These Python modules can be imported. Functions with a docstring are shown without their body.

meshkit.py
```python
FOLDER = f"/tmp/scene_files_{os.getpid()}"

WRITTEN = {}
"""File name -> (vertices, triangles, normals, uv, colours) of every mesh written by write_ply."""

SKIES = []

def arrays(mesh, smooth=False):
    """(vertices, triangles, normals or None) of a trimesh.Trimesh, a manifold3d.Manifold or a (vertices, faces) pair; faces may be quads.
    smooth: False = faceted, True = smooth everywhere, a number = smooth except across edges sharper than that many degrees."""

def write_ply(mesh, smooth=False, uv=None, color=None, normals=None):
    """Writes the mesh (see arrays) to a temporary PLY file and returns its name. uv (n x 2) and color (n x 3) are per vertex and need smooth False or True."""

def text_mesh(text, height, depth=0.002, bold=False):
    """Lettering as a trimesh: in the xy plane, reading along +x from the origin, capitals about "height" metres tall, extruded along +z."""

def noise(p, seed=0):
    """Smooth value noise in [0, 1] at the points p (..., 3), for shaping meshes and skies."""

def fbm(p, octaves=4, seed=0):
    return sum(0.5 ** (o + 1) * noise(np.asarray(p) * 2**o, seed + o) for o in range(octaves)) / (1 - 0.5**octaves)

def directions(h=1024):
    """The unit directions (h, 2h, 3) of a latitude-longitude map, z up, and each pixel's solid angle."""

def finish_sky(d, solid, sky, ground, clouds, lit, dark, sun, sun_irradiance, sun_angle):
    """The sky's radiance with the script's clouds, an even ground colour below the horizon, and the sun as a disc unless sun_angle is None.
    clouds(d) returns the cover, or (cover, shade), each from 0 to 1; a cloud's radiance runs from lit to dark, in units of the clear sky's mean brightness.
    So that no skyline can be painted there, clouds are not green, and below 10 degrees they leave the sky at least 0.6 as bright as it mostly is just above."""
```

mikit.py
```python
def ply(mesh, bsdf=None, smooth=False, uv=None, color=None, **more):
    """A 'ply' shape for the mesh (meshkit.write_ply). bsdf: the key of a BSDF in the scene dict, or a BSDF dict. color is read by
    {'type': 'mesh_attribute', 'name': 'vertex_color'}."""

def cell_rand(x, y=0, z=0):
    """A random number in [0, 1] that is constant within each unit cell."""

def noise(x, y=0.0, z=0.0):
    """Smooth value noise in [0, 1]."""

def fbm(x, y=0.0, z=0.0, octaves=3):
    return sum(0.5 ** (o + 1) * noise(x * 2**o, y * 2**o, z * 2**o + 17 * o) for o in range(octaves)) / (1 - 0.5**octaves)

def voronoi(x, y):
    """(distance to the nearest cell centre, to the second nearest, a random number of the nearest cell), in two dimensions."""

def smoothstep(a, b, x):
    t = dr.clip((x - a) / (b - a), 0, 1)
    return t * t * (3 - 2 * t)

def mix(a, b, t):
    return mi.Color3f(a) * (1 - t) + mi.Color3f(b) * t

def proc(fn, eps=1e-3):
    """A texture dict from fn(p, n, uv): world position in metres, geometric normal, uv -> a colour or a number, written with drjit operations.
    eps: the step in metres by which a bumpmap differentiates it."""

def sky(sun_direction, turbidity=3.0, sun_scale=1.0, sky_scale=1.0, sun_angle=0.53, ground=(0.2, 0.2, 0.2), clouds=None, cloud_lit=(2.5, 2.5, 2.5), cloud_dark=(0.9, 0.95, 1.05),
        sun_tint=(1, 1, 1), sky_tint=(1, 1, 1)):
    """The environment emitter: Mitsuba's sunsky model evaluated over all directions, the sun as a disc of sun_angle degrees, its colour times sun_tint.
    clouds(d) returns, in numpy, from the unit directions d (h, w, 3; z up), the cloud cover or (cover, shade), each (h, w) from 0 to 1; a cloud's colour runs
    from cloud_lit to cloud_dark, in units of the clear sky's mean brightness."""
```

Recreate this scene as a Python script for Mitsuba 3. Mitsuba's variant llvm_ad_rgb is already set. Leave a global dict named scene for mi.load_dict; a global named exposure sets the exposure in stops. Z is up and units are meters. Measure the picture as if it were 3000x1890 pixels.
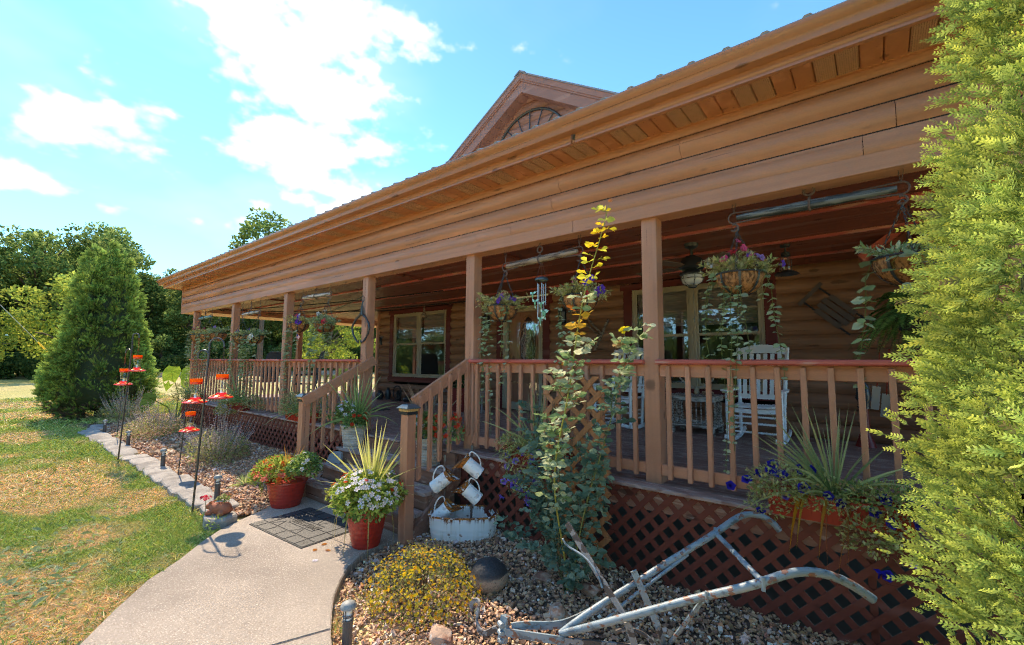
import math, random
import numpy as np
import trimesh
import mitsuba as mi
import drjit as dr
import mikit, meshkit
from mikit import noise, fbm, voronoi, cell_rand, smoothstep, mix, proc

T = mi.ScalarTransform4f
scene, labels = {}, {}

# ------------------------------------------------------------------ camera, sky, exposure
CAM = np.array([3.6089, -3.5676, 1.6747])
YAW, PITCH, ROLL = -0.68614, 0.08868, 0.00654
_f = np.array([math.sin(YAW) * math.cos(PITCH), math.cos(YAW) * math.cos(PITCH), math.sin(PITCH)])
_r = np.array([math.cos(YAW), -math.sin(YAW), 0.0])
_u = np.cross(_r, _f)
_u = -math.sin(ROLL) * _r + math.cos(ROLL) * _u
scene['camera'] = {'type': 'perspective', 'fov': 97.853, 'fov_axis': 'x', 'near_clip': 0.05, 'far_clip': 3000.0,
                   'to_world': T().look_at(origin=CAM.tolist(), target=(CAM + _f).tolist(), up=_u.tolist())}
SUN = np.array([-0.82, 0.145, 1.0])
CLOUDS = [  # azimuth, elevation, half sizes (degrees), tilt, strength
    (-72, 37, 9, 4.5, 20, 1.0), (-66, 33.5, 8, 4.5, 10, 1.1), (-61.5, 31.5, 6, 4.5, 10, 1.0), (-59, 36.5, 7, 4, 15, 1.0), (-63, 28.5, 6.5, 3.5, -10, 1.1), (-66, 24.5, 6, 3.2, -15, 1.05), (-63.5, 21, 6, 2.6, -20, 1.0),
    (-62, 18, 4, 2.0, -10, 1.0), (-59, 20.5, 3.5, 2.0, 10, .8), (-58, 26, 3.2, 2.4, 0, .9), (-70.5, 22.5, 4, 1.1, -5, .75),
    (-86.0, 21.6, 4.2, 2.3, 25, .95), (-82.5, 22.0, 4.6, 2.2, -5, 1.0), (-79.8, 20.2, 4.0, 1.5, -15, .85), (-77.2, 18.8, 2.6, .9, -5, .8),
    (-88.5, 15.4, 3.0, 1.2, -5, .95), (-86.5, 14.9, 2.0, .8, -10, .8), (-82.3, 14.1, 1.2, .7, 0, .7), (-75.2, 14.2, 1.8, .9, -5, .85), (-72.2, 14.1, 2.6, 1.2, 5, .85), (-70, 17.2, 2.2, .9, -10, .8),
    (-58, 15.5, 3, 1.2, 10, .6), (40, 30, 18, 5, 10, .8), (110, 35, 22, 6, -5, .8), (175, 30, 20, 6, 8, .75), (-130, 38, 18, 6, 5, .75), (80, 60, 20, 8, 0, .7), (-150, 22, 12, 3, 0, .7)]


def clouds(d):
    az, el = np.degrees(np.arctan2(d[..., 0], d[..., 1])), np.degrees(np.arcsin(np.clip(d[..., 2], -1, 1)))
    big = np.zeros(az.shape)
    for a, e, sa, se, tilt, k in CLOUDS:
        da = ((az - a + 180) % 360 - 180) * np.cos(np.radians(e))
        de = el - e
        c, s = math.cos(math.radians(tilt)), math.sin(math.radians(tilt))
        x, y = (da * c + de * s) / sa, (-da * s + de * c) / se
        big = np.maximum(big, k * np.exp(-0.75 * (x * x + y * y)))
    n = meshkit.fbm(d * np.array([16, 16, 22.0]), 6, 3)
    n2 = meshkit.fbm(d * np.array([60, 60, 80.0]), 4, 9)
    v = big * .90 + (n - 0.5) * 1.7 + (n2 - .5) * .55
    cover = np.clip((v - 0.32) / 0.50, 0, 1)
    cover = cover * cover * (3 - 2 * cover)
    wisp = np.clip((meshkit.fbm(d * np.array([4, 4, 7.0]), 5, 21) - .50) * 1.0, 0, .16) * np.clip((-az - 48) / 8, 0.15, 1)
    shade = np.clip((v - .55) * 1.3, 0, 1) * np.clip(meshkit.fbm(d * 24, 5, 5) * 3.0 - .95, 0, 1)
    return np.maximum(cover * .97, wisp), shade * .75


scene['sky'] = mikit.sky(SUN.tolist(), turbidity=1.6, clouds=clouds, cloud_lit=(1.75, 1.75, 1.75), cloud_dark=(.98, 1.02, 1.08),
                         sky_tint=(.93, 1.33, 1.41), sky_scale=1.42, sun_tint=(1.0, .97, .92), ground=(.22, .2, .13))
exposure = 2.42

# ------------------------------------------------------------------ helpers
RNG = np.random.default_rng(7)
VC = {'leaf', 'petal', 'vrough', 'vgloss', 'vmetal', 'pebble', 'blade'}


def nrm(a):
    a = np.asarray(a, float)
    return a / np.maximum(np.linalg.norm(a, axis=-1, keepdims=True), 1e-9)


class MB:
    def __init__(s):
        s.v, s.f, s.c, s.n = [], [], [], 0

    def add(s, v, f, c=(1, 1, 1)):
        v, f = np.asarray(v, float).reshape(-1, 3), np.asarray(f, int)
        if f.shape[1] == 4:
            f = np.vstack([f[:, [0, 1, 2]], f[:, [0, 2, 3]]])
        s.v.append(v); s.f.append(f + s.n); s.c.append(np.broadcast_to(np.asarray(c, float), v.shape)); s.n += len(v)
        return s

    def box(s, x0, x1, y0, y1, z0, z1, c=(1, 1, 1)):
        v = [[x, y, z] for x in (x0, x1) for y in (y0, y1) for z in (z0, z1)]
        return s.add(v, [[0, 1, 3, 2], [4, 6, 7, 5], [0, 4, 5, 1], [2, 3, 7, 6], [0, 2, 6, 4], [1, 5, 7, 3]], c)

    def prism(s, poly, a, b, frame=None, c=(1, 1, 1), caps=True):
        """poly (n,2) counter-clockwise seen from +axis, swept from a to b along frame[2]; frame = (e1, e2, e3) default y,z,x"""
        e1, e2, e3 = frame if frame is not None else (np.array([0, 1., 0]), np.array([0, 0, 1.]), np.array([1., 0, 0]))
        poly = np.asarray(poly, float); n = len(poly)
        base = poly[:, :1] * e1 + poly[:, 1:2] * e2
        v = np.vstack([base + a * e3, base + b * e3])
        f = [[i, (i + 1) % n, (i + 1) % n + n, i + n] for i in range(n)]
        f = np.vstack([np.array(f)[:, [0, 1, 2]], np.array(f)[:, [0, 2, 3]]])
        if caps:
            f = np.vstack([f, [[0, i + 1, i] for i in range(1, n - 1)], [[n, n + i, n + i + 1] for i in range(1, n - 1)]])
        return s.add(v, f, c)

    def cbox(s, x0, x1, y0, y1, z0, z1, b=.004, c=(1, 1, 1)):
        """box with its four long edges chamfered"""
        L = [x1 - x0, y1 - y0, z1 - z0]; k = int(np.argmax(L)); o = [(1, 2), (2, 0), (0, 1)][k]
        lo, hi = [x0, y0, z0], [x1, y1, z1]
        a0, a1, b0, b1 = lo[o[0]], hi[o[0]], lo[o[1]], hi[o[1]]
        poly = [(a0 + b, b0), (a1 - b, b0), (a1, b0 + b), (a1, b1 - b), (a1 - b, b1), (a0 + b, b1), (a0, b1 - b), (a0, b0 + b)]
        E = np.eye(3)
        return s.prism(poly, lo[k], hi[k], (E[o[0]], E[o[1]], E[k]), c)

    def bar(s, p, q, w, h, up=(0, 0, 1), c=(1, 1, 1), b=0.0):
        p, q = np.asarray(p, float), np.asarray(q, float)
        e3 = nrm(q - p); e1 = nrm(np.cross(up, e3)); e2 = np.cross(e3, e1)
        x, y = w / 2, h / 2
        poly = [(-x + b, -y), (x - b, -y), (x, -y + b), (x, y - b), (x - b, y), (-x + b, y), (-x, y - b), (-x, -y + b)] if b else [(-x, -y), (x, -y), (x, y), (-x, y)]
        m = MB().prism(poly, 0, np.linalg.norm(q - p), (e1, e2, e3))
        return s.add(m.v[0] + p, m.f[0], c)

    def tube(s, pts, r, n=6, c=(1, 1, 1), cap=True):
        p = np.asarray(pts, float); m = len(p)
        r = np.broadcast_to(np.asarray(r, float), (m,))
        t = nrm(np.gradient(p, axis=0))
        a = np.cross(t[0], [0, 0, 1.0] if abs(t[0][2]) < .9 else [1.0, 0, 0]); a = nrm(a)
        A = []
        for i in range(m):
            a = nrm(a - t[i] * (a @ t[i])); A.append(a)
        A = np.array(A); B = np.cross(t, A)
        g = np.arange(n) * 2 * np.pi / n
        v = (p[:, None] + r[:, None, None] * (np.cos(g)[None, :, None] * A[:, None] + np.sin(g)[None, :, None] * B[:, None])).reshape(-1, 3)
        i, j = np.meshgrid(np.arange(m - 1), np.arange(n), indexing='ij')
        f = np.stack([i * n + j, i * n + (j + 1) % n, (i + 1) * n + (j + 1) % n, (i + 1) * n + j], -1).reshape(-1, 4)
        f = np.vstack([f[:, [0, 1, 2]], f[:, [0, 2, 3]]])
        if cap:
            k = len(v); v = np.vstack([v, p[:1], p[-1:]])
            f = np.vstack([f, [[k, (q + 1) % n, q] for q in range(n)], [[k + 1, (m - 1) * n + q, (m - 1) * n + (q + 1) % n] for q in range(n)]])
        if np.ndim(c) == 2:
            c = np.repeat(np.asarray(c), n, 0); c = np.vstack([c, c[:1], c[-1:]]) if cap else c
        return s.add(v, f, c)

    def lathe(s, prof, at=(0, 0, 0), n=20, c=(1, 1, 1), sx=1.0, sy=1.0):
        prof = np.asarray(prof, float); m = len(prof); g = np.arange(n) * 2 * np.pi / n
        v = np.stack([prof[:, :1] * np.cos(g) * sx, prof[:, :1] * np.sin(g) * sy, np.repeat(prof[:, 1:2], n, 1)], -1).reshape(-1, 3) + np.asarray(at)
        i, j = np.meshgrid(np.arange(m - 1), np.arange(n), indexing='ij')
        f = np.stack([i * n + j, i * n + (j + 1) % n, (i + 1) * n + (j + 1) % n, (i + 1) * n + j], -1).reshape(-1, 4)
        return s.add(v, f, c)

    def inst(s, tv, tf, pos, R, sc, c, c2=None, w=None):
        """copies of a template: R (N,3,3) columns = local axes; sc (N,) or (N,3); c (N,3); w (m,) mixes c towards c2"""
        tv, tf, pos = np.asarray(tv, float), np.asarray(tf, int), np.asarray(pos, float)
        N, m = len(pos), len(tv)
        sc = np.asarray(sc, float)
        sc = np.broadcast_to(sc[:, None] if sc.ndim == 1 else sc, (N, 3))
        v = np.einsum('nij,nmj->nmi', R, tv[None] * sc[:, None, :]) + pos[:, None]
        f = (tf[None] + (np.arange(N) * m)[:, None, None]).reshape(-1, tf.shape[1])
        col = np.broadcast_to(np.asarray(c, float).reshape(-1, 1, 3), (N, m, 3))
        if w is not None:
            ww = np.asarray(w, float)[None, :, None]
            col = col * (1 - ww) + np.broadcast_to(np.asarray(c2, float).reshape(-1, 1, 3), (N, m, 3)) * ww
        return s.add(v.reshape(-1, 3), f, col.reshape(-1, 3))

    def mesh(s):
        return np.vstack(s.v), np.vstack(s.f), np.clip(np.vstack(s.c), 0, 1)


USED = {}


def numbered(k):
    n = USED.get(k, -1) + 1
    USED[k] = n
    return k if n == 0 else f'{k}_{n:03d}'


def thing(name, label, cat, group=None):
    k = numbered(name)
    labels[k] = {'label': label, 'category': cat}
    if group:
        labels[k]['group'] = group
    return k


def put(key, mb, bsdf, smooth=False):
    v, f, c = mb.mesh()
    if bsdf in VC:
        scene[key] = mikit.ply((v, f), bsdf, True if smooth else False, color=c)
    else:
        scene[key] = mikit.ply((v, f), bsdf, smooth)
    return key


def part(parent, name, mb, bsdf, smooth=False, label=None, stuff=False):
    k = numbered(parent + '__' + name)
    put(k, mb, bsdf, smooth)
    if label or stuff:
        labels[k] = {}
        if label: labels[k]['label'] = label
        if stuff: labels[k]['kind'] = 'stuff'
    return k


def solo(name, mb, bsdf, label, cat, smooth=False, group=None):
    k = thing(name, label, cat, group)
    return put(k, mb, bsdf, smooth)


def setting(name, mb, bsdf, smooth=False, kind='structure', label=None):
    put(name, mb, bsdf, smooth)
    labels[name] = {'kind': kind}
    if label: labels[name]['label'] = label
    return name


def frames(axis, normal):
    """local y = axis, local z ~ normal"""
    y = nrm(axis); x = nrm(np.cross(y, normal)); z = np.cross(x, y)
    return np.stack([x, y, z], -1)


def unit(rng, n):
    return nrm(rng.normal(size=(n, 3)))


LEAF = (np.array([[0, 0, 0], [-.30, .42, .07], [-.2, .78, .05], [0, 1, -.04], [.2, .78, .05], [.30, .42, .07], [0, .5, -.02]]), np.array([[0, 6, 1], [1, 6, 2], [2, 6, 3], [3, 6, 4], [4, 6, 5], [5, 6, 0]]))
LEAF2 = (np.array([[0, 0, 0], [-.34, .5, .08], [0, 1, -.05], [.34, .5, .08]]), np.array([[0, 2, 1], [0, 3, 2]]))
ROUND = (np.array([[0, 0, 0], [-.42, .25, .05], [-.46, .6, .06], [0, 1, -.05], [.46, .6, .06], [.42, .25, .05], [0, .5, -.03]]), np.array([[0, 6, 1], [1, 6, 2], [2, 6, 3], [3, 6, 4], [4, 6, 5], [5, 6, 0]]))


def _flower5():
    v, f, w = [[0, 0, 0]], [], [.9]
    for k in range(5):
        a = k * 2 * np.pi / 5
        for da, r, z in ((-.52, .7, .12), (-.28, 1.0, .06), (.28, 1.0, .06), (.52, .7, .12)):
            v.append([r * math.cos(a + da), r * math.sin(a + da), z]); w.append(0)
        b = 1 + 4 * k
        f += [[0, b, b + 1], [0, b + 1, b + 2], [0, b + 2, b + 3]]
    return np.array(v), np.array(f), np.array(w)


def _petunia():
    v, f, w = [], [], []
    n = 10
    for r, z, ww in ((.08, -1.1, 1), (.22, -.25, .8), (.62, .02, .25), (1.0, 0, 0)):
        for k in range(n):
            a = k * 2 * np.pi / n
            rr = r * (1 + (.10 * math.cos(k * math.pi) if r > .9 else 0))
            v.append([rr * math.cos(a), rr * math.sin(a), z + (.10 * math.sin(k * 2.5) if r > .9 else 0)]); w.append(ww)
    for i in range(3):
        for j in range(n):
            f.append([i * n + j, i * n + (j + 1) % n, (i + 1) * n + (j + 1) % n]); f.append([i * n + j, (i + 1) * n + (j + 1) % n, (i + 1) * n + j])
    return np.array(v), np.array(f), np.array(w)


FLOWER5, PETUNIA = _flower5(), _petunia()


def jitter(rng, col, n, amt=.15, hue=.06):
    c = np.asarray(col, float)[None] * (1 + amt * rng.normal(size=(n, 1))) * (1 + hue * rng.normal(size=(n, 3)))
    return np.clip(c, .005, .95)


def pick(rng, cols, n, p=None):
    cols = np.asarray(cols, float)
    return cols[rng.choice(len(cols), n, p=p)]


def leaves(mb, rng, P, axis, normal, size, col, tpl=LEAF2, width=1.0, c2=None, w=None):
    sc = np.stack([np.asarray(size) * width, np.asarray(size), np.asarray(size)], -1)
    return mb.inst(tpl[0], tpl[1], P, frames(axis, normal), sc, col, c2, w)


def ribbon(mb, pts, width, col, col2=None, side=None):
    """long leaf: a folded ribbon along pts, tapering to a tip"""
    p = np.asarray(pts, float); m = len(p)
    t = nrm(np.gradient(p, axis=0))
    sd = nrm(np.cross(t, [0, 0, 1.0]) + 1e-6) if side is None else nrm(np.asarray(side) - t * (t @ np.asarray(side))[:, None])
    up = np.cross(sd, t)
    s = np.linspace(0, 1, m)
    w = width * np.minimum(1, .55 + 1.6 * s) * np.clip((1.0 - s) * 2.2, 0.03, 1)
    v = np.stack([p - sd * w[:, None] / 2 + up * w[:, None] * .12, p, p + sd * w[:, None] / 2 + up * w[:, None] * .12], 1).reshape(-1, 3)
    f = []
    for i in range(m - 1):
        a, b = 3 * i, 3 * i + 3
        f += [[a, a + 1, b + 1], [a, b + 1, b], [a + 1, a + 2, b + 2], [a + 1, b + 2, b + 1]]
    c = np.asarray(col, float)
    if col2 is not None:
        c = np.repeat(c[None] * (1 - s[:, None]) + np.asarray(col2)[None] * s[:, None], 3, 0)
    mb.add(v, f, c)


def spike(mb, rng, base, n, length, el=(25, 88), droop=.25, width=.014, cols=((.10, .17, .05), (.20, .26, .06)), tip=None):
    base = np.asarray(base, float)
    for i in range(n):
        a = rng.uniform(0, 2 * np.pi); e = np.radians(rng.uniform(*el))
        L = length * rng.uniform(.6, 1.08)
        d = np.array([math.cos(a) * math.cos(e), math.sin(a) * math.cos(e), math.sin(e)])
        s = np.linspace(0, 1, 7)
        g = droop * L * math.cos(e) * rng.uniform(.3, 1.5)
        pts = base + d * .01 + d[None] * (s * L)[:, None] - np.array([0, 0, 1.0])[None] * (g * s ** 2.2)[:, None]
        c = np.asarray(cols[rng.integers(len(cols))]) * rng.uniform(.8, 1.2)
        ribbon(mb, pts, width * rng.uniform(.8, 1.15), c, c * 1.15 if tip is None else np.asarray(tip) * rng.uniform(.8, 1.2), side=np.cross(d, [math.sin(a * 3), math.cos(a * 5), .4]) + 1e-3)


def mound(mb, rng, c, r, n, size, cols, p=None, tpl=LEAF2, low=-.25, width=1.0, shell=.45, up=.6):
    """leaves through an ellipsoid of half sizes r round c; returns outward points for flowers"""
    d = unit(rng, n * 2); d = d[d[:, 2] > low][:n]; n = len(d)
    rad = (rng.uniform(shell ** 3, 1, n)) ** (1 / 3)
    rough = .85 + .3 * meshkit.noise(d * 2.6 + np.asarray(c) * 3.1)
    P = np.asarray(c) + d * np.asarray(r) * (rad * rough)[:, None]
    ax = nrm(d * .8 + unit(rng, n) * .75 + [0, 0, .15])
    nn = nrm(np.array([0, 0, up]) + d * .6 + unit(rng, n) * .5)
    leaves(mb, rng, P, ax, nn, size * rng.uniform(.65, 1.25, n), pick(rng, cols, n, p) * (1 + .16 * rng.normal(size=(n, 1))), tpl, width)


def shell_points(rng, c, r, n, low=-.1):
    d = unit(rng, n * 4); d = d[d[:, 2] > low][:n]
    rough = .85 + .3 * meshkit.noise(d * 2.6 + np.asarray(c) * 3.1)
    return np.asarray(c) + d * np.asarray(r) * (rough * rng.uniform(.92, 1.04, len(d)))[:, None], d


def blooms(parent, rng, P, d, size, col, tpl=FLOWER5, eye=(.6, .08, .12), name='bloom', tilt=.35, up=.45):
    """every bloom a part of its own"""
    for i in range(len(P)):
        m = MB(); nn = nrm(d[i] + np.array([0, 0, up]) + tilt * rng.normal(size=3))
        R = frames(nrm(np.cross(nn, rng.normal(size=3)))[None], nn[None])
        cc = np.asarray(col if np.ndim(col) == 1 else col[rng.integers(len(col))]) * rng.uniform(.85, 1.1)
        m.inst(tpl[0], tpl[1], P[i:i + 1], R, np.array([size * rng.uniform(.8, 1.15)]), cc[None], np.asarray(eye)[None], tpl[2])
        part(parent, name, m, 'petal')


def bloom_mass(mb, rng, P, d, size, cols, tpl=FLOWER5, eye=(.6, .08, .12), tilt=.35, up=.45):
    n = len(P); nn = nrm(d + np.array([0, 0, up]) + tilt * rng.normal(size=(n, 3)))
    mb.inst(tpl[0], tpl[1], P, frames(nrm(np.cross(nn, rng.normal(size=(n, 3)))), nn), size * rng.uniform(.7, 1.2, n), pick(rng, cols, n), np.asarray(eye)[None], tpl[2])


VINE = ((.40, .47, .25), (.50, .55, .34), (.32, .40, .18))


def vine(mb, rng, start, length, leaf=.035, sway=.05, cols=VINE, out=(0, -1, 0), step=.05, sparse=1.0):
    n = max(4, int(length / .06)); s = np.linspace(0, 1, n)
    a = rng.uniform(0, 6)
    o = np.asarray(out, float)
    pts = np.asarray(start) + np.stack([sway * np.sin(a + 3 * s) * s, sway * np.cos(1.3 * a + 2.5 * s) * s, -length * s], -1) + o * (.05 * np.minimum(1, s * 6))[:, None]
    mb.tube(pts, .0022, 4, (.22, .24, .08))
    z = rng.uniform(0, step)
    while z < length:
        if rng.uniform() < sparse:
            q = z / length; P = np.array([np.interp(q, s, pts[:, k]) for k in range(3)])
            az = rng.uniform(0, 6.28)
            for sgn in (0, np.pi):
                d = np.array([math.cos(az + sgn), math.sin(az + sgn), rng.uniform(-.7, .1)])
                leaves(mb, rng, P[None], d[None], np.array([[.1 * rng.normal(), -.5 + .3 * rng.normal(), 1.0]]), np.array([leaf * rng.uniform(.7, 1.25) * (1 - .35 * q)]), pick(rng, cols, 1) * rng.uniform(.8, 1.2), ROUND)
        z += step * rng.uniform(.5, 1.9)


def catenary(p, q, sag, n=10):
    s = np.linspace(0, 1, n)[:, None]
    return np.asarray(p) * (1 - s) + np.asarray(q) * s - np.array([0, 0, 1.0]) * (4 * sag * s * (1 - s))


def arc(c, r, a0, a1, n, e1, e2):
    g = np.radians(np.linspace(a0, a1, n))[:, None]
    return np.asarray(c) + r * (np.cos(g) * np.asarray(e1) + np.sin(g) * np.asarray(e2))


def chain(mb, p, q, link=.022, r=.0024, c=(.05, .05, .055)):
    """links as small flattened rings, alternately turned"""
    p, q = np.asarray(p, float), np.asarray(q, float)
    L = np.linalg.norm(q - p); n = max(2, int(L / link)); t = nrm(q - p)
    a = nrm(np.cross(t, [.3, .8, .1])); b = np.cross(t, a)
    for i in range(n):
        m = p + (q - p) * ((i + .5) / n); e = a if i % 2 else b
        g = np.linspace(0, 2 * np.pi, 7)
        pts = m + np.cos(g)[:, None] * t * (L / n * .62) + np.sin(g)[:, None] * e * link * .28
        mb.tube(pts, r, 3, c, cap=False)

# ------------------------------------------------------------------ materials
def flat(key, col, rough=.6, metal=0.0, spec=.5, **kw):
    scene[key] = {'type': 'twosided', 'bsdf': {'type': 'principled', 'base_color': {'type': 'rgb', 'value': list(col)}, 'roughness': rough, 'metallic': metal, 'specular': spec, **kw}}


def procm(key, fn, rough=.6, metal=0.0, spec=.4, bump=None, scale=.001, eps=1e-3):
    b = {'type': 'principled', 'base_color': proc(fn), 'roughness': rough, 'metallic': metal, 'specular': spec}
    if bump is not None:
        b = {'type': 'bumpmap', 'arbitrary': proc(bump, eps), 'scale': scale, 'bsdf': b}
    scene[key] = {'type': 'twosided', 'bsdf': b}


def grain(p, ax, f=1.0):
    q = [p.x * 34, p.y * 34, p.z * 34]
    q[ax] = (p.x, p.y, p.z)[ax] * 1.3
    return fbm(q[0] * f, q[1] * f, q[2] * f, octaves=3)


def painted(base, ax, var=.22, wear=None, mott=.22):
    def fn(p, n, uv):
        g = grain(p, ax)
        m = fbm(p.x * 2.1 + 3, p.y * 2.1, p.z * 2.7, octaves=4)
        s = noise(p.x * 160, p.y * 160, p.z * 160)
        col = mi.Color3f(base) * (1 - var * (g - .35) * 1.2) * (1 + mott * (m - .5)) * (.95 + .1 * s)
        knots = smoothstep(.77, .86, fbm(p.x * (4 if ax == 0 else 11) + 7, p.y * 11, p.z * (4 if ax == 2 else 11), octaves=2))
        crack = smoothstep(.80, .86, fbm(p.x * (1.1 if ax == 0 else 60) + 3, p.y * 60, p.z * (1.1 if ax == 2 else 60), octaves=2))
        pale = smoothstep(.55, .8, fbm(p.x * (.8 if ax == 0 else 7) + 1, p.y * 7, p.z * (.8 if ax == 2 else 7), octaves=3))
        col = mix(col, col * 1.12 + .035, pale) * (1 - .55 * knots) * (1 - .5 * crack)
        if wear is not None:
            w = smoothstep(.60, .72, fbm(p.x * (4 if ax == 0 else 22), p.y * 22, p.z * (4 if ax == 2 else 22), octaves=4))
            col = mix(col, wear, w * .75)
        return col
    return fn


def gbump(ax):
    return lambda p, n, uv: grain(p, ax, 1.6)


HX, HZ = painted((.475, .222, .130), 0), painted((.455, .212, .125), 2)
procm('paint_x', HX, .48, spec=.45, bump=gbump(0), scale=.0016)
procm('paint_z', HZ, .48, spec=.45, bump=gbump(2), scale=.0016)
procm('paint_soffit', painted((.42, .17, .075), 1, var=.05, mott=.12), .45)
procm('paint_gutter', painted((.39, .165, .082), 0, var=.06, mott=.14), .33, spec=.6)


def _perf(p, n, uv):
    a, b = p.x * 90 - dr.floor(p.x * 90) - .5, p.y * 90 - dr.floor(p.y * 90) - .5
    hole = dr.select(a * a + b * b < .085, 1.0, 0.0)
    return mix((.46, .25, .14), (.10, .05, .03), hole * .8)


procm('soffit_perforated', _perf, .5)
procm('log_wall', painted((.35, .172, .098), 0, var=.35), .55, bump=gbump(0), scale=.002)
procm('gable_log', painted((.36, .17, .12), 0, var=.15), .5)
procm('rail_red', painted((.48, .105, .08), 0, var=.25, wear=(.52, .28, .22)), .38, spec=.6)
procm('lattice_red', painted((.165, .042, .028), 0, var=.25, mott=.5), .55)
procm('trellis_wood', painted((.40, .165, .06), 2, var=.55, wear=(.10, .05, .025)), .6, bump=gbump(2), scale=.002)
procm('trim_red', painted((.15, .022, .02), 0, var=.1), .45)
procm('beadboard', painted((.20, .05, .028), 0, var=.35, mott=.3), .5)


def _deck(p, n, uv):
    g = grain(p, 0, 1.4)
    m = fbm(p.x * 1.1, p.y * 3, 1.0, octaves=4)
    w = smoothstep(.42, .7, fbm(p.x * 7, p.y * 30, p.z * 9, octaves=4))
    col = mix((.21, .125, .105), (.36, .26, .225), w * .8) * (.75 + .5 * g) * (.8 + .4 * m)
    # pale worn edge
    e = smoothstep(.06, .16, -p.y) * smoothstep(.35, .62, fbm(p.x * 9, p.y * 26, p.z * 20, octaves=3))
    return mix(col, (.42, .34, .31), e * .65)


procm('deck_wood', _deck, .6, bump=gbump(0), scale=.002)
procm('step_wood', painted((.25, .125, .085), 0, var=.4, wear=(.40, .28, .23)), .55, bump=gbump(0), scale=.002)


def _weather(base, dark):
    def fn(p, n, uv):
        g = fbm(p.x * 6, p.y * 55, p.z * 55, octaves=4)
        return mix(base, dark, smoothstep(.42, .62, g)) * (.8 + .4 * noise(p.x * 20, p.y * 20, p.z * 20))
    return fn


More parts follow.
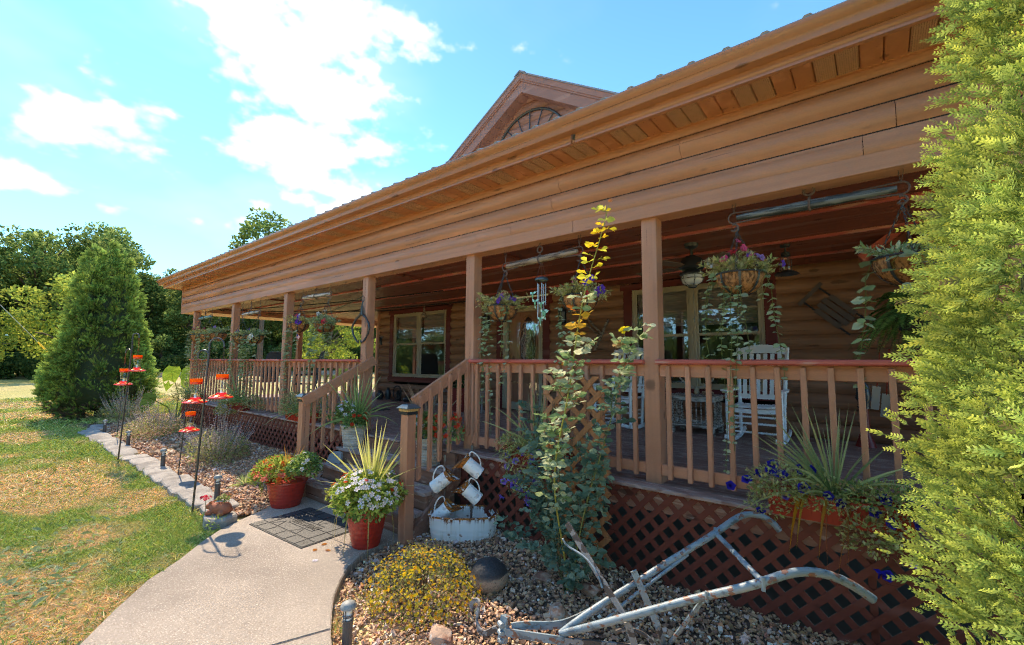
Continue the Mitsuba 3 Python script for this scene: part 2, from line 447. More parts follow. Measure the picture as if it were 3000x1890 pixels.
procm('old_wood_grey', _weather((.55, .50, .45), (.16, .13, .11)), .8, bump=lambda p, n, uv: fbm(p.x * 8, p.y * 70, p.z * 70, octaves=3), scale=.003)
procm('old_wood_brown', _weather((.34, .25, .18), (.12, .08, .06)), .8, bump=lambda p, n, uv: fbm(p.x * 8, p.y * 70, p.z * 70, octaves=3), scale=.003)
procm('old_wood_dark', _weather((.045, .055, .06), (.16, .17, .17)), .5, bump=lambda p, n, uv: fbm(p.x * 8, p.y * 70, p.z * 70, octaves=3), scale=.003)
procm('old_wood_teal', _weather((.11, .22, .23), (.25, .33, .33)), .7)
flat('sled_wood', (.13, .10, .09), .7)
flat('tan_vinyl', (.46, .38, .26), .4)
flat('white_paint', (.80, .81, .83), .35)
flat('white_plastic', (.8, .79, .74), .4)
flat('iron', (.03, .034, .04), .36, spec=.8)
flat('rusty_iron', (.12, .075, .06), .7)
flat('black', (.02, .02, .022), .5)
flat('cap_blue', (.055, .085, .10), .22, spec=.8)
flat('cap_glow', (.55, .33, .12), .4)
flat('roof_metal', (.27, .25, .26), .5)
flat('dark_void', (.02, .017, .015), .9)
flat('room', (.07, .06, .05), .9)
flat('blind', (.30, .28, .26), .9)
flat('room_floor', (.10, .07, .05), .6)
flat('brass', (.45, .33, .15), .3, metal=.8)
flat('bed_soil', (.10, .07, .05), .95)
flat('aluminium', (.5, .5, .52), .35, metal=.7)
flat('lime', (.62, .72, .03), .5)
flat('mesh_fabric', (.05, .05, .052), .7)
flat('fan_blade', (.16, .10, .07), .5)
flat('path_light_body', (.075, .072, .075), .45)
flat('path_light_cap', (.27, .28, .27), .55)
scene['pane'] = {'type': 'thindielectric', 'int_ior': 1.9}
scene['clear'] = {'type': 'thindielectric', 'int_ior': 1.35}
scene['frosted'] = {'type': 'twosided', 'bsdf': {'type': 'principled', 'base_color': {'type': 'rgb', 'value': [.75, .74, .70]}, 'roughness': .3, 'specular': .6}}
scene['feeder_red'] = {'type': 'twosided', 'bsdf': {'type': 'principled', 'base_color': {'type': 'rgb', 'value': [.78, .03, .012]}, 'roughness': .18, 'specular': .7, 'clearcoat': .6}}
scene['feeder_orange'] = {'type': 'principledthin', 'base_color': {'type': 'rgb', 'value': [.98, .24, .02]}, 'roughness': .3, 'diff_trans': 1.0}
scene['feeder_pink'] = {'type': 'principledthin', 'base_color': {'type': 'rgb', 'value': [.9, .07, .09]}, 'roughness': .25, 'diff_trans': 1.0}
flat('feeder_yellow', (.9, .55, .03), .35)
flat('pot_red', (.30, .022, .012), .33, spec=.6)


def _pot(p, n, uv):
    m = fbm(p.x * 14, p.y * 14, p.z * 30, octaves=3)
    return mi.Color3f(.36, .028, .016) * (.8 + .4 * m)


procm('pot_glaze', _pot, .28, spec=.6)
procm('pot_cream', lambda p, n, uv: mix((.55, .50, .42), (.36, .31, .25), smoothstep(.45, .75, fbm(p.x * 9, p.y * 9, p.z * 24))), .5)
flat('box_red', (.40, .035, .018), .4)
flat('box_dark_red', (.20, .02, .016), .4)


def _coir(p, n, uv):
    a = fbm(p.x * 90, p.y * 90, p.z * 30, octaves=3)
    return mix((.42, .20, .08), (.13, .055, .02), smoothstep(.40, .68, a)) * (.7 + .6 * fbm(p.x * 14, p.y * 14, p.z * 14))


procm('coir', _coir, .9, bump=lambda p, n, uv: fbm(p.x * 120, p.y * 120, p.z * 60, octaves=3), scale=.006)


def _enamel(p, n, uv):
    # the rust sits on the rim and runs down in streaks
    streak = fbm(p.x * 44 + p.y * 38, p.z * 3, 1.0, octaves=4)
    rim = smoothstep(.15, .212, p.z + .10 * (streak - .6))
    spots = smoothstep(.66, .74, fbm(p.x * 17, p.y * 17, p.z * 17, octaves=4))
    col = mix((.80, .80, .77), (.62, .55, .42), smoothstep(.5, .8, streak) * .5)
    r = mix((.34, .10, .025), (.10, .035, .015), noise(p.x * 60, p.y * 60, p.z * 60))
    return mix(col, r, dr.clip(rim * smoothstep(.42, .62, streak) * 1.2 + spots * .8, 0, 1))


procm('enamel', _enamel, .25, spec=.6)


def _jug(p, n, uv):
    spots = smoothstep(.58, .66, fbm(p.x * 24, p.y * 24, p.z * 24, octaves=4))
    r = mix((.40, .12, .025), (.10, .035, .015), noise(p.x * 70, p.y * 70, p.z * 70))
    return mix((.82, .81, .78), r, spots * .35)


procm('jug_white', _jug, .22, spec=.6)


def _rust(p, n, uv):
    a = fbm(p.x * 40, p.y * 40, p.z * 40, octaves=4)
    return mix(mix((.48, .17, .03), (.12, .04, .015), smoothstep(.4, .6, a)), (.78, .76, .72), smoothstep(.60, .66, a) * .8)


procm('jug_rust', _rust, .7)


def _plow(p, n, uv):
    a = fbm(p.x * 14, p.y * 14, p.z * 20, octaves=4)
    b = fbm(p.x * 60, p.y * 60, p.z * 60, octaves=3)
    col = mix((.23, .29, .33), (.15, .22, .27), smoothstep(.4, .65, a))
    col = mix(col, (.10, .11, .12), smoothstep(.56, .64, a * .6 + b * .45) * .7)
    return mix(col, (.20, .09, .055), smoothstep(.60, .66, fbm(p.x * 30 + 9, p.y * 30, p.z * 36, octaves=4)) * .9)


procm('plow_paint', _plow, .42, spec=.5)
procm('plow_flaking', lambda p, n, uv: mix((.24, .24, .245), (.085, .07, .065), smoothstep(.48, .54, fbm(p.x * 26, p.y * 26, p.z * 30, octaves=4))), .65)


def _ball(p, n, uv):
    m = fbm(p.x * 9, p.y * 9, p.z * 9, octaves=4)
    low = smoothstep(.11, .055, p.z + .05 * (m - .5)) + smoothstep(.62, .68, fbm(p.x * 5 + 2, p.y * 5 + 1, p.z * 6, octaves=3)) * smoothstep(.19, .12, p.z)
    s = noise(p.x * 220, p.y * 220, p.z * 220)
    return mix(mi.Color3f(.032, .033, .036) * (.6 + .9 * s) + smoothstep(.72, .8, m) * .08, mi.Color3f(.34, .26, .19) * (.6 + .6 * s), dr.clip(low, 0, 1) * smoothstep(.3, .5, s + .25))


procm('ball_stone', _ball, .6, bump=lambda p, n, uv: fbm(p.x * 70, p.y * 70, p.z * 70, octaves=3), scale=.004)


def _concrete(p, n, uv):
    a = fbm(p.x * 1.3, p.y * 1.3, 0.5, octaves=5)
    v1, v2, vr = voronoi(p.x * 62, p.y * 62)
    peb = smoothstep(.34, .22, v1)
    fine = noise(p.x * 240, p.y * 240, 1.0)
    base = mix((.325, .28, .235), (.235, .20, .17), smoothstep(.35, .75, a)) * (.84 + .32 * fine)
    agg = mix((.22, .165, .125), (.56, .48, .40), vr)
    stain = smoothstep(.52, .75, fbm(p.x * .9 + 4, p.y * .9, 2.2, octaves=5))
    return mix(base, agg, peb * .75) * (1 - .22 * stain)


procm('concrete', _concrete, .85, bump=lambda p, n, uv: noise(p.x * 130, p.y * 130, 1.0) * .7 + fbm(p.x * 45, p.y * 45, 2.0), scale=.004)
procm('stone_grey', lambda p, n, uv: mix((.33, .31, .285), (.21, .195, .18), smoothstep(.35, .7, fbm(p.x * 7, p.y * 7, p.z * 7, octaves=5))) * (.85 + .3 * noise(p.x * 130, p.y * 130, p.z * 130)), .85,
      bump=lambda p, n, uv: fbm(p.x * 24, p.y * 24, p.z * 24, octaves=4), scale=.01)
procm('slate', lambda p, n, uv: mix((.30, .33, .34), (.20, .23, .25), fbm(p.x * 14, p.y * 14, p.z * 14)), .7)
procm('flint', lambda p, n, uv: mix(mix((.42, .28, .20), (.20, .09, .06), smoothstep(.4, .6, fbm(p.x * 13, p.y * 13, p.z * 16, octaves=4))), (.50, .44, .38), smoothstep(.6, .7, fbm(p.x * 21 + 5, p.y * 21, p.z * 21))), .75,
      bump=lambda p, n, uv: fbm(p.x * 30, p.y * 30, p.z * 30, octaves=4), scale=.012)
procm('terracotta', lambda p, n, uv: mix((.42, .14, .075), (.30, .10, .055), fbm(p.x * 25, p.y * 25, p.z * 25)), .75)
flat('rubber', (.045, .049, .054), .55, spec=.5)
flat('rubber_dark', (.018, .02, .023), .6)


def lawn_mask(x, y, nz):
    """0 dry straw ... 1 green, the same formula for the sheet and the blades"""
    return nz


def _lawn(p, n, uv):
    a = fbm(p.x * .28 + 5, p.y * .28, .3, octaves=4)
    b = fbm(p.x * 1.6, p.y * 1.6, .7, octaves=4)
    c = fbm(p.x * 38, p.y * 38, .2, octaves=3)
    g = smoothstep(.36, .62, a * .6 + b * .45)
    col = mix((.72, .55, .30), (.42, .40, .12), g)
    far = smoothstep(-12, -45, p.x)
    col = mix(col, mix((.60, .44, .20), (.43, .355, .125), smoothstep(.38, .6, fbm(p.x * .10, p.y * .22, 1.3, octaves=4))), far)
    return col * (.55 + .9 * c)


procm('turf', _lawn, .95, bump=lambda p, n, uv: fbm(p.x * 30, p.y * 30, 1.0, octaves=3), scale=.03, eps=4e-3)
VCOL = {'type': 'mesh_attribute', 'name': 'vertex_color'}
scene['leaf'] = {'type': 'principledthin', 'base_color': VCOL, 'roughness': .45, 'diff_trans': .9, 'spec_trans': 0.0, 'eta': 1.33}
scene['petal'] = {'type': 'principledthin', 'base_color': VCOL, 'roughness': .6, 'diff_trans': .7, 'spec_trans': 0.0, 'eta': 1.2}
scene['vrough'] = {'type': 'twosided', 'bsdf': {'type': 'principled', 'base_color': VCOL, 'roughness': .8, 'specular': .3}}
scene['blade'] = {'type': 'twosided', 'bsdf': {'type': 'principled', 'base_color': VCOL, 'roughness': .6, 'specular': .3}}
scene['pebble'] = {'type': 'twosided', 'bsdf': {'type': 'principled', 'base_color': VCOL, 'roughness': .7, 'specular': .4}}
scene['vgloss'] = {'type': 'twosided', 'bsdf': {'type': 'principled', 'base_color': VCOL, 'roughness': .35, 'specular': .5}}
procm('bark', lambda p, n, uv: mix((.16, .12, .09), (.06, .045, .035), fbm(p.x * 9, p.y * 9, p.z * 2.5, octaves=4)), .9)

# ------------------------------------------------------------------ the house
D, W = .72, .13                      # deck height, post width
PX = [-9.68, -7.12, -4.63, -2.105, 0.0, 2.10, 4.20]
ZB, ZS = 2.885, 3.585                # underside of the beam, soffit
YW = 3.5                             # house wall
XL, XR = -10.58, 5.6
EX, EY, EZ = np.eye(3)
house = thing('log_sided_house', 'brown log sided house with a long covered porch, red railings and a metal roof', 'house')


def h(name, mb, bsdf, smooth=False, **k):
    return part(house, name, mb, bsdf, smooth, **k)


def log_profile(z0, z1, y0, bulge, n=7):
    """half round board seen along x: front faces -y"""
    a = np.linspace(-1, 1, n)
    f = [(y0 - bulge * (1 - abs(t) ** 2.4), (z0 + z1) / 2 + t * (z1 - z0) / 2) for t in a]
    return f[::-1] + [(y0 + .02, z0), (y0 + .02, z1)] if False else [(y0 + .03, z1), *f[::-1], (y0 + .03, z0)]


def log_board(parent, name, x0, x1, z0, z1, y0, bulge, bsdf):
    prof = np.array(log_profile(z0, z1, y0, bulge))
    m = MB().prism(prof, x0, x1)
    return part(parent, name, m, bsdf, 40)


def runs(x0, x1, n, seed):
    r = np.random.default_rng(seed)
    cuts = sorted(r.uniform(x0 + 1.2, x1 - 1.2, n))
    e = [x0, *cuts, x1]
    return [(a + .0018, b - .0018) for a, b in zip(e[:-1], e[1:]) if b - a > .3]


# porch front: frieze of log boards over a flat beam
frieze = h('frieze', MB().box(-10.545, XR, -.0, .12, ZB + .14, ZS), 'dark_void')
zz = [(ZB + .135, ZB + .262), (ZB + .265, ZB + .438), (ZB + .441, ZB + .620), (ZB + .623, ZS - .002)]
for i, (a, b) in enumerate(zz):
    for x0, x1 in runs(-10.53, XR, 3, 40 + i):
        if i == 0:
            log_board(frieze, 'log_board', x0, x1, a - .055, b - .003, -.002, .044, 'paint_x')
        elif i == 3:
            part(frieze, 'log_board', MB().prism([(.0, b), (-.008, b), (-.022, a + .03), (-.012, a), (.0, a)], x0, x1), 'paint_x', 40)
        else:
            log_board(frieze, 'log_board', x0, x1, a + .003, b - .003, -.002, .050, 'paint_x')
beam = None
for i, (x0, x1) in enumerate(runs(-10.58, XR, 3, 77)):
    h('beam_board', MB().cbox(x0, x1, -.042, .012, ZB, ZB + .115, .003), 'paint_x')
h('beam_soffit', MB().box(-10.56, XR, .0125, W + .02, ZB + .004, ZB + .03), 'paint_x')
h('beam_inner_board', MB().box(-9.62, XR, W + .021, W + .05, ZB + .002, 3.02), 'beadboard')
h('corner_board', MB().cbox(-10.585, -10.535, -.045, .02, ZB + .115, ZS, .003), 'paint_z')
# left end of the frieze and its beam
h('end_frieze', MB().box(-10.56, -10.44, .02, 8.0, ZB + .1, ZS), 'paint_z')
h('end_beam', MB().box(-10.44 + .72, -10.44 + .86, .14, 8.0, ZB, 3.05), 'paint_x')
h('end_beam_soffit', MB().box(-10.5, -9.72, .0, 8.0, ZB - .0, ZB + .02), 'paint_soffit')
# soffit: ribbed metal panels, some perforated, in front and along the left end
soff = h('soffit', MB().box(XL + .3, XR, -.34, -.002, ZS + .022, ZS + .03), 'dark_void')
x = -10.9
k = 0
while x < XR:
    x1 = min(x + .118, XR)
    bs = 'soffit_perforated' if k % 4 in (1, 2) else 'paint_soffit'
    prof = [(x + .004, ZS + .002), (x + .012, ZS - .0045), (x1 - .012, ZS - .0045), (x1 - .004, ZS + .002), (x1, ZS + .02), (x, ZS + .02)]
    part(soff, 'panel', MB().prism([(a, b) for a, b in prof], -.352, -.012 if False else -.03, (EX, EZ, EY)), bs)
    x = x1; k += 1
part(soff, 'channel', MB().box(-10.9, XR, -.03, -.0, ZS - .012, ZS + .01), 'paint_soffit')
y = -.03
while y < 8:
    part(soff, 'end_panel', MB().box(-10.92, -10.57, y + .006, y + .124, ZS - .004, ZS + .02), 'paint_soffit'); y += .13
for i, (x0, x1) in enumerate(runs(-10.95, XR, 3, 5)):
    h('fascia', MB().prism([(-.352, ZS + .18), (-.374, ZS + .18), (-.374, ZS + .022), (-.366, ZS + .008), (-.374, ZS - .004), (-.374, ZS - .022), (-.34, ZS - .022), (-.34, ZS - .012), (-.352, ZS - .012)], x0, x1), 'paint_gutter')
h('end_fascia', MB().box(-10.97, -10.94, -.37, 8, ZS - .022, ZS + .18), 'paint_gutter')
GP = [(-.376, ZS + .055), (-.445, ZS + .055), (-.452, ZS + .062), (-.455, ZS + .098), (-.463, ZS + .112), (-.486, ZS + .128), (-.500, ZS + .150), (-.502, ZS + .172), (-.488, ZS + .178), (-.492, ZS + .166), (-.478, ZS + .14), (-.45, ZS + .12), (-.445, ZS + .065), (-.380, ZS + .062), (-.380, ZS + .175), (-.376, ZS + .175)]
h('gutter', MB().prism(GP[::-1], -11.09, XR, (EY, EZ, EX)), 'paint_gutter', 50)
h('end_gutter', MB().prism([(-b[0] * -1 - 10.56, b[1]) for b in GP][::-1], -.42, 8, (EX, EZ, -EY * -1)), 'paint_gutter', 50)
# main roof: hipped at the left, standing ribs run up the slope
SL, ER, EZR = .42, -.495, ZS + .183
roof = MB()
ridge_y, x_l = 6.2, -11.1
zr = EZR + SL * (ridge_y - ER)
xh = x_l + (ridge_y - ER)
roof.add([[x_l, ER, EZR], [XR + .3, ER, EZR], [XR + .3, ridge_y, zr], [xh, ridge_y, zr]], [[0, 1, 2, 3]])
roof.add([[x_l, ER, EZR], [xh, ridge_y, zr], [x_l, 2 * ridge_y - ER, EZR]], [[0, 1, 2]])
roof.add([[x_l, 2 * ridge_y - ER, EZR], [xh, ridge_y, zr], [XR + .3, ridge_y, zr], [XR + .3, 2 * ridge_y - ER, EZR]], [[0, 1, 2, 3]])
roof.add([[x_l, ER, EZR - .012], [XR + .3, ER, EZR - .012], [XR + .3, ER, EZR], [x_l, ER, EZR]], [[0, 1, 2, 3]])
rk = h('roof', roof, 'roof_metal')
x = x_l + .12
while x < XR + .2:
    top = min(x - x_l, ridge_y - ER)
    s = np.array([0, 1, SL]) / math.hypot(1, SL); up = np.array([0, -SL, 1]) / math.hypot(1, SL)
    m = MB().prism([(-.028, 0.001), (.028, .001), (.015, .013), (-.015, .013)], .0, top * math.hypot(1, SL), (EX, up, s))
    m = MB().add(m.v[0] + [x, ER, EZR], m.f[0])
    part(rk, 'rib', m, 'roof_metal'); x += .228
# gable over the entry
GX, GY, GZ, GS = -1.05, 2.35, 6.80, .61
hw = 4.2
gw = h('gable', MB().add([[GX - hw, GY + .27, GZ - .25 - GS * hw], [GX + hw, GY + .27, GZ - .25 - GS * hw], [GX, GY + .27, GZ - .25]], [[0, 1, 2]]), 'dark_void')
z = 4.3
while z < GZ - .3:
    z1 = min(z + .19, GZ - .30); half = (GZ - .22 - (z + z1) / 2) / GS
    log_board(gw, 'log_board', GX - half, GX + half, z, z1 - .003, GY + .255, .035, 'gable_log'); z += .19
for sg in (-1, 1):
    p0, p1 = np.array([GX, GY, GZ]), np.array([GX + sg * hw, GY, GZ - GS * hw])
    d = nrm(p1 - p0); up = np.array([-d[2] * sg, 0, abs(d[0])]) if False else np.array([sg * GS, 0, 1]) / math.hypot(1, GS)
    L = np.linalg.norm(p1 - p0)

    def slab(a0, a1, b0, b1, y0, y1, s0=0.0):
        m = MB()
        q = [p0 + d * (a if a else s0) + up * b + EY * y for a in (a0, a1) for b in (b0, b1) for y in (y0, y1)]
        return m.add(q, [[0, 1, 3, 2], [4, 6, 7, 5], [0, 4, 5, 1], [2, 3, 7, 6], [0, 2, 6, 4], [1, 5, 7, 3]])
    h('gable_roof', slab(0, L, -.012, .012, -.06, 6, 0.0), 'roof_metal')
    part(gw, 'rake_trim', slab(0, L, -.10, -.013, -.045, -.02), 'gable_log')
    part(gw, 'rake_board', slab(0, L, -.13, -.10, -.03, .01, .0), 'gable_log')
    part(gw, 'rake_board', slab(0, L, -.30, -.131, -.012, .01, .0), 'gable_log')
    a = .05
    while a < L - .2:
        part(gw, 'soffit_panel', slab(a, a + .145, -.30, -.285, .011, .25), 'gable_log'); a += .15
cap = MB()
for sg in (-1, 1):
    q0 = np.array([GX, GY - .075, GZ + .03]); dd = np.array([sg, 0, -GS]) / math.hypot(1, GS)
    cap.add([q0, q0 + dd * .14, q0 + dd * .14 + EY * 5, q0 + EY * 5, q0 - EZ * .03, q0 + dd * .14 - EZ * .03], [[0, 1, 2], [0, 2, 3], [0, 4, 5], [0, 5, 1]])
h('ridge_cap', cap, 'roof_metal')

# porch posts
POSTS = [(x, 0) for x in PX] + [(-9.68, 2.60), (-9.68, 5.3)]
for x, y in POSTS:
    h('porch_post', MB().cbox(x, x + W, y, y + W, D, ZB + .004, .005), 'paint_z')
# ceiling boards and battens
cei = h('ceiling', MB().box(-9.7, XR, .14, YW + .1, 3.022, 3.03).box(-9.7, -6.7, YW + .1, 8, 3.022, 3.03), 'dark_void')
y = W + .055
while y < 8:
    xr = XR if y < YW - .05 else -6.78
    part(cei, 'board', MB().prism([(y + .002, 3.02), (y + .005, 3.012), (y + .048, 3.012), (y + .050, 3.0155), (y + .053, 3.0155), (y + .055, 3.012), (y + .098, 3.012), (y + .101, 3.02)], -9.58, xr), 'beadboard'); y += .1035
for yb in (1.02, 1.95, 2.85):
    part(cei, 'batten', MB().cbox(-9.55, XR, yb, yb + .045, 2.985, 3.0115, .003), 'rail_red')
for xb in (-6.6, -2.05, .05):
    part(cei, 'batten', MB().cbox(xb, xb + .045, .19, 1.018, 2.987, 3.0115, .003), 'beadboard')
# deck
dk = h('deck', MB().box(-9.75, XR, -.10, .02, D - .19, D - .030), 'step_wood')
y, k = -.155, 0
while y < 8:
    xr = XR if y < YW + .05 else -6.75
    for x0, x1 in (runs(-9.82, xr, 3, 300 + k) if xr > 0 else [(-9.82, xr)]):
        part(dk, 'board', MB().cbox(x0, x1, y, y + .136, D - .026, D - (.0 if k else -.002), .005), 'deck_wood')
    y += .140; k += 1
under = MB().box(-9.6, XR, .02, .06, .0, D - .03)
setting('under_deck_soil', MB().add([[-9.8, -.05, -.02], [XR, -.05, -.02], [XR, 9, -.02], [-9.8, 9, -.02]], [[0, 1, 2, 3]]), 'bed_soil')


# lattice skirts of crossed slats
def lattice(parent, x0, x1, z0, z1, y, pitch, w, th, bsdf, name='slat', flat_axis=None, ang=45):
    hgt = z1 - z0
    run = hgt / math.tan(math.radians(ang))
    for layer, sg in ((0, 1), (1, -1)):
        yy = y + layer * (th + .0006)
        x = x0 - run
        while x < x1:
            a, b = (x, x + run) if sg > 0 else (x + run, x)     # x at z0, x at z1
            t0, t1 = 0.0, 1.0
            for lim, s in ((x0, 1), (x1, -1)):
                fa, fb = (a - lim) * s, (b - lim) * s
                if fa < 0 and fb < 0: t0, t1 = 1, 0
                elif fa < 0: t0 = max(t0, fa / (fa - fb))
                elif fb < 0: t1 = min(t1, fa / (fa - fb))
            if t1 - t0 > .06:
                P = np.array([a + (b - a) * t0, yy, z0 + hgt * t0]); Q = np.array([a + (b - a) * t1, yy, z0 + hgt * t1])
                m = MB()
                # ends cut level
                e = nrm(Q - P); half = w / 2 / abs(e[2])
                v = [P + EX * s * half + EY * t for s in (-1, 1) for t in (-th / 2, th / 2)] + [Q + EX * s * half + EY * t for s in (-1, 1) for t in (-th / 2, th / 2)]
                m.add(v, [[0, 1, 3, 2], [4, 6, 7, 5], [0, 4, 5, 1], [2, 3, 7, 6], [0, 2, 6, 4], [1, 5, 7, 3]])
                part(parent, name, m, bsdf)
            x += pitch


def skirt(x0, x1, zb):
    sk = h('lattice_skirt', MB().box(x0, x1, -.088, -.072, D - .10, D - .0305).box(x0, x1, -.088, -.072, zb, zb + .05).box(x0, x0 + .04, -.088, -.072, zb, D - .03).box((x0 + x1) / 2 - .02, (x0 + x1) / 2 + .02, -.088, -.072, zb, D - .03), 'lattice_red')
    lattice(sk, x0, x1, zb, D - .031, -.108, .150, .042, .007, 'lattice_red')


skirt(.06, 1.62, -.04); skirt(1.63, 5.4, -.04)
skirt(-9.72, -2.12, .10)

h('end_skirt', MB().box(-9.76, -9.74, -.08, 8, -.02, D - .03), 'lattice_red')
# railings
def railing(x0, x1):
    r = h('railing', MB().cbox(x0, x1, .012, .048, D + .845, D + .944, .004).cbox(x0, x1, .012, .048, D + .065, D + .150, .004), 'paint_x')
    part(r, 'rail_cap', MB().cbox(x0 - .012, x1 + .012, -.055, .10, D + .945, D + .984, .010), 'rail_red')
    n = max(2, int(round((x1 - x0) / (.148 if x0 > -1 else .168)))); s = (x1 - x0) / n
    for i in range(n):
        xx = x0 + s * (i + .5)
        part(r, 'baluster', MB().cbox(xx - .0175, xx + .0175, -.0245, .011, D + .048, D + .930, .004), 'paint_z')


for i in (0, 1, 2, 4, 5, 6):
    railing(PX[i] + W + .001, (PX[i + 1] if i < 6 else 5.5) - .001)
# house wall: log courses round the windows and the door
OPEN = [(-6.30, -3.98, 1.17, 3.0), (-2.56, -1.22, D, 3.0), (.30, 2.56, 1.17, 3.0)]
wl = h('wall', MB().box(-6.8, -6.2, YW + .03, YW + .12, D, 3.03), 'log_wall')
for x0, x1 in ((-4.1, -2.5), (-1.3, .4), (2.5, 5.6)):
    part(wl, 'backing', MB().box(x0, x1, YW + .03, YW + .12, D, 3.03), 'log_wall')
part(wl, 'backing', MB().box(-6.8, -6.7, YW + .121, 8, D, 3.03), 'log_wall')
z, k = D + .004, 0
while z < 3.0:
    z1 = min(z + .192, 3.01)
    segs = [(-6.8, XR)]
    for a, b, c, d_ in OPEN:
        if z1 > c + .02 and z < d_ - .02:
            segs = [q for s0, s1 in segs for q in ((s0, min(s1, a)), (max(s0, b), s1)) if q[1] - q[0] > .02]
    for s0, s1 in segs:
        for x0, x1 in (runs(s0, s1, 1, 500 + k) if s1 - s0 > 3 else [(s0 + .001, s1 - .001)]):
            log_board(wl, 'log_board', x0, x1, z, z1 - .005, YW, .042, 'log_wall')
    z += .192; k += 1
for i in range(12):
    z = D + .192 * i
    prof = np.array(log_profile(z, z + .189, 0, .03))
    m = MB().prism(np.column_stack([prof[:, 0] - 6.8, prof[:, 1]])[::-1], YW + .03, 8.0, (EX, EZ, EY))
    part(wl, 'log_board', m, 'log_wall', 40)
h('wall_corner_board', MB().cbox(-6.86, -6.77, YW - .05, YW + .03, D, 3.01, .004), 'paint_z')


def window(x0, x1, z0, z1, split):
    """double unit of two double hung sashes in a dark red surround"""
    w = h('window', MB().cbox(x0 - .15, x0 - .001, YW - .045, YW + .03, z0 - .001, z1 + .001, .004).cbox(x1 + .001, x1 + .15, YW - .045, YW + .03, z0 - .001, z1 + .001, .004)
          .cbox(x0 - .17, x1 + .17, YW - .05, YW + .03, z0 - .125, z0 - .002, .004).cbox(x0 - .20, x1 + .20, YW - .055, YW + .03, z1 + .002, z1 + .105, .004), 'trim_red')
    f = MB(); t = .045
    for a, b in ((x0, split), (split, x1)):
        f.cbox(a, a + t, YW - .03, YW + .05, z0, z1).cbox(b - t, b, YW - .03, YW + .05, z0, z1).cbox(a + t, b - t, YW - .03, YW + .05, z0, z0 + t).cbox(a + t, b - t, YW - .03, YW + .05, z1 - t, z1)
    part(w, 'frame', f, 'tan_vinyl')
    zm = z0 + (z1 - z0) * .515
    for a, b in ((x0 + t, split - t), (split + t, x1 - t)):
        for lo, hi, yy in ((z0 + t, zm + .015, .012), (zm - .015, z1 - t, -.012)):
            s = MB(); q = .038; y0, y1 = YW + yy - .012, YW + yy + .010
            s.cbox(a, a + q, y0, y1, lo, hi).cbox(b - q, b, y0, y1, lo, hi).cbox(a + q, b - q, y0, y1, lo, lo + q).cbox(a + q, b - q, y0, y1, hi - q, hi)
            part(w, 'sash', s, 'tan_vinyl')
            part(w, 'pane', MB().add([[a + q, YW + yy, lo + q], [b - q, YW + yy, lo + q], [b - q, YW + yy, hi - q], [a + q, YW + yy, hi - q]], [[0, 1, 2, 3]]), 'pane')
    bl = MB()
    for a, b in ((x0 + .05, split - .05), (split + .05, x1 - .05)):
        z = z1 - .05
        while z > z1 - .62:
            bl.add([[a, YW + .10, z], [b, YW + .10, z], [b, YW + .115, z - .018], [a, YW + .115, z - .018], [a, YW + .10, z - .036], [b, YW + .10, z - .036]], [[0, 1, 2], [0, 2, 3], [3, 2, 5], [3, 5, 4]]); z -= .036
    part(w, 'blind', bl, 'blind')
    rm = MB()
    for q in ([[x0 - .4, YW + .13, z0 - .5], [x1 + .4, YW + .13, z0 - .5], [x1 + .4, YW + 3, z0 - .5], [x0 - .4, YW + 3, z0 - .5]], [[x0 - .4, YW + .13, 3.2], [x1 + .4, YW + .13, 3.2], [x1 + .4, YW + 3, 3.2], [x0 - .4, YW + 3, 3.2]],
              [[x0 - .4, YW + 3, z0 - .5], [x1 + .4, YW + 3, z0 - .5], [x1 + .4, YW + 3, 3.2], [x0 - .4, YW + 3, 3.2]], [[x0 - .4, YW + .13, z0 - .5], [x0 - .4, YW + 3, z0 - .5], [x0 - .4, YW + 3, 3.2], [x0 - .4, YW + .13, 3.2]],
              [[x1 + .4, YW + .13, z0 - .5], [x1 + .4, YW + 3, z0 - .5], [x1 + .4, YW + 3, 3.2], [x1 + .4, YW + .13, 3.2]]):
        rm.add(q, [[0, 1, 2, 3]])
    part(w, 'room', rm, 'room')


window(-6.15, -4.13, 1.29, 2.89, -5.14)
window(.45, 2.41, 1.29, 2.89, 1.43)

# entry door: storm door over a wooden door with an oval light
dr_ = h('door', MB().cbox(-2.56, -2.40, YW - .05, YW + .03, D + .002, 2.80, .004).cbox(-1.38, -1.22, YW - .05, YW + .03, D + .002, 2.80, .004).cbox(-2.62, -1.16, YW - .055, YW + .03, 2.802, 2.96, .004), 'trim_red')
fr = MB().cbox(-2.399, -2.30, YW - .035, YW + .05, D + .02, 2.799).cbox(-1.48, -1.381, YW - .035, YW + .05, D + .02, 2.799).cbox(-2.30, -1.48, YW - .035, YW + .05, 2.69, 2.799).cbox(-2.30, -1.48, YW - .035, YW + .05, D + .02, D + .16)
part(dr_, 'storm_frame', fr, 'tan_vinyl')
part(dr_, 'storm_glass', MB().add([[-2.30, YW, D + .16], [-1.48, YW, D + .16], [-1.48, YW, 2.69], [-2.30, YW, 2.69]], [[0, 1, 2, 3]]), 'pane')
cx, cz, rx, rz = -1.80, 2.05, .215, .55
g = np.linspace(0, 2 * np.pi, 33)[:-1]
slab = MB(); n = 32
inner = np.stack([cx + rx * np.cos(g), np.full(n, YW + .06), cz + rz * np.sin(g)], -1)
cs = np.maximum(abs(np.cos(g)) / .46, abs(np.sin(g)) / .80)
outer = np.stack([np.clip(cx - .05 + np.cos(g) / cs * .98, -2.33, -1.46), np.full(n, YW + .06), np.clip(cz + np.sin(g) / cs, D + .5, 2.75)], -1)
slab.add(np.vstack([inner, outer]), [[i, (i + 1) % n, (i + 1) % n + n, i + n] for i in range(n)])
slab.box(-2.33, -1.45, YW + .055, YW + .075, D + .05, 1.27)
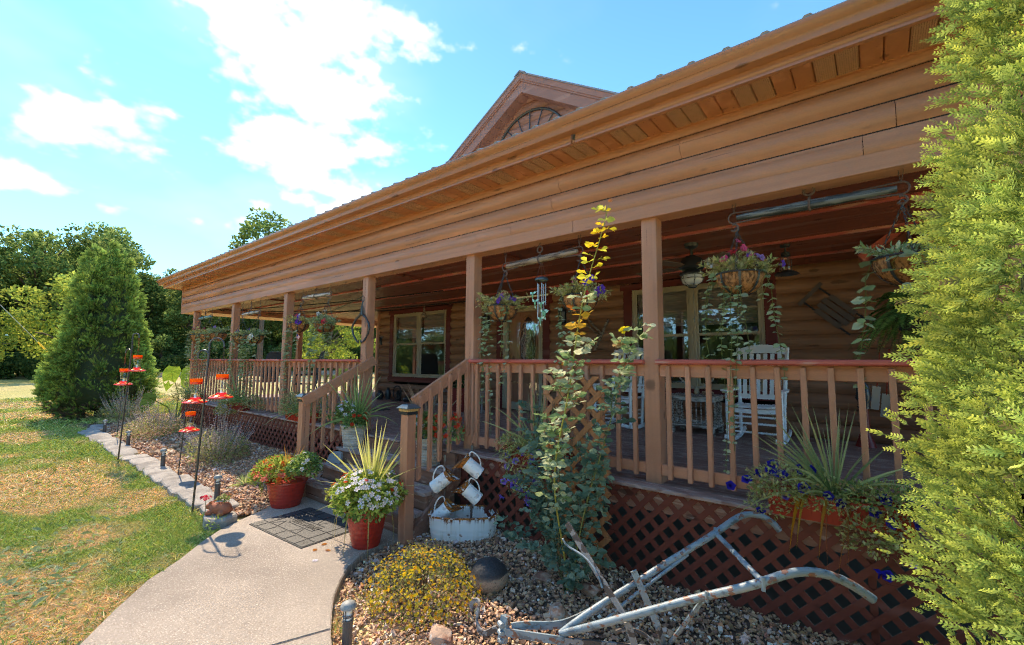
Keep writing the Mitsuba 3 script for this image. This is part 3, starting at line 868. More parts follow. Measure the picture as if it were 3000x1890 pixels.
part(dr_, 'slab', slab, 'paint_z')
part(dr_, 'oval_rim', MB().tube(np.vstack([inner, inner[:1]]) - [0, .01, 0], .018, 6, cap=False), 'paint_z', True)
part(dr_, 'oval_glass', MB().add(np.vstack([inner, [[cx, YW + .061, cz]]]), [[i, (i + 1) % n, n] for i in range(n)]), 'pane')
came = MB()
for k in range(9):
    a = .5 * k
    pts = [[cx + rx * .93 * q * math.cos(a + 2.2 * q), YW + .05, cz + rz * .93 * q * math.sin(a + 2.2 * q)] for q in np.linspace(.05, 1, 10)]
    came.tube(pts, .0035, 4)
for q in (.35, .7):
    came.tube([[cx + rx * q * math.cos(a) * (1 + .12 * math.cos(6 * a)), YW + .05, cz + rz * q * math.sin(a) * (1 + .12 * math.cos(6 * a))] for a in np.linspace(0, 6.283, 30)], .0035, 4)
part(dr_, 'leading', came, 'white_plastic')
part(dr_, 'handle', MB().cbox(-2.355, -2.325, YW - .05, YW - .036, D + .92, D + 1.10).tube([[-2.34, YW - .05, D + 1.0], [-2.34, YW - .09, D + 1.0], [-2.25, YW - .09, D + 1.0]], .009, 6), 'brass')
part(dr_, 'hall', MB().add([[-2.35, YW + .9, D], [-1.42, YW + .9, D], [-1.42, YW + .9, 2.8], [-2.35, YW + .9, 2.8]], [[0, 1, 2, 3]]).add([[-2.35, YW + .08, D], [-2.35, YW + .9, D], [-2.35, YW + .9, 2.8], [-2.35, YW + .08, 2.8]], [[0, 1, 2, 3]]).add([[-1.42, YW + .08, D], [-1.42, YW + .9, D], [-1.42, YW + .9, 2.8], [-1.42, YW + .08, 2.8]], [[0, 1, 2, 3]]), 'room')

# low wing roof edge that comes down at the right end of the porch
wg = h('wing_soffit', MB().box(4.3, 5.6, 2.4, 2.5, 3.0, 3.03), 'dark_void')
P0, P1 = np.array([3.52, 2.5, 2.80]), np.array([4.75, 2.5, 3.72])
e = nrm(P1 - P0); nn = np.array([-e[2], 0, e[0]])
for i in range(9):
    q = -nn * (.085 * i)
    m = MB(); a, b = P0 + q + e * (.10 * i), P1 + q
    m.bar(a, b, .30 - .02 * i, .078, nn)
    part(wg, 'board', m, 'beadboard' if i else 'rail_red')
h('wing_post', MB().cbox(4.02, 4.16, 2.2, 2.34, D, 3.0, .005), 'paint_z')
h('wing_wall', MB().cbox(4.17, 5.5, 2.28, 2.36, D, 3.0, .004), 'paint_x')

# stairs
TY = [(-.80, .195), (-.585, .370), (-.37, .545)]
st = h('stairs', MB().box(-1.97, .04, -.76, -.60, -.02, .19 - .036).box(-1.97, .04, -.545, -.40, .0, .37 - .036).box(-1.97, .04, -.33, -.158, .0, .545 - .036).box(-1.97, .04, -.1575, -.12, .3, D - .03), 'step_wood')
for (yn, zt), yb in zip(TY, (-.57, -.355, -.14)):
    mid = (yn + yb) / 2
    part(st, 'tread', MB().cbox(-2.0, .05, yn, mid - .003, zt - .036, zt, .005), 'deck_wood')
    part(st, 'tread', MB().cbox(-2.0, .05, mid + .003, yb, zt - .036, zt, .005), 'deck_wood')
    part(st, 'riser', MB().box(-1.985, .045, yn + .03, yn + .0395, zt - .17, zt - .037), 'step_wood')
part(st, 'stringer', MB().prism([(-.84, -.03), (-.60, -.03), (-.11, .40), (-.11, .62)], .0505, .085), 'step_wood')
part(st, 'stringer', MB().prism([(-.84, -.03), (-.60, -.03), (-.11, .40), (-.11, .62)], -2.03, -2.001), 'step_wood')


def stair_rail(x, out, newel_y):
    ny = newel_y
    nw = h('newel_post', MB().cbox(x - .045, x + .06, ny, ny + .105, -.04, 1.175, .005), 'paint_z')
    cx, cy = x + .0075, ny + .0525
    part(nw, 'post_collar', MB().cbox(cx - .062, cx + .062, cy - .062, cy + .062, 1.165, 1.195, .002), 'black')
    part(nw, 'cap_light', MB().cbox(cx - .066, cx + .066, cy - .066, cy + .066, 1.196, 1.222, .002), 'cap_glow')
    a, b, c = .083, .05, .0
    v = [[cx + s * r, cy + t * r, z] for r, z in ((a, 1.2225), (a, 1.230), (.045, 1.262), (.0, 1.266)) for s, t in ((-1, -1), (1, -1), (1, 1), (-1, 1))]
    part(nw, 'cap', MB().add(v, [[4 * i + j, 4 * i + (j + 1) % 4, 4 * i + 4 + (j + 1) % 4, 4 * i + 4 + j] for i in range(3) for j in range(4)] + [[0, 3, 2, 1]]), 'cap_blue')
    xr = x + .01 if out > 0 else x + .080
    p, q = (np.array([xr, ny + .108, 1.265]), np.array([xr, -.002, 1.655])) if out > 0 else (np.array([xr, ny + .0, 1.165]), np.array([xr, .14, 1.69]))
    up = nrm(np.array([0, -(q - p)[2], (q - p)[1]]))
    rl = h('stair_railing', MB().bar(p, q, .036, .125, up, b=.004), 'paint_x')
    xs, rng_ = xr + .037 * out, np.linspace(ny + .16, -.045, 6)
    for yy in rng_:
        zt = np.interp(yy, [p[1], q[1]], [p[2], q[2]]) + .035
        m = MB().prism([(yy - .0175, zt - .80), (yy + .0175, zt - .775), (yy + .0175, zt), (yy, zt + .012), (yy - .0175, zt)], xs - .0175, xs + .0175)
        part(rl, 'baluster', m, 'paint_z')


stair_rail(.055, 1, -.86)
stair_rail(-2.035, -1, -.86)

# ------------------------------------------------------------------ ground
WALK_L = [(3.2, -4.9), (1.9, -4.2), (.8, -3.55), (-.12, -3.02), (-.45, -2.81), (-.80, -2.56), (-1.03, -2.31), (-1.35, -2.04), (-1.53, -1.85), (-1.66, -1.66), (-1.84, -1.33), (-2.02, -1.0), (-2.08, -.765)]
WALK_R = [(.06, -.765), (.035, -.86), (.0, -.95), (.0, -1.05), (.045, -1.25), (.17, -1.46), (.33, -1.62), (.52, -1.78), (.71, -1.90), (.92, -2.02), (1.25, -2.18), (1.9, -2.45), (2.8, -2.75), (4.2, -3.1), (6.5, -3.4), (6.5, -5.2)]
from shapely.geometry import Polygon, Point, LineString, box as sbox
from shapely import prepared
walk_poly = Polygon(WALK_L + WALK_R)


def extrude(poly, z0, z1, bevel=0.0):
    m = MB()
    for gm in getattr(poly, 'geoms', [poly]):
        if gm.area < 1e-5: continue
        if bevel:
            t = trimesh.creation.extrude_polygon(gm, z1 - z0 - bevel, engine='earcut'); t.apply_translation([0, 0, z0]); m.add(t.vertices, t.faces)
            t = trimesh.creation.extrude_polygon(gm.buffer(-bevel), bevel + .001, engine='earcut'); t.apply_translation([0, 0, z1 - bevel - .001]); m.add(t.vertices, t.faces)
        else:
            t = trimesh.creation.extrude_polygon(gm, z1 - z0, engine='earcut'); t.apply_translation([0, 0, z0]); m.add(t.vertices, t.faces)
    return m


joint = LineString([(.70, -2.45), (.74, -2.33), (.81, -2.18), (.88, -1.99), (.92, -1.85)])
jl = LineString([(.30, -3.6), (.45, -3.1), (.74, -2.33), (.95, -1.75)])
pieces = walk_poly.difference(jl.buffer(.006))
slabs = sorted(pieces.geoms, key=lambda q: q.centroid.x)
setting('walkway', MB().add([[x, y, -.075] for x, y in walk_poly.exterior.coords[:-1]], [[0, 1, 2]]) if False else extrude(walk_poly, -.14, -.03), 'concrete', label='pale concrete garden path curving up to the porch steps')
for q in slabs:
    part('walkway', 'slab', extrude(q, -.029, .0, .006), 'concrete')

lw = MB()
nx, ny_ = 130, 130
gx = np.sign(np.linspace(-1, 1, nx)) * np.abs(np.linspace(-1, 1, nx)) ** 2.6 * 420
gy = np.sign(np.linspace(-1, 1, ny_)) * np.abs(np.linspace(-1, 1, ny_)) ** 2.6 * 420
X, Y = np.meshgrid(gx, gy, indexing='ij')
Zg = -.055 + .05 * (meshkit.fbm(np.stack([X * .12, Y * .12, X * 0], -1), 3, 4) - .5) * np.clip(np.hypot(X, Y) / 12, 0, 4) - .12 * np.exp(-((X - 1.5) / 4) ** 2) * np.clip((Y + 1.6) / .4, 0, 1)
v = np.stack([X, Y, Zg], -1).reshape(-1, 3)
i, j = np.meshgrid(np.arange(nx - 1), np.arange(ny_ - 1), indexing='ij')
lw.add(v, np.stack([i * ny_ + j, (i + 1) * ny_ + j, (i + 1) * ny_ + j + 1, i * ny_ + j + 1], -1).reshape(-1, 4))
setting('lawn', lw, 'turf', True, label='dry summer lawn, straw coloured with green patches')

# gravel beds: soil sheet and loose stones
BED_L = Polygon([(-2.0, -.78), (-1.86, -1.34), (-1.95, -1.58), (-2.5, -1.56), (-4, -1.60), (-7, -1.58), (-10.5, -1.52), (-11.9, -1.0), (-12.2, -.2), (-11.2, .1), (-9.75, .0), (-9.75, -.06), (-2.05, -.06)])
BED_R = Polygon([(.055, -.06), (.055, -.84), *WALK_R[2:12], (3.0, -2.72), (5.2, -2.95), (5.2, -.06)])


def bed_z(x, y):
    x, y = np.asarray(x), np.asarray(y)
    r = -.055 + .075 * np.clip((y + 1.4) / 1.3, 0, 1)
    return np.where(x < -1, -.03 + .20 * np.clip((y + 1.5) / 1.4, 0, 1) * np.clip((-x - 1.9) / .5, .25, 1), r + .03 * np.clip((x - 1) / 3, 0, 1) * 0)


def sheet(poly, step, zf):
    x0, y0, x1, y1 = poly.bounds
    t = trimesh.creation.extrude_polygon(poly, .01, engine='earcut')
    xs, ys = np.arange(x0, x1 + step, step), np.arange(y0, y1 + step, step)
    pp = prepared.prep(poly.buffer(step * .6)); m = MB()
    X, Y = np.meshgrid(xs, ys, indexing='ij')
    Zc = zf(X, Y)
    f = [[a * len(ys) + b, (a + 1) * len(ys) + b, (a + 1) * len(ys) + b + 1, a * len(ys) + b + 1] for a in range(len(xs) - 1) for b in range(len(ys) - 1) if pp.contains(Point(xs[a] + step / 2, ys[b] + step / 2))]
    m.add(np.stack([X, Y, Zc], -1).reshape(-1, 3), f)
    return m


bed = sheet(BED_L.buffer(-.05), .12, lambda x, y: bed_z(x, y) - .012)
b2 = sheet(BED_R.buffer(-.05), .12, lambda x, y: bed_z(x, y) - .012)
bed.add(b2.v[0], b2.f[0])
setting('gravel_bed', bed, 'bed_soil', True)
CUBE8 = trimesh.creation.box((2, 2, 2))


def pebbles(poly, n, size, rng, cols, p, zf, flatness=(.35, .8)):
    x0, y0, x1, y1 = poly.bounds
    P = np.stack([rng.uniform(x0, x1, n * 3), rng.uniform(y0, y1, n * 3)], -1)
    import shapely
    P = P[shapely.contains_xy(poly, P[:, 0], P[:, 1])][:n]
    n = len(P); s = size * np.exp(rng.normal(size=n) * .33)
    m = MB(); nv = 6
    sc = np.stack([s, s * rng.uniform(.55, .95, n), s * rng.uniform(*flatness, n)], -1)
    z = zf(P[:, 0], P[:, 1]) + rng.uniform(-.3, .8, n) * s * .5
    ax = unit(rng, n); ax[:, 2] *= .45
    nn = nrm(np.stack([rng.normal(size=n) * .5, rng.normal(size=n) * .5, np.ones(n)], -1))
    Rm = frames(nrm(ax), nn)
    col = pick(rng, cols, n, p) * (1 + .22 * rng.normal(size=(n, 1))) * (1 + .05 * rng.normal(size=(n, 3)))
    third = n // nv
    for k in range(nv):                   # six chipped shapes
        t = np.array(CUBE8.vertices) * .78; r2 = np.random.default_rng(900 + k)
        t = t * (1 + .26 * r2.normal(size=t.shape)); t[:, 2] = np.clip(t[:, 2], -.8, .8)
        sl = slice(k * third, (k + 1) * third if k < nv - 1 else n)
        m.inst(t, CUBE8.faces, np.column_stack([P[sl], z[sl]]), Rm[sl], sc[sl] * .5, col[sl])
    return m


GC = [(.44, .265, .155), (.56, .365, .215), (.30, .17, .105), (.58, .45, .34), (.20, .125, .09), (.50, .26, .125), (.64, .57, .50)]
GP_ = [.24, .2, .18, .12, .10, .11, .05]
rg = np.random.default_rng(5)
gv = pebbles(BED_R.buffer(-.012).intersection(sbox(0, -2.3, 4.9, 0)), 30000, .0195, rg, GC, GP_, bed_z)
g2 = pebbles(BED_L.buffer(-.02).intersection(sbox(-6, -2, 0, 0)), 24000, .0225, rg, GC, GP_, bed_z)
g3 = pebbles(BED_L.buffer(-.02).intersection(sbox(-13, -2, -6, 0)), 11000, .036, rg, GC, GP_, bed_z)
for q in (g2, g3):
    v, f, c = q.mesh(); gv.add(v, f, c)
put('gravel', gv, 'pebble'); labels['gravel'] = {'label': 'tan and brown crushed gravel covering the flower beds', 'category': 'gravel', 'kind': 'stuff'}

# flat stones along the far bed
re = np.random.default_rng(31)
px = [-2.36, -2.72, -3.08, -3.48, -3.92, -4.38, -4.86, -5.34, -5.84, -6.36, -6.9, -7.46, -8.04, -8.64, -9.24, -9.86, -10.5, -11.1, -11.5]
for i, x in enumerate(px):
    yc = -1.60 + .05 * (re.uniform() - .5) + (.0 if x > -10.6 else .16 * (-10.6 - x) / .5)
    a = np.linspace(0, 2 * np.pi, 15)[:-1]
    wdt, dep = (px[max(0, i - 1)] - px[min(len(px) - 1, i + 1)]) / (4 if 0 < i < len(px) - 1 else 2) - .010 + .006 * re.normal(), .175 + .012 * re.normal()
    sx, sy = np.sign(np.cos(a)) * abs(np.cos(a)) ** .45 * wdt, np.sign(np.sin(a)) * abs(np.sin(a)) ** .75 * dep
    pts = np.stack([x + sx * (1 - .05 * abs(re.normal(size=14))), yc + sy * (1 + .06 * re.normal(size=14))], -1)
    tilt = .10 + .05 * re.normal()
    m = MB(); n = 14
    top = .014 + .016 * re.uniform() + (pts[:, 0] - x) * -tilt
    ring = [np.column_stack([pts, np.full(n, -.09)]), np.column_stack([pts, top - .012]), np.column_stack([x + (pts[:, 0] - x) * .93, yc + (pts[:, 1] - yc) * .92, top])]
    v = np.vstack(ring + [[[x, yc, .036]]])
    f = [[r * n + k, r * n + (k + 1) % n, (r + 1) * n + (k + 1) % n, (r + 1) * n + k] for r in range(2) for k in range(n)]
    m.add(v, f); m.add(v[2 * n:], [[k, (k + 1) % n, n] for k in range(n)])
    solo('edging_stone', m, 'stone_grey', 'flat grey stone in the row edging the far gravel bed beside the lawn', 'stone', 35, 'stones edging the far gravel bed')

# welcome mat: a dark rubber mat with raised bands, lettering and paw marks
mc = np.array([[-1.44, -1.57], [-.44, -1.55], [-.62, -.97], [-1.66, -.88]])
ex = nrm(np.array([1.0, .06])); ey = np.array([-ex[1], ex[0]])
MW, MH = 1.0, .66
org = np.array([-1.47, -1.60])
mat = thing('door_mat', 'dark rubber welcome mat lying on the path before the steps', 'mat')


def mp(u, v_): return org + ex * u + ey * v_


def mbox(m, u0, v0, u1, v1, z0, z1):
    q = [mp(*a) for a in ((u0, v0), (u1, v0), (u1, v1), (u0, v1))]
    return m.add([[*p, z0] for p in q] + [[*p, z1] for p in q], [[4, 5, 6, 7], [0, 1, 5, 4], [1, 2, 6, 5], [2, 3, 7, 6], [3, 0, 4, 7]])


part(mat, 'base', mbox(MB(), 0, 0, MW, MH, .0005, .007), 'rubber_dark')
g_, bw = .008, .135
for a in range(6):
    u0 = bw + a * (MW - 2 * bw) / 6
    if a % 2 == 0: continue
cell = [(bw + i * (MW - 2 * bw) / 4 + g_, .012, bw + (i + 1) * (MW - 2 * bw) / 4 - g_, bw - g_) for i in range(4)]
cell += [(c[0], MH - bw + g_, c[2], MH - .012) for c in cell[:4]]
for s0 in (0.012, MW - bw + g_):
    cell += [(s0, bw + i * (MH - 2 * bw) / 2 + g_, s0 + bw - .012 - g_, bw + (i + 1) * (MH - 2 * bw) / 2 - g_) for i in range(2)]
    cell += [(s0, .012, s0 + bw - .012 - g_, bw - g_), (s0, MH - bw + g_, s0 + bw - .012 - g_, MH - .012)]
for c in cell:
    part(mat, 'raised_tile', mbox(MB(), *c, .007, .0115), 'rubber')
iu0, iv0, iu1, iv1 = bw + .012, bw + .012, MW - bw - .012, MH - bw - .012
vm = (iv0 + iv1) / 2
tri = Polygon([(iu0, iv0), (iu1, iv0), (iu1, iv1), (iu0, iv1)])
plaque = sbox(iu0 + .14, vm - .062, iu1 - .14, vm + .062)
cuts = []
for k in range(5):
    a = iu0 + k * (iu1 - iu0) / 4
    b = a + (iu1 - iu0) / 4 * (.5 if k % 2 == 0 else -.5)
    cuts += [LineString([(a, iv0 - .05), (b, vm - .06)]), LineString([(a, iv1 + .05), (b, vm + .06)])]
cuts += [LineString([(iu0 - .1, vm), (iu0 + .14, vm)]), LineString([(iu1 - .14, vm), (iu1 + .1, vm)])]
fld = tri.difference(plaque.buffer(.012))
for c in cuts: fld = fld.difference(c.buffer(.006))
for q in list(fld.geoms) + [plaque]:
    t = trimesh.creation.extrude_polygon(q, .0045, engine='earcut'); v = np.array(t.vertices)
    m = MB().add(np.column_stack([org + v[:, :1] * ex + v[:, 1:2] * ey, v[:, 2] + .0072]), t.faces)
    part(mat, 'raised_tile', m, 'rubber')
tm = meshkit.text_mesh('WELCOME', .075, .004, bold=True); v = np.array(tm.vertices); wt = v[:, 0].max()
m = MB().add(np.column_stack([org + ((v[:, :1] - wt / 2) * .84 + (iu0 + iu1) / 2) * ex + (v[:, 1:2] + vm - .038) * ey, v[:, 2] + .0118]), tm.faces)
part(mat, 'lettering', m, 'rubber_dark')
for u, v_ in ((MW - .075, .07), (.07, .07), (MW - .075, MH - .07)):
    pw = MB()
    for du, dv, r in ((0, -.012, .020), (-.026, .012, .0095), (-.009, .026, .0095), (.009, .026, .0095), (.026, .012, .0095)):
        p = mp(u + du, v_ + dv)
        pw.add([[p[0] + r * math.cos(a), p[1] + r * math.sin(a), .0125] for a in np.linspace(0, 6.283, 11)[:-1]] + [[*p, .0135]], [[k, (k + 1) % 10, 10] for k in range(10)])
    part(mat, 'paw_mark', pw, 'rubber_dark')

# ------------------------------------------------------------------ things on, round and in front of the porch
EV = np.array([math.cos(YAW), -math.sin(YAW), 0.0])      # a direction on the ground along which several hooks and jugs are turned


def P3(base, u, z):
    return np.asarray(base, float) * [1, 1, 0] + EV * u + EZ * z


def feeder(at, label, s=1.0):
    """at = hook above the cap"""
    f = thing('hummingbird_feeder', label, 'bird feeder', 'hummingbird feeders on shepherd hooks')
    x, y, z = at; o = (x, y, z - .345 * s)
    L = lambda prof: [(r * s, q * s) for r, q in prof]
    part(f, 'hanger', MB().tube(arc((x, y, z - .015), .014, -90, 200, 9, EV, EZ), .002, 4).tube([(x, y, z - .028), (x - .02, y, z - .05), (x, y, z - .075 * s)], .002, 4), 'iron')
    part(f, 'lid', MB().lathe(L([(0, .275), (.058, .275), (.064, .268), (.060, .215), (.0, .215)]), o, 18), 'feeder_orange', 40)
    part(f, 'lid_band', MB().lathe(L([(.0615, .236), (.0635, .232), (.0615, .216), (.058, .216)]), o, 18), 'feeder_red', 40)
    part(f, 'bottle', MB().lathe(L([(.053, .2155), (.051, .19), (.045, .13), (.043, .10), (.047, .06)]), o, 18), 'clear', 40)
    part(f, 'nectar', MB().lathe(L([(0, .118), (.0425, .118), (.041, .10), (.044, .06), (0, .06)]), o, 16), 'pane', 40)
    part(f, 'neck', MB().lathe(L([(.048, .062), (.052, .056), (.046, .044), (.052, .036), (.040, .03)]), o, 18), 'feeder_pink', 40)
    part(f, 'saucer', MB().lathe(L([(0, .028), (.060, .030), (.095, .022), (.124, .012), (.126, .006), (.09, -.004), (0, -.008)]), o, 24), 'feeder_red', 40)
    for k in range(6):
        a = k * np.pi / 3 + .3; c = np.array([x + .092 * s * math.cos(a), y + .092 * s * math.sin(a), o[2] + .033 * s])
        m = MB().inst(FLOWER5[0], FLOWER5[1], c[None], frames(np.array([[math.sin(a), -math.cos(a), 0]]), np.array([[.4 * math.cos(a), .4 * math.sin(a), 1]])), np.array([.027 * s]), np.array([[.95, .55, .02]]), np.array([[.7, .1, .01]]), FLOWER5[2])
        part(f, 'port_flower', m, 'vgloss')
    return f


def hook(base, top, arms, label, r=.0115):
    """arms: (height where it leaves, crest height, reach along EV, drop)"""
    k = thing('shepherd_hook', label, 'garden hook', None)
    b = np.asarray(base, float)
    lean = np.asarray(top, float) - [b[0], b[1], top[2]]
    at = lambda z: np.array([b[0], b[1], 0]) + lean * (z / top[2]) + EZ * z
    part(k, 'pole', MB().tube([at(z) for z in np.linspace(-.05, top[2], 8)], r, 7), 'iron', 50)
    ends = []
    for z0, zc, u, drop in arms:
        rad = abs(u) / 2; sg = np.sign(u)
        c = at(z0) + EV * sg * rad + EZ * (zc - z0 - rad)
        pts = np.vstack([[at(z0)], arc(c, rad, 180, -10, 12, EV * sg, EZ), [c + EV * sg * rad * 1.02 - EZ * drop]])
        part(k, 'crook', MB().tube(pts, r * .95, 7), 'iron', 50)
        ends.append(pts[-1])
    return ends


H1 = (-2.45, -1.82); t1 = np.array([-2.40, -1.775, 1.76])
e1 = hook((*H1, 0), t1, [(1.74, 1.93, .17, .02), (1.62, 1.79, -.12, .03)], 'tall black double shepherd hook nearest to the garden path')
cm = MB()
for q, dz in ((e1[0], .24), (e1[1], .17)):
    cm = MB(); chain(cm, q, q - EZ * dz, .03, .0022, (.1, .05, .04)); 
    solo('feeder_chain', cm, 'vrough', 'short beaded chain between the near hook and its feeder on the ' + ('right' if dz > .2 else 'left'), 'chain')
feeder(e1[0] - EZ * .24, 'red topped hummingbird feeder hanging on the right arm of the near double hook')
feeder(e1[1] - EZ * .17, 'red topped hummingbird feeder hanging on the left arm of the near double hook')
H2 = (-6.26, -1.83)
e2 = hook((*H2, 0), np.array([-6.20, -1.78, 1.92]), [(1.90, 2.12, .11, .02), (1.72, 1.85, -.09, .02)], 'tall black double shepherd hook in front of the tall pointed evergreen')
for q, dz in ((e2[0], .22), (e2[1], .19)):
    cm = MB(); chain(cm, q, q - EZ * dz, .03, .0022, (.35, .08, .04))
    solo('feeder_chain', cm, 'vrough', 'short red chain between the far hook and its ' + ('upper' if dz > .2 else 'lower') + ' feeder', 'chain')
feeder(e2[0] - EZ * .22, 'upper hummingbird feeder of the far double hook before the evergreen')
feeder(e2[1] - EZ * .19, 'lower hummingbird feeder of the far double hook before the evergreen')
e3 = hook((-4.17, -1.53, 0), np.array([-4.13, -1.50, .98]), [(.97, 1.08, .07, .04)], 'short black shepherd hook standing by the edging stones between two salvia bushes', .008)
feeder(e3[0] - EZ * .0, 'low hummingbird feeder on the short hook above the edging stones')
hook((-8.88, -1.42, 0), np.array([-8.86, -1.40, 1.08]), [(1.07, 1.15, -.05, .05)], 'short black shepherd hook without feeder, furthest along the stone edging', .008)


def path_light(x, y, z0, label, hgt=.265):
    p = thing('path_light', label, 'path light', 'low garden path lights')
    o = (x, y, z0)
    part(p, 'body', MB().lathe([(.030, -.05), (.030, .012), (.034, .0), (.030, .004), (.030, hgt - .105), (.034, hgt - .10), (.034, hgt - .09), (.0, hgt - .09)], o, 14), 'path_light_body', 40)
    part(p, 'lens', MB().lathe([(.0, hgt - .089), (.024, hgt - .089), (.024, hgt - .026), (.0, hgt - .026)], o, 14), 'frosted', 40)
    cage = MB()
    for a in np.arange(4) * np.pi / 2 + .5:
        cage.tube([(x + .031 * math.cos(a), y + .031 * math.sin(a), z0 + hgt - .09), (x + .031 * math.cos(a), y + .031 * math.sin(a), z0 + hgt - .02)], .003, 4)
    for zz in (hgt - .062, hgt - .070):
        cage.tube([(x + .031 * math.cos(a), y + .031 * math.sin(a), z0 + zz) for a in np.linspace(0, 6.283, 15)], .0028, 4, cap=False)
    part(p, 'cage', cage, 'path_light_body')
    part(p, 'cap', MB().lathe([(0, hgt - .025), (.046, hgt - .024), (.047, hgt - .014), (.038, hgt + .004), (.02, hgt + .013), (0, hgt + .016)], o, 16), 'path_light_cap', 50)


path_light(1.045, -1.985, -.06, 'grey garden light at the path edge, closest to the viewer', .27)
path_light(-2.62, -1.53, .02, 'grey garden light on the edging stones next to the terracotta animal planter', .265)
path_light(-5.08, -1.50, .02, 'grey garden light on the edging stones between the two tall hooks')
path_light(-7.75, -1.44, .02, 'grey garden light just behind the far double hook')
path_light(-10.19, -1.42, .02, 'grey garden light at the foot of the tall evergreen')

# whiffletrees (old wooden harness bars) hung under the beam, and what hangs from them
BY = .06


def singletree(L, Rr, rad, bs, label, wire=((0, 0), (0, 0)), hookz=None, group=None):
    s = thing('wooden_singletree', label, 'harness bar')
    L, Rr = np.asarray(L, float), np.asarray(Rr, float)
    t = np.linspace(0, 1, 13); r = rad * (.62 + .38 * np.sin(np.pi * t)) * (1 + .05 * np.sin(t * 31))
    part(s, 'bar', MB().tube(L + (Rr - L) * t[:, None], r, 10), bs, 60)
    mid = (L + Rr) / 2; d = nrm(Rr - L)
    m = MB()
    m.tube(arc(mid, rad * 1.15, 0, 360, 14, EY, np.cross(d, EY)), .008, 5, cap=False)
    top = mid + EZ * (rad + .02)
    m.tube(arc(top + EZ * .045, .032, -90, 270, 14, d, EZ), .008, 6, cap=False)
    m.tube([top, top - EZ * .05], .010, 5)
    m.tube([mid + EZ * (rad + .09), [mid[0], mid[1], ZB + .005]], .006, 5)
    part(s, 'centre_ring', m, 'rusty_iron', 50)
    for q, sg in ((L, -1), (Rr, 1)):
        e = MB(); o = q + d * sg * .02
        e.tube(np.vstack([[q - d * sg * .22 + EZ * rad * .9], arc(o, .040, 90, -90, 9, d * sg, EZ), [q - d * sg * .16 - EZ * rad * .9]]), .006, 5)
        e.tube(np.vstack([arc(o + EZ * (-.075), .026, 120, -150, 11, d, EZ)]), .0075, 6)
        part(s, 'end_hook', e, 'rusty_iron', 50)
        w = MB().tube([o + EZ * .03, [o[0] - .01, BY, ZB + .01]], .0025, 4).tube([o + EZ * .03, [o[0] + .018, BY, ZB + .01]], .0025, 4)
        part(s, 'wire', w, 'rusty_iron')
    return L - d * .02 - EZ * .10, Rr + d * .02 - EZ * .10


def bowl(r, n=9):
    a = np.linspace(0, np.pi / 2, n)
    return [(r * math.cos(t), -r * .92 * math.sin(t)) for t in a]


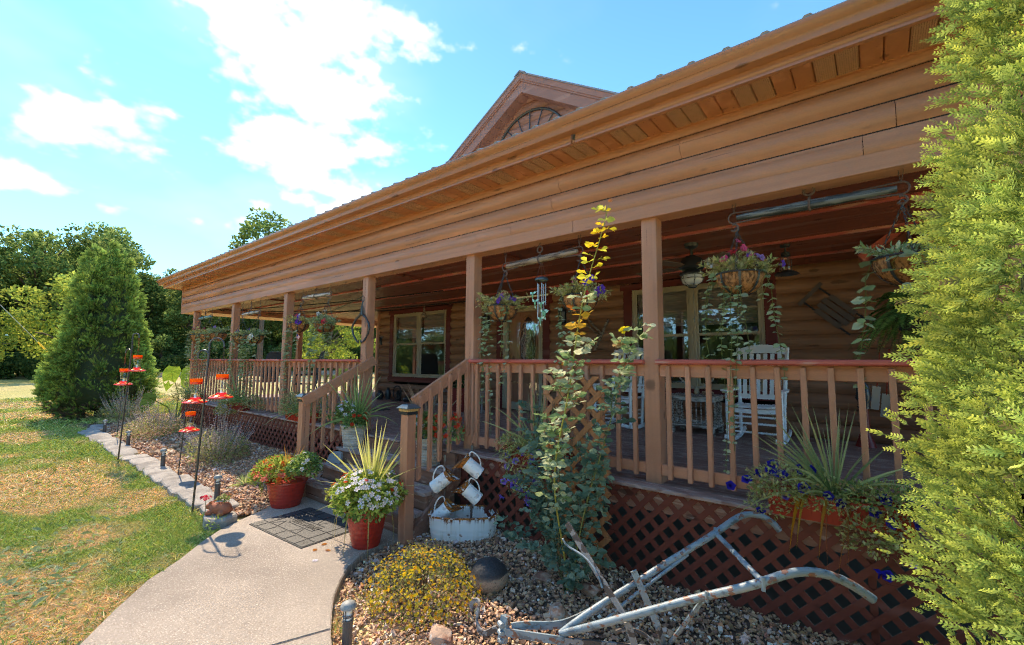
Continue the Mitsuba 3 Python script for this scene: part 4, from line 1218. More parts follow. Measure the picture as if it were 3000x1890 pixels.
def basket(c, r, apex, label, rng, kind, group='hanging flower baskets under the porch beam'):
    """c: centre of the rim"""
    b = thing('hanging_basket', label, 'hanging basket', group)
    c, apex = np.asarray(c, float), np.asarray(apex, float)
    pr = bowl(r)
    v = MB().lathe(pr, c, 26).lathe([(q * .93, z + .012) for q, z in pr][::-1], c, 26)
    vv, ff, _ = v.mesh()
    vv = vv + (meshkit.fbm(vv * 38, 3)[:, None] - .5) * nrm(vv - c) * .016
    part(b, 'liner', MB().add(vv, ff), 'coir', True)
    part(b, 'rim', MB().tube(arc(c + EZ * .004, r * 1.035, 0, 360, 28, EX, EY), .0065, 5, cap=False), 'iron', 50)
    for k in range(8):
        a = k * np.pi / 4 + .2
        dd = EX * math.cos(a) + EY * math.sin(a)
        m = MB(); t = np.linspace(0, np.pi / 2 * .93, 8); w = .009; sd = np.cross(dd, EZ)
        pts = c + (r * 1.04) * (np.cos(t)[:, None] * dd - .925 * np.sin(t)[:, None] * EZ)
        q = np.concatenate([pts - sd * w, pts + sd * w]); n = 8
        off = np.concatenate([pts * 0 + (np.cos(t)[:, None] * dd - np.sin(t)[:, None] * EZ) * .004] * 2)
        m.add(q + off, [[i, i + 1, i + 1 + n, i + n] for i in range(n - 1)])
        part(b, 'strap', m, 'iron')
    for k in range(3):
        a = k * 2.094 + .6; m = MB()
        chain(m, apex, c + r * (EX * math.cos(a) + EY * math.sin(a)), .026, .0026)
        part(b, 'chain', m, 'vgloss')
    hk = MB().tube(np.vstack([arc(apex + EZ * .02, .015, 200, -60, 9, EX, EZ), [apex - EZ * .005]]), .003, 5)
    part(b, 'hook', hk, 'iron')
    # planting
    fo = MB()
    ygreen = [(.58, .58, .20), (.70, .66, .28), (.44, .49, .16), (.52, .40, .22), (.74, .69, .36)]
    green = [(.40, .53, .25), (.52, .62, .35), (.32, .44, .18), (.62, .68, .44)]
    cols = ygreen if kind['tone'] == 'y' else green
    for q in kind['mounds']:
        mound(fo, rng, c + np.array(q[0]) * r * [1, 1, .8], np.array(q[1]) * r * [.95, .95, .8], int(q[2] * .6), q[3] * r * .8, cols, low=-.35, tpl=LEAF2, width=.6)
    for k in range(int(kind.get('sprigs', 10) * 1.8)):
        a = rng.uniform(0, 6.28); L = r * rng.uniform(.7, 1.5)
        s = np.linspace(0, 1, 6)[:, None]
        d = np.array([math.cos(a), math.sin(a), rng.uniform(.1, 1.3)])
        pts = c + np.array([math.cos(a), math.sin(a), 0]) * r * .5 + nrm(d) * s * L - EZ * (s ** 2) * .25 * r
        fo.tube(pts, .0028, 3, (.26, .24, .10), cap=False)
        n = 16; t = rng.uniform(.3, 1, n); Pp = np.stack([np.interp(t, s[:, 0], pts[:, i]) for i in range(3)], -1)
        leaves(fo, rng, Pp, nrm(unit(rng, n) + nrm(d)), unit(rng, n) + EZ, rng.uniform(.16, .30, n) * r, pick(rng, cols, n) * rng.uniform(.7, 1.2, (n, 1)), LEAF2, .6)
    part(b, 'foliage', fo, 'leaf')
    for x, y, L, lf in kind['vines']:
        m = MB(); dv = nrm(np.array([x, y, 0]) + 1e-6)
        st = c + np.array([x, y, 0]) * r * 1.0 + EZ * .015
        vine(m, rng, st, L, lf * 1.35, .06, out=dv, step=.045, sparse=.9)
        part(b, 'vine', m, 'leaf')
    for (x, y, z, col, tp) in kind['flowers']:
        m = MB(); p = c + np.array([x, y, z]) * r
        nn = nrm(np.array([x, y - .4, .5 * z]) + .5 * rng.normal(size=3) + EZ * .2)
        m.inst(PETUNIA[0], PETUNIA[1], p[None], frames(nrm(np.cross(nn, [.3, .2, 1.0]))[None], nn[None]), np.array([tp * rng.uniform(.85, 1.1)]), np.array([col]) * rng.uniform(.8, 1.1), np.array([np.asarray(col) * .5 + .08]), PETUNIA[2])
        part(b, 'bloom', m, 'petal')


PINK, RED, VIO, WHI, BLU, LIL = (.80, .10, .24), (.80, .03, .07), (.20, .06, .62), (.85, .85, .88), (.04, .02, .36), (.42, .25, .62)
rb = np.random.default_rng(21)
l, r_ = singletree((2.835, BY, 2.775), (3.755, BY, 2.775), .034, 'old_wood_dark', 'dark weathered harness bar hanging at the right end of the porch beam')
basket((2.84, BY, 2.335), .165, (2.83, BY, 2.665), 'coir flower basket with pink petunias in front of the wide right window', rb,
       dict(tone='y', sprigs=26, mounds=[((-.35, -.1, .30), (.95, .75, .40), 380, .28), ((.35, -.1, .32), (.95, .75, .42), 380, .28), ((.1, 0, .75), (.45, .45, .6), 240, .25)],
            vines=[(-.98, -.2, .62, .042), (.98, -.1, .78, .042), (-.45, -.5, .50, .04), (-.35, -.3, .95, .038), (.1, -.5, .62, .042), (.95, -.35, .22, .04), (-.9, -.4, .35, .04), (.0, -.45, 1.3, .032), (-.2, -.5, 1.45, .03)],
            flowers=[(.02, -.2, 1.55, PINK, .026), (-.25, -.5, 1.05, RED, .034), (-.1, -.5, 1.0, RED, .03), (.32, -.4, 1.15, PINK, .028), (-.5, -.7, .70, (.85, .06, .2), .036), (.6, -.5, .75, PINK, .03), (.85, -.3, .72, LIL, .026), (1.0, -.4, .6, LIL, .024), (1.75, -.2, .25, VIO, .03), (-1.05, -.5, .5, WHI, .028), (-1.3, -.3, .62, WHI, .024), (.5, -.2, .85, VIO, .03), (.2, -.2, 1.15, PINK, .025)]))
basket((3.785, BY, 2.325), .175, (3.775, BY, 2.665), 'coir flower basket half hidden by the evergreen at the right edge', rb,
       dict(tone='g', sprigs=8, mounds=[((0, 0, .2), (.9, .8, .35), 260, .34)],
            vines=[(-.98, -.2, .80, .058), (.2, -.95, .30, .065), (.6, -.7, .35, .06), (-.2, -.9, .1, .07), (.9, -.3, .3, .06)], flowers=[(.5, -.7, .8, (.6, .06, .4), .035)]))
l, r_ = singletree((.56, BY, 2.70), (1.44, BY, 2.735), .036, 'old_wood_brown', 'brown weathered harness bar hanging behind the climbing rose')
basket((.505, BY, 2.265), .165, (.53, BY, 2.63), 'coir flower basket with dark violet petunias left of the wind chime', rb,
       dict(tone='y', sprigs=26, mounds=[((-.3, -.1, .35), (.9, .7, .45), 300, .26), ((.5, -.2, .25), (.8, .7, .4), 260, .26), ((.0, 0, .8), (.45, .4, .5), 200, .22), ((1.1, -.3, -.1), (.35, .35, .35), 90, .26)],
            vines=[(-.9, -.3, .62, .036), (-.35, -.8, 1.05, .038), (-.1, -.8, 1.35, .036), (.6, -.8, .55, .042), (.75, -.6, .85, .042), (-.95, -.5, .9, .034)],
            flowers=[(.45, -.95, .3, VIO, .040), (.55, -.8, .55, VIO, .038), (.95, -.5, .45, VIO, .030), (-1.2, -.2, .55, (.7, .08, .2), .022), (-.4, -.7, .5, WHI, .025), (1.2, -.3, .4, VIO, .026)]))
basket((1.46, BY, 2.29), .17, (1.475, BY, 2.655), 'coir flower basket with blue violet petunias behind the top of the rose', rb,
       dict(tone='y', sprigs=26, mounds=[((-.35, -.1, .35), (.9, .7, .45), 260, .26), ((.6, -.2, .3), (.95, .7, .5), 330, .26), ((1.3, -.3, -.2), (.5, .4, .55), 170, .26)],
            vines=[(-.9, -.4, .7, .038), (-.5, -.8, .9, .036), (.1, -.8, 1.0, .036)],
            flowers=[(.9, -.6, .75, VIO, .040), (1.05, -.5, .9, VIO, .036), (.75, -.6, .65, VIO, .036), (1.55, -.4, .2, VIO, .042), (1.35, -.5, .05, VIO, .038), (.9, -.8, .0, RED, .03), (1.6, -.3, .35, VIO, .034), (-.1, -.4, .9, PINK, .03)]))
singletree((-4.02, BY, 2.755), (-3.14, BY, 2.745), .036, 'old_wood_grey', 'pale grey harness bar under the beam left of the iron tongs')
basket((-4.14, BY, 2.32), .165, (-4.10, BY, 2.63), 'coir flower basket with pink and violet petunias, left of the pair beside the tongs', rb,
       dict(tone='y', sprigs=24, mounds=[((-.2, 0, .45), (1.0, .8, .5), 420, .28), ((.7, -.2, .1), (.8, .7, .6), 300, .28)],
            vines=[(-.95, -.3, 1.05, .060), (-.85, -.5, 1.45, .055), (-.7, -.6, .8, .06), (.6, -.6, .6, .05)],
            flowers=[(-.9, -.5, .3, PINK, .04), (-.1, -.4, .75, RED, .036), (.2, -.4, .9, PINK, .03), (.45, -.3, .8, WHI, .04), (1.1, -.6, .1, VIO, .06), (-1.0, -.5, -.25, VIO, .03), (.9, -.5, .6, VIO, .03)]))
basket((-3.26, BY, 2.27), .165, (-3.17, BY, 2.62), 'coir flower basket with red petunias, right of the pair beside the tongs', rb,
       dict(tone='g', sprigs=14, mounds=[((-.1, 0, .5), (1.0, .8, .5), 360, .34), ((.8, -.2, 0), (.8, .7, .7), 360, .32)],
            vines=[(-.6, -.6, .75, .058), (-.2, -.8, .55, .055), (.3, -.8, 1.2, .05), (.8, -.5, .6, .058), (1.0, -.2, .9, .05), (-.3, -.9, .9, .05), (.5, -.7, .4, .06), (.9, -.4, .35, .06)],
            flowers=[(.95, -.6, .1, RED, .05), (.55, -.7, -.2, RED, .045), (.3, -.5, .55, RED, .04), (.5, -.8, -.7, (.7, .02, .05), .04), (-.5, -.4, .95, WHI, .04), (.3, -.2, 1.3, WHI, .035), (.9, -.6, .35, PINK, .035)]))
singletree((-6.66, BY, 2.63), (-5.82, BY, 2.64), .036, 'old_wood_grey', 'pale grey harness bar in the middle bay of the left porch')
basket((-6.66, BY, 2.17), .165, (-6.64, BY, 2.53), 'coir basket with small violet blooms, left of two in the middle left bay', rb,
       dict(tone='y', sprigs=18, mounds=[((0, 0, .4), (1.1, .8, .5), 380, .28)], vines=[(-.9, -.4, .7, .05), (-.4, -.8, 1.0, .05), (.5, -.8, .9, .05), (0, -.9, 1.3, .045)],
            flowers=[(-.3, -.5, .6, VIO, .035), (.4, -.5, .7, VIO, .035), (-.9, -.5, -.4, RED, .04)]))
basket((-6.03, BY, 2.165), .18, (-5.86, BY, 2.54), 'coir basket with thick trailing leaves, right of two in the middle left bay', rb,
       dict(tone='g', sprigs=12, mounds=[((0, 0, .4), (1.1, .8, .5), 340, .32), ((.8, -.3, -.4), (.6, .6, .7), 260, .34)], vines=[(-.3, -.9, .8, .06), (.2, -.9, 1.2, .06), (.6, -.8, .9, .062), (.9, -.4, 1.0, .06), (.0, -.9, .55, .06), (.5, -.6, 1.35, .05)],
            flowers=[(.0, -.5, .7, VIO, .035), (1.05, -.7, -.1, WHI, .05), (1.0, -.8, -.3, (.85, .8, .7), .045)]))
singletree((-9.42, BY, 2.70), (-8.55, BY, 2.71), .036, 'old_wood_teal', 'blue green harness bar in the far left bay of the porch')
for cx_, lb, fl in ((-9.38, 'coir flower basket at the far left corner post of the porch', [(-.6, -.5, .8, PINK, .045), (.5, -.4, .9, PINK, .04)]), (-8.72, 'coir flower basket second from the far left corner of the porch', [(.1, -.5, .8, PINK, .04)]), (-8.06, 'coir flower basket third from the far left corner of the porch', [(.3, -.5, .8, LIL, .04)])):
    basket((cx_, BY, 2.28), .185, (cx_ + .05, BY, 2.62), lb, rb, dict(tone='y' if cx_ < -8.5 else 'g', sprigs=14, mounds=[((0, 0, .4), (1.1, .9, .5), 300, .3)], vines=[(-.7, -.6, .6, .055), (.2, -.9, .9, .055), (.8, -.4, .7, .055), (-.2, -.9, 1.2, .05)], flowers=fl))

# wind chime with little birds
wc = thing('wind_chime', 'green wind chime with hummingbird ornaments hanging under the brown harness bar', 'wind chime')
c0 = np.array([1.02, BY, 2.515])
part(wc, 'cap', MB().lathe([(.066, -.02), (.070, -.012), (.062, .006), (.03, .018), (0, .02)], c0, 18), 'cap_blue', 50)
cords = MB()
for a in (0, 2.1, 4.2):
    cords.tube([c0 + [.055 * math.cos(a), .055 * math.sin(a), .005], c0 + EZ * .19], .0016, 3)
for k in range(6):
    a = k * np.pi / 3; p = c0 + [.05 * math.cos(a), .05 * math.sin(a), -.02]
    cords.tube([p, p - EZ * (.12 + .05 * k)], .0014, 3)
cords.tube([c0 + EZ * .19, c0 + EZ * .24], .003, 4)
part(wc, 'cord', cords, 'rusty_iron')
for k in range(5):
    a = k * 2 * np.pi / 5 + .4; p = c0 + [.042 * math.cos(a), .042 * math.sin(a), -.05]
    part(wc, 'tube', MB().tube([p, p - EZ * (.22 + .04 * k)], .0055, 7), 'aluminium', 50)
for u, z in ((-.075, -.17), (-.045, -.25), (.055, -.36), (.02, -.43), (-.05, -.50), (.075, -.37), (.03, -.28)):
    p = c0 + [u, -.05, z]; m = MB()
    m.lathe([(0, -.03), (.007, -.02), (.011, 0), (.009, .014), (.012, .022), (.007, .031), (0, .034)], p, 8, (.18, .42, .25))
    m.tube([p + [0, 0, .028], p + [.012, -.03, .034]], [.003, .001], 4, (.05, .05, .05))
    for s in (-1, 1):
        leaves(m, rb, p[None] + EZ * .01, np.array([[s, .25, .75]]), np.array([[0, -1, .2]]), np.array([.055]), np.array([[.45, .72, .58]]), LEAF2, .7)
    leaves(m, rb, p[None] - EZ * .02, np.array([[.1, .2, -1]]), np.array([[0, -1, .2]]), np.array([.04]), np.array([[.5, .7, .6]]), LEAF2, .6)
    part(wc, 'bird', m, 'vgloss', True)

# iron tongs on the post left of the steps
tg = thing('iron_tongs', 'dark iron ice tongs hung by a chain from the post left of the steps', 'tongs')
y0 = -.035
ch = MB(); chain(ch, (-2.03, y0, 2.60), (-2.045, y0, 2.44), .06, .008)
part(tg, 'chain', ch, 'vgloss')
part(tg, 'swivel', MB().tube([(-2.045, y0, 2.46), (-2.05, y0, 2.34)], [.018, .024], 8).lathe([(0, -.02), (.034, -.01), (.034, .01), (0, .02)], (-2.05, y0, 2.34), 10), 'iron', 50)
for s, xs in ((1, [-2.05, -2.16, -2.245, -2.262, -2.225, -2.14, -2.095, -2.085]), (-1, [-2.05, -1.95, -1.885, -1.872, -1.90, -1.98, -2.055, -2.085])):
    zs = [2.34, 2.28, 2.20, 2.14, 2.05, 1.965, 1.935, 1.975]
    part(tg, 'jaw', MB().tube([(x, y0 - .012 * s, z) for x, z in zip(xs, zs)], [.016, .015, .015, .015, .014, .013, .011, .007], 7), 'iron', 50)

# small flag below the left basket of that pair
fg = thing('small_flag', 'tiny striped red, white and blue flag hanging below a flower basket', 'flag')
fb = np.array([-4.03, -.02, 2.10]); fe = nrm(np.array([.92, 0, -.38])); fu = np.array([.38, 0, .92])
part(fg, 'stick', MB().tube([fb - fe * .03 - fu * .07, fb - fe * .005 + fu * .05], .003, 4), 'tan_vinyl')
m = MB()
for k in range(7):
    a, b = -.035 + k * .010, -.035 + (k + 1) * .010
    col = (.65, .03, .05) if k % 2 == 0 else (.85, .85, .85)
    x0 = .0 if k < 3 else .045
    m.add([fb + fe * x0 + fu * a, fb + fe * .105 + fu * a, fb + fe * .105 + fu * b, fb + fe * x0 + fu * b], [[0, 1, 2, 3]], col)
m.add([fb + fu * -.005, fb + fe * .0449 + fu * -.005, fb + fe * .0449 + fu * .035, fb + fu * .035], [[0, 1, 2, 3]], (.03, .05, .25))
part(fg, 'cloth', m, 'vrough')

# black cables strung under the left porch ceiling
cb = thing('ceiling_cable', 'black cables strung criss cross below the left porch ceiling', 'cable')
for a, b, s in (((-9.4, .5, 2.95), (-2.4, 1.8, 2.95), .05), ((-9.4, 2.9, 2.95), (-3.0, .9, 2.96), .06), ((-9.3, .3, 2.95), (-5.6, 3.2, 2.95), .05), ((-9.4, 1.6, 2.95), (-1.9, 3.1, 2.95), .07)):
    part(cb, 'strand', MB().tube(catenary(a, b, s), .011, 5), 'black')

# ceiling fan, hanging lamp, wall lamps
fn_ = thing('ceiling_fan', 'dark ceiling fan with a caged glass lamp in front of the wide right window', 'ceiling fan')
c0 = np.array([2.05, 1.50, 0])
part(fn_, 'canopy', MB().lathe([(0, 3.012), (.075, 3.012), (.07, 2.975), (.03, 2.95), (.014, 2.95), (.014, 2.86), (.0, 2.86)], c0, 16), 'iron', 40)
part(fn_, 'motor', MB().lathe([(0, 2.87), (.05, 2.87), (.105, 2.84), (.135, 2.78), (.14, 2.74), (.11, 2.715), (.06, 2.71), (0, 2.71)], c0, 20), 'iron', 40)
for k in range(5):
    a = k * 1.2566 + .5; d = np.array([math.cos(a), math.sin(a), 0]); sd = np.array([-d[1], d[0], 0])
    m = MB()
    for r0, r1, w0, w1 in ((.12, .24, .03, .03), (.2, .66, .055, .07)):
        q = [c0 + d * r0 - sd * w0 + EZ * 2.738, c0 + d * r1 - sd * w1 + EZ * 2.738, c0 + d * r1 + sd * w1 + EZ * 2.752, c0 + d * r0 + sd * w0 + EZ * 2.752]
        m.add(q + [p + EZ * .008 for p in q], [[0, 3, 2, 1], [4, 5, 6, 7], [0, 1, 5, 4], [1, 2, 6, 5], [2, 3, 7, 6], [3, 0, 4, 7]])
    part(fn_, 'blade', m, 'fan_blade')
part(fn_, 'shade_ring', MB().lathe([(.06, 2.709), (.125, 2.68), (.135, 2.66), (.10, 2.652), (.0, 2.652)], c0, 20), 'iron', 40)
part(fn_, 'lamp_glass', MB().lathe([(.10, 2.651), (.115, 2.62), (.10, 2.57), (.06, 2.545), (0, 2.54)], c0, 18), 'frosted', 50)
cg = MB().tube(arc(c0 + EZ * 2.61, .124, 0, 360, 20, EX, EY), .004, 4, cap=False)
for k in range(6):
    a = k * np.pi / 3; cg.tube([c0 + [r * math.cos(a), r * math.sin(a), z] for r, z in ((.124, 2.652), (.124, 2.61), (.105, 2.565), (.05, 2.535))], .004, 4)
cg.lathe([(0, 2.536), (.05, 2.536), (.045, 2.515), (0, 2.505)], c0, 12)
part(fn_, 'cage', cg, 'iron')
ch = MB().tube([c0 + [.02, -.03, 2.53], c0 + [.02, -.03, 2.18]], .002, 3).lathe([(0, 2.18), (.008, 2.17), (.004, 2.13), (0, 2.12)], c0 + [.02, -.03, 0], 6)
part(fn_, 'pull_chain', ch, 'iron')
lm = thing('barn_lamp', 'dark caged barn lamp hanging from the ceiling right of the flower basket', 'lamp')
c0 = np.array([2.86, 2.2, 0])
part(lm, 'stem', MB().lathe([(0, 3.012), (.05, 3.012), (.05, 2.99), (.008, 2.985), (.008, 2.93), (.04, 2.925), (.045, 2.88), (0, 2.875)], c0, 12), 'iron', 40)
part(lm, 'glass', MB().lathe([(.035, 2.874), (.045, 2.82), (.05, 2.74), (.03, 2.70)], c0, 14), 'clear', 40)
part(lm, 'shade', MB().lathe([(.04, 2.72), (.10, 2.70), (.125, 2.675), (.12, 2.672), (.04, 2.70)], c0, 18), 'iron', 40)
cg = MB()
for k in range(6):
    a = k * np.pi / 3; cg.tube([c0 + [.052 * math.cos(a), .052 * math.sin(a), z] for z in (2.88, 2.80, 2.70)], .003, 4)
part(lm, 'cage', cg, 'iron')
for x, lb in ((-.89, 'dark carriage lamp on the wall right of the entry door'), (-2.81, 'dark carriage lamp on the wall left of the entry door')):
    w = thing('wall_lamp', lb, 'wall lamp', 'carriage lamps beside the entry door')
    o = np.array([x, YW - .12, 2.52])
    part(w, 'bracket', MB().cbox(x - .05, x + .05, YW - .045, YW - .03, 2.40, 2.66).tube([o + [0, .08, .10], o + [0, .02, .19], o + [0, 0, .17]], .010, 6), 'iron')
    part(w, 'lantern', MB().lathe([(0, .17), (.02, .165), (.08, .10), (.085, .085), (.07, .085), (.055, -.10), (.06, -.115), (.03, -.14), (0, -.16)], o, 6), 'iron')

# old tool and sled on the wall, gourd, iron ornament
tl = thing('old_wooden_tool', 'old wooden farm tool of joined bars on the log wall left of the wide window', 'farm tool')
y0 = YW - .07
for p, q, w in (((-.47, y0, 2.56), (-.10, y0 - .02, 2.18), .035), ((.03, y0, 2.43), (-.23, y0, 1.90), .06), ((-.52, y0 + .01, 2.13), (-.21, y0 + .01, 1.95), .045), ((-.45, y0 + .012, 2.40), (-.12, y0 - .0, 2.12), .022)):
    part(tl, 'bar', MB().bar(p, q, .03, w, EY, b=.004), 'old_wood_brown')
sl = thing('wooden_sled', 'small old wooden sled hanging slantwise on the log wall right of the wide window', 'sled')
sc_, su = np.array([3.20, YW - .06, 2.36]), nrm(np.array([.72, 0, -.69])); sv = np.array([.69, 0, .72])
for k in range(4):
    v_ = (k - 1.5) * .078
    q = sc_ + sv * v_
    part(sl, 'slat', MB().bar(q - su * (.20 - .03 * abs(k - 1.5)), q + su * (.24 - .03 * abs(k - 1.5)), .062, .014, EY), 'sled_wood')
for s in (-1, 1):
    part(sl, 'runner', MB().tube([sc_ + sv * s * .125 + EY * .02 + su * u for u in (-.36, -.2, 0, .2, .33)], .012, 6), 'iron')
part(sl, 'crossbar', MB().bar(sc_ - su * .34 - sv * .19, sc_ - su * .34 + sv * .19, .045, .016, EY), 'sled_wood')
for u in (-.12, .15):
    part(sl, 'cleat', MB().bar(sc_ + su * u - sv * .15 - EY * -.014, sc_ + su * u + sv * .15 + EY * .014, .03, .014, EY), 'sled_wood')
gd = thing('gourd_birdhouse', 'dried gourd birdhouse hanging in front of the left window', 'birdhouse')
c0 = np.array([-3.88, 2.6, 2.66])
part(gd, 'gourd', MB().lathe([(0, -.07), (.045, -.06), (.066, -.015), (.055, .03), (.026, .07), (.020, .13), (.012, .19), (0, .20)], c0, 16, sx=1, sy=1), 'old_wood_brown', True)
part(gd, 'hole', MB().lathe([(0, .0), (.020, .0)], (0, 0, 0), 12) if False else MB().add([c0 + [-.047 + .014 * math.cos(a) * .5 , -.050 - .007 * math.cos(a), .0 + .018 * math.sin(a)] for a in np.linspace(0, 6.28, 10)[:-1]], [[0, i, i + 1] for i in range(1, 8)]), 'black')
part(gd, 'cord', MB().tube([c0 + EZ * .19, [c0[0], c0[1], 3.01]], .003, 4), 'iron')
solo('iron_ornament', MB().bar((-6.66, YW - .05, 2.10), (-6.66, YW - .05, 2.30), .05, .02, EY).bar((-6.74, YW - .05, 2.32), (-6.58, YW - .05, 2.32), .03, .02, EY).tube([(-6.70, YW - .06, 2.32), (-6.66, YW - .09, 2.2), (-6.64, YW - .06, 2.1)], .014, 6), 'iron', 'small dark iron ornament on the log wall left of the left window', 'ornament')

# half wagon wheel on the gable
wh = thing('wagon_wheel_ornament', 'dark half wagon wheel mounted on the gable above the porch roof', 'ornament')
c0 = np.array([-1.02, GY + .20, 5.38])
part(wh, 'rim', MB().tube(arc(c0, .80, -10, 190, 30, EX, EZ), .022, 6), 'iron', 50)
for a in np.linspace(8, 172, 9):
    part(wh, 'spoke', MB().tube([c0 + .06 * (EX * math.cos(math.radians(a)) + EZ * math.sin(math.radians(a))), c0 + .785 * (EX * math.cos(math.radians(a)) + EZ * math.sin(math.radians(a)))], .011, 5), 'iron')
part(wh, 'hub', MB().tube([c0 - EY * .04, c0 + EY * .05], .07, 12), 'iron')
for a in (60, 120):
    part(wh, 'stay', MB().tube([c0 + .8 * (EX * math.cos(math.radians(a)) + EZ * math.sin(math.radians(a))), c0 + EY * .06 + .8 * (EX * math.cos(math.radians(a)) + EZ * math.sin(math.radians(a)))], .01, 5), 'iron')


def rocker(x, y, label, rz=0.0):
    k = thing('rocking_chair', label, 'rocking chair', 'white rocking chairs on the porch')
    cr, sr = math.cos(rz), math.sin(rz)

    def pt(name, m, smooth=False):
        v, f, _ = m.mesh(); w = np.stack([x + v[:, 0] * cr - v[:, 1] * sr, y + v[:, 0] * sr + v[:, 1] * cr, D + v[:, 2]], -1)
        part(k, name, MB().add(w, f), 'white_paint', smooth)
    for s in (-1, 1):
        pt('rear_post', MB().tube([(s * .24, .20, .05), (s * .245, .215, .40), (s * .265, .30, .80), (s * .285, .40, 1.16)], [.020, .024, .024, .022], 8), 50)
        pt('front_leg', MB().tube([(s * .285, -.26, .05), (s * .285, -.26, .62)], .022, 8), 50)
        pt('arm', MB().prism([(s * .27, -.34), (s * .34, -.33), (s * .335, -.10), (s * .30, .30), (s * .255, .30), (s * .25, -.30)][::s], .62, .643, (EX, EY, EZ)))
        yy = np.linspace(-.46, .52, 12); zz = .012 + .30 * (yy - .03) ** 2
        m = MB()
        for i in range(11):
            m.bar((s * .262, yy[i], zz[i] + .02), (s * .262, yy[i + 1] + .004, zz[i + 1] + .02), .030, .045)
        pt('runner', m)
        for zq in (.16, .27):
            pt('side_rung', MB().tube([(s * .28, -.26, zq), (s * .245, .205, zq)], .011, 6), 50)
    for zq in (.15, .25, .33):
        pt('front_rung', MB().tube([(-.28, -.26, zq), (.28, -.26, zq)], .012, 6), 50)
    pt('rear_rung', MB().tube([(-.24, .205, .2), (.24, .205, .2)], .011, 6), 50)
    u = np.linspace(-1, 1, 11)
    yb = lambda z: np.interp(z, [.40, .80, 1.16], [.215, .30, .40])
    cr_ = [(a * .262, 1.155 + .05 * (1 - a * a)) for a in u] + [(a * .262, 1.075 + .02 * (1 - a * a)) for a in u[::-1]]
    m = MB(); n = len(cr_)
    fr_ = [(px_, yb(z) - .012, z) for px_, z in cr_]; bk = [(px_, yb(z) + .010, z) for px_, z in cr_]
    m.add(fr_ + bk, [[i, (i + 1) % n, (i + 1) % n + n, i + n] for i in range(n)])
    m.add(fr_, [[i, n - 1 - i, n - 2 - i, i + 1] for i in range(10)]); m.add(bk, [[i, i + 1, n - 2 - i, n - 1 - i] for i in range(10)])
    pt('crest_rail', m)
    pt('back_rail', MB().bar((-.25, yb(.54), .54), (.25, yb(.54), .54), .024, .06))
    for i in range(6):
        xx = (i - 2.5) * .076
        pt('back_slat', MB().bar((xx, yb(.56), .565), (xx * 1.05, yb(1.08), 1.085), .046, .012, EY))
    sf = [(-.30, .395), (-.20, .375), (0, .365), (.2, .375), (.30, .395), (.30, .44), (.2, .425), (0, .415), (-.2, .425), (-.3, .44)]
    pt('seat_rail', MB().prism(sf, -.272, -.245, (EX, EZ, EY)))
    for i in range(7):
        xx = (i - 3) * .076; z0 = .43 + .012 * (abs(i - 3) / 3) ** 2
        m = MB(); q = np.linspace(-.31, .20, 5)
        for j in range(4):
            m.bar((xx, q[j], z0 + .035 * ((q[j] + .05) / .25) ** 2 * .3), (xx, q[j + 1] + .002, z0 + .035 * ((q[j + 1] + .05) / .25) ** 2 * .3), .062, .016)
        pt('seat_slat', m)


rocker(2.44, 2.62, 'white wooden rocking chair on the right, before the right sash of the wide window')
rocker(.60, 2.68, 'white wooden rocking chair behind the rose, left of the grey crate', -.03)

# poultry crate used as a table
ct = thing('poultry_crate', 'weathered grey wooden poultry crate used as a table between the rocking chairs', 'crate')
x0, x1, y0, y1, z0, z1 = 1.30, 1.90, 2.74, 3.20, D + .09, D + .50
for k in range(5):
    part(ct, 'top_board', MB().cbox(x0 - .02, x1 + .02, y0 - .02 + k * .1, y0 + .075 + k * .1, z1, z1 + .018, .002), 'old_wood_grey')
for yy in (y0, y1 - .03):
    part(ct, 'rail', MB().cbox(x0, x1, yy, yy + .03, z0, z0 + .05).cbox(x0, x1, yy, yy + .03, z1 - .06, z1 - .001), 'old_wood_grey')
for xx in (x0, x1 - .03):
    part(ct, 'side_rail', MB().cbox(xx, xx + .03, y0 + .031, y1 - .031, z0, z0 + .05).cbox(xx, xx + .03, y0 + .031, y1 - .031, z1 - .06, z1 - .001), 'old_wood_grey')
part(ct, 'floor_board', MB().box(x0 + .03, x1 - .03, y0 + .03, y1 - .03, z0 + .01, z0 + .022), 'old_wood_grey')
for k in range(9):
    xx = x0 + .04 + k * .065
    part(ct, 'dowel', MB().tube([(xx, y0 + .015, z0 + .05), (xx, y0 + .015, z1 - .06)], .0075, 6), 'old_wood_grey')
    part(ct, 'dowel', MB().tube([(xx, y1 - .015, z0 + .05), (xx, y1 - .015, z1 - .06)], .0075, 6), 'old_wood_grey')
for k in range(6):
    yy = y0 + .06 + k * .068
    for xx in (x0 + .015, x1 - .015):
        part(ct, 'dowel', MB().tube([(xx, yy, z0 + .05), (xx, yy, z1 - .06)], .0075, 6), 'old_wood_grey')
for xx in (x0 + .01, x1 - .06):
    for yy in (y0 + .01, y1 - .06):
        part(ct, 'foot', MB().box(xx, xx + .05, yy, yy + .05, D + .001, z0 - .0005), 'old_wood_grey')
an = thing('antler_skull', 'pale deer skull with antlers lying on the grey crate', 'antlers')
c0 = np.array([1.63, 2.92, D + .52])
part(an, 'skull', MB().lathe([(0, 0), (.035, .012), (.045, .04), (.035, .08), (.015, .10), (0, .105)], c0, 10, sx=.8, sy=1.3), 'tan_vinyl', True)
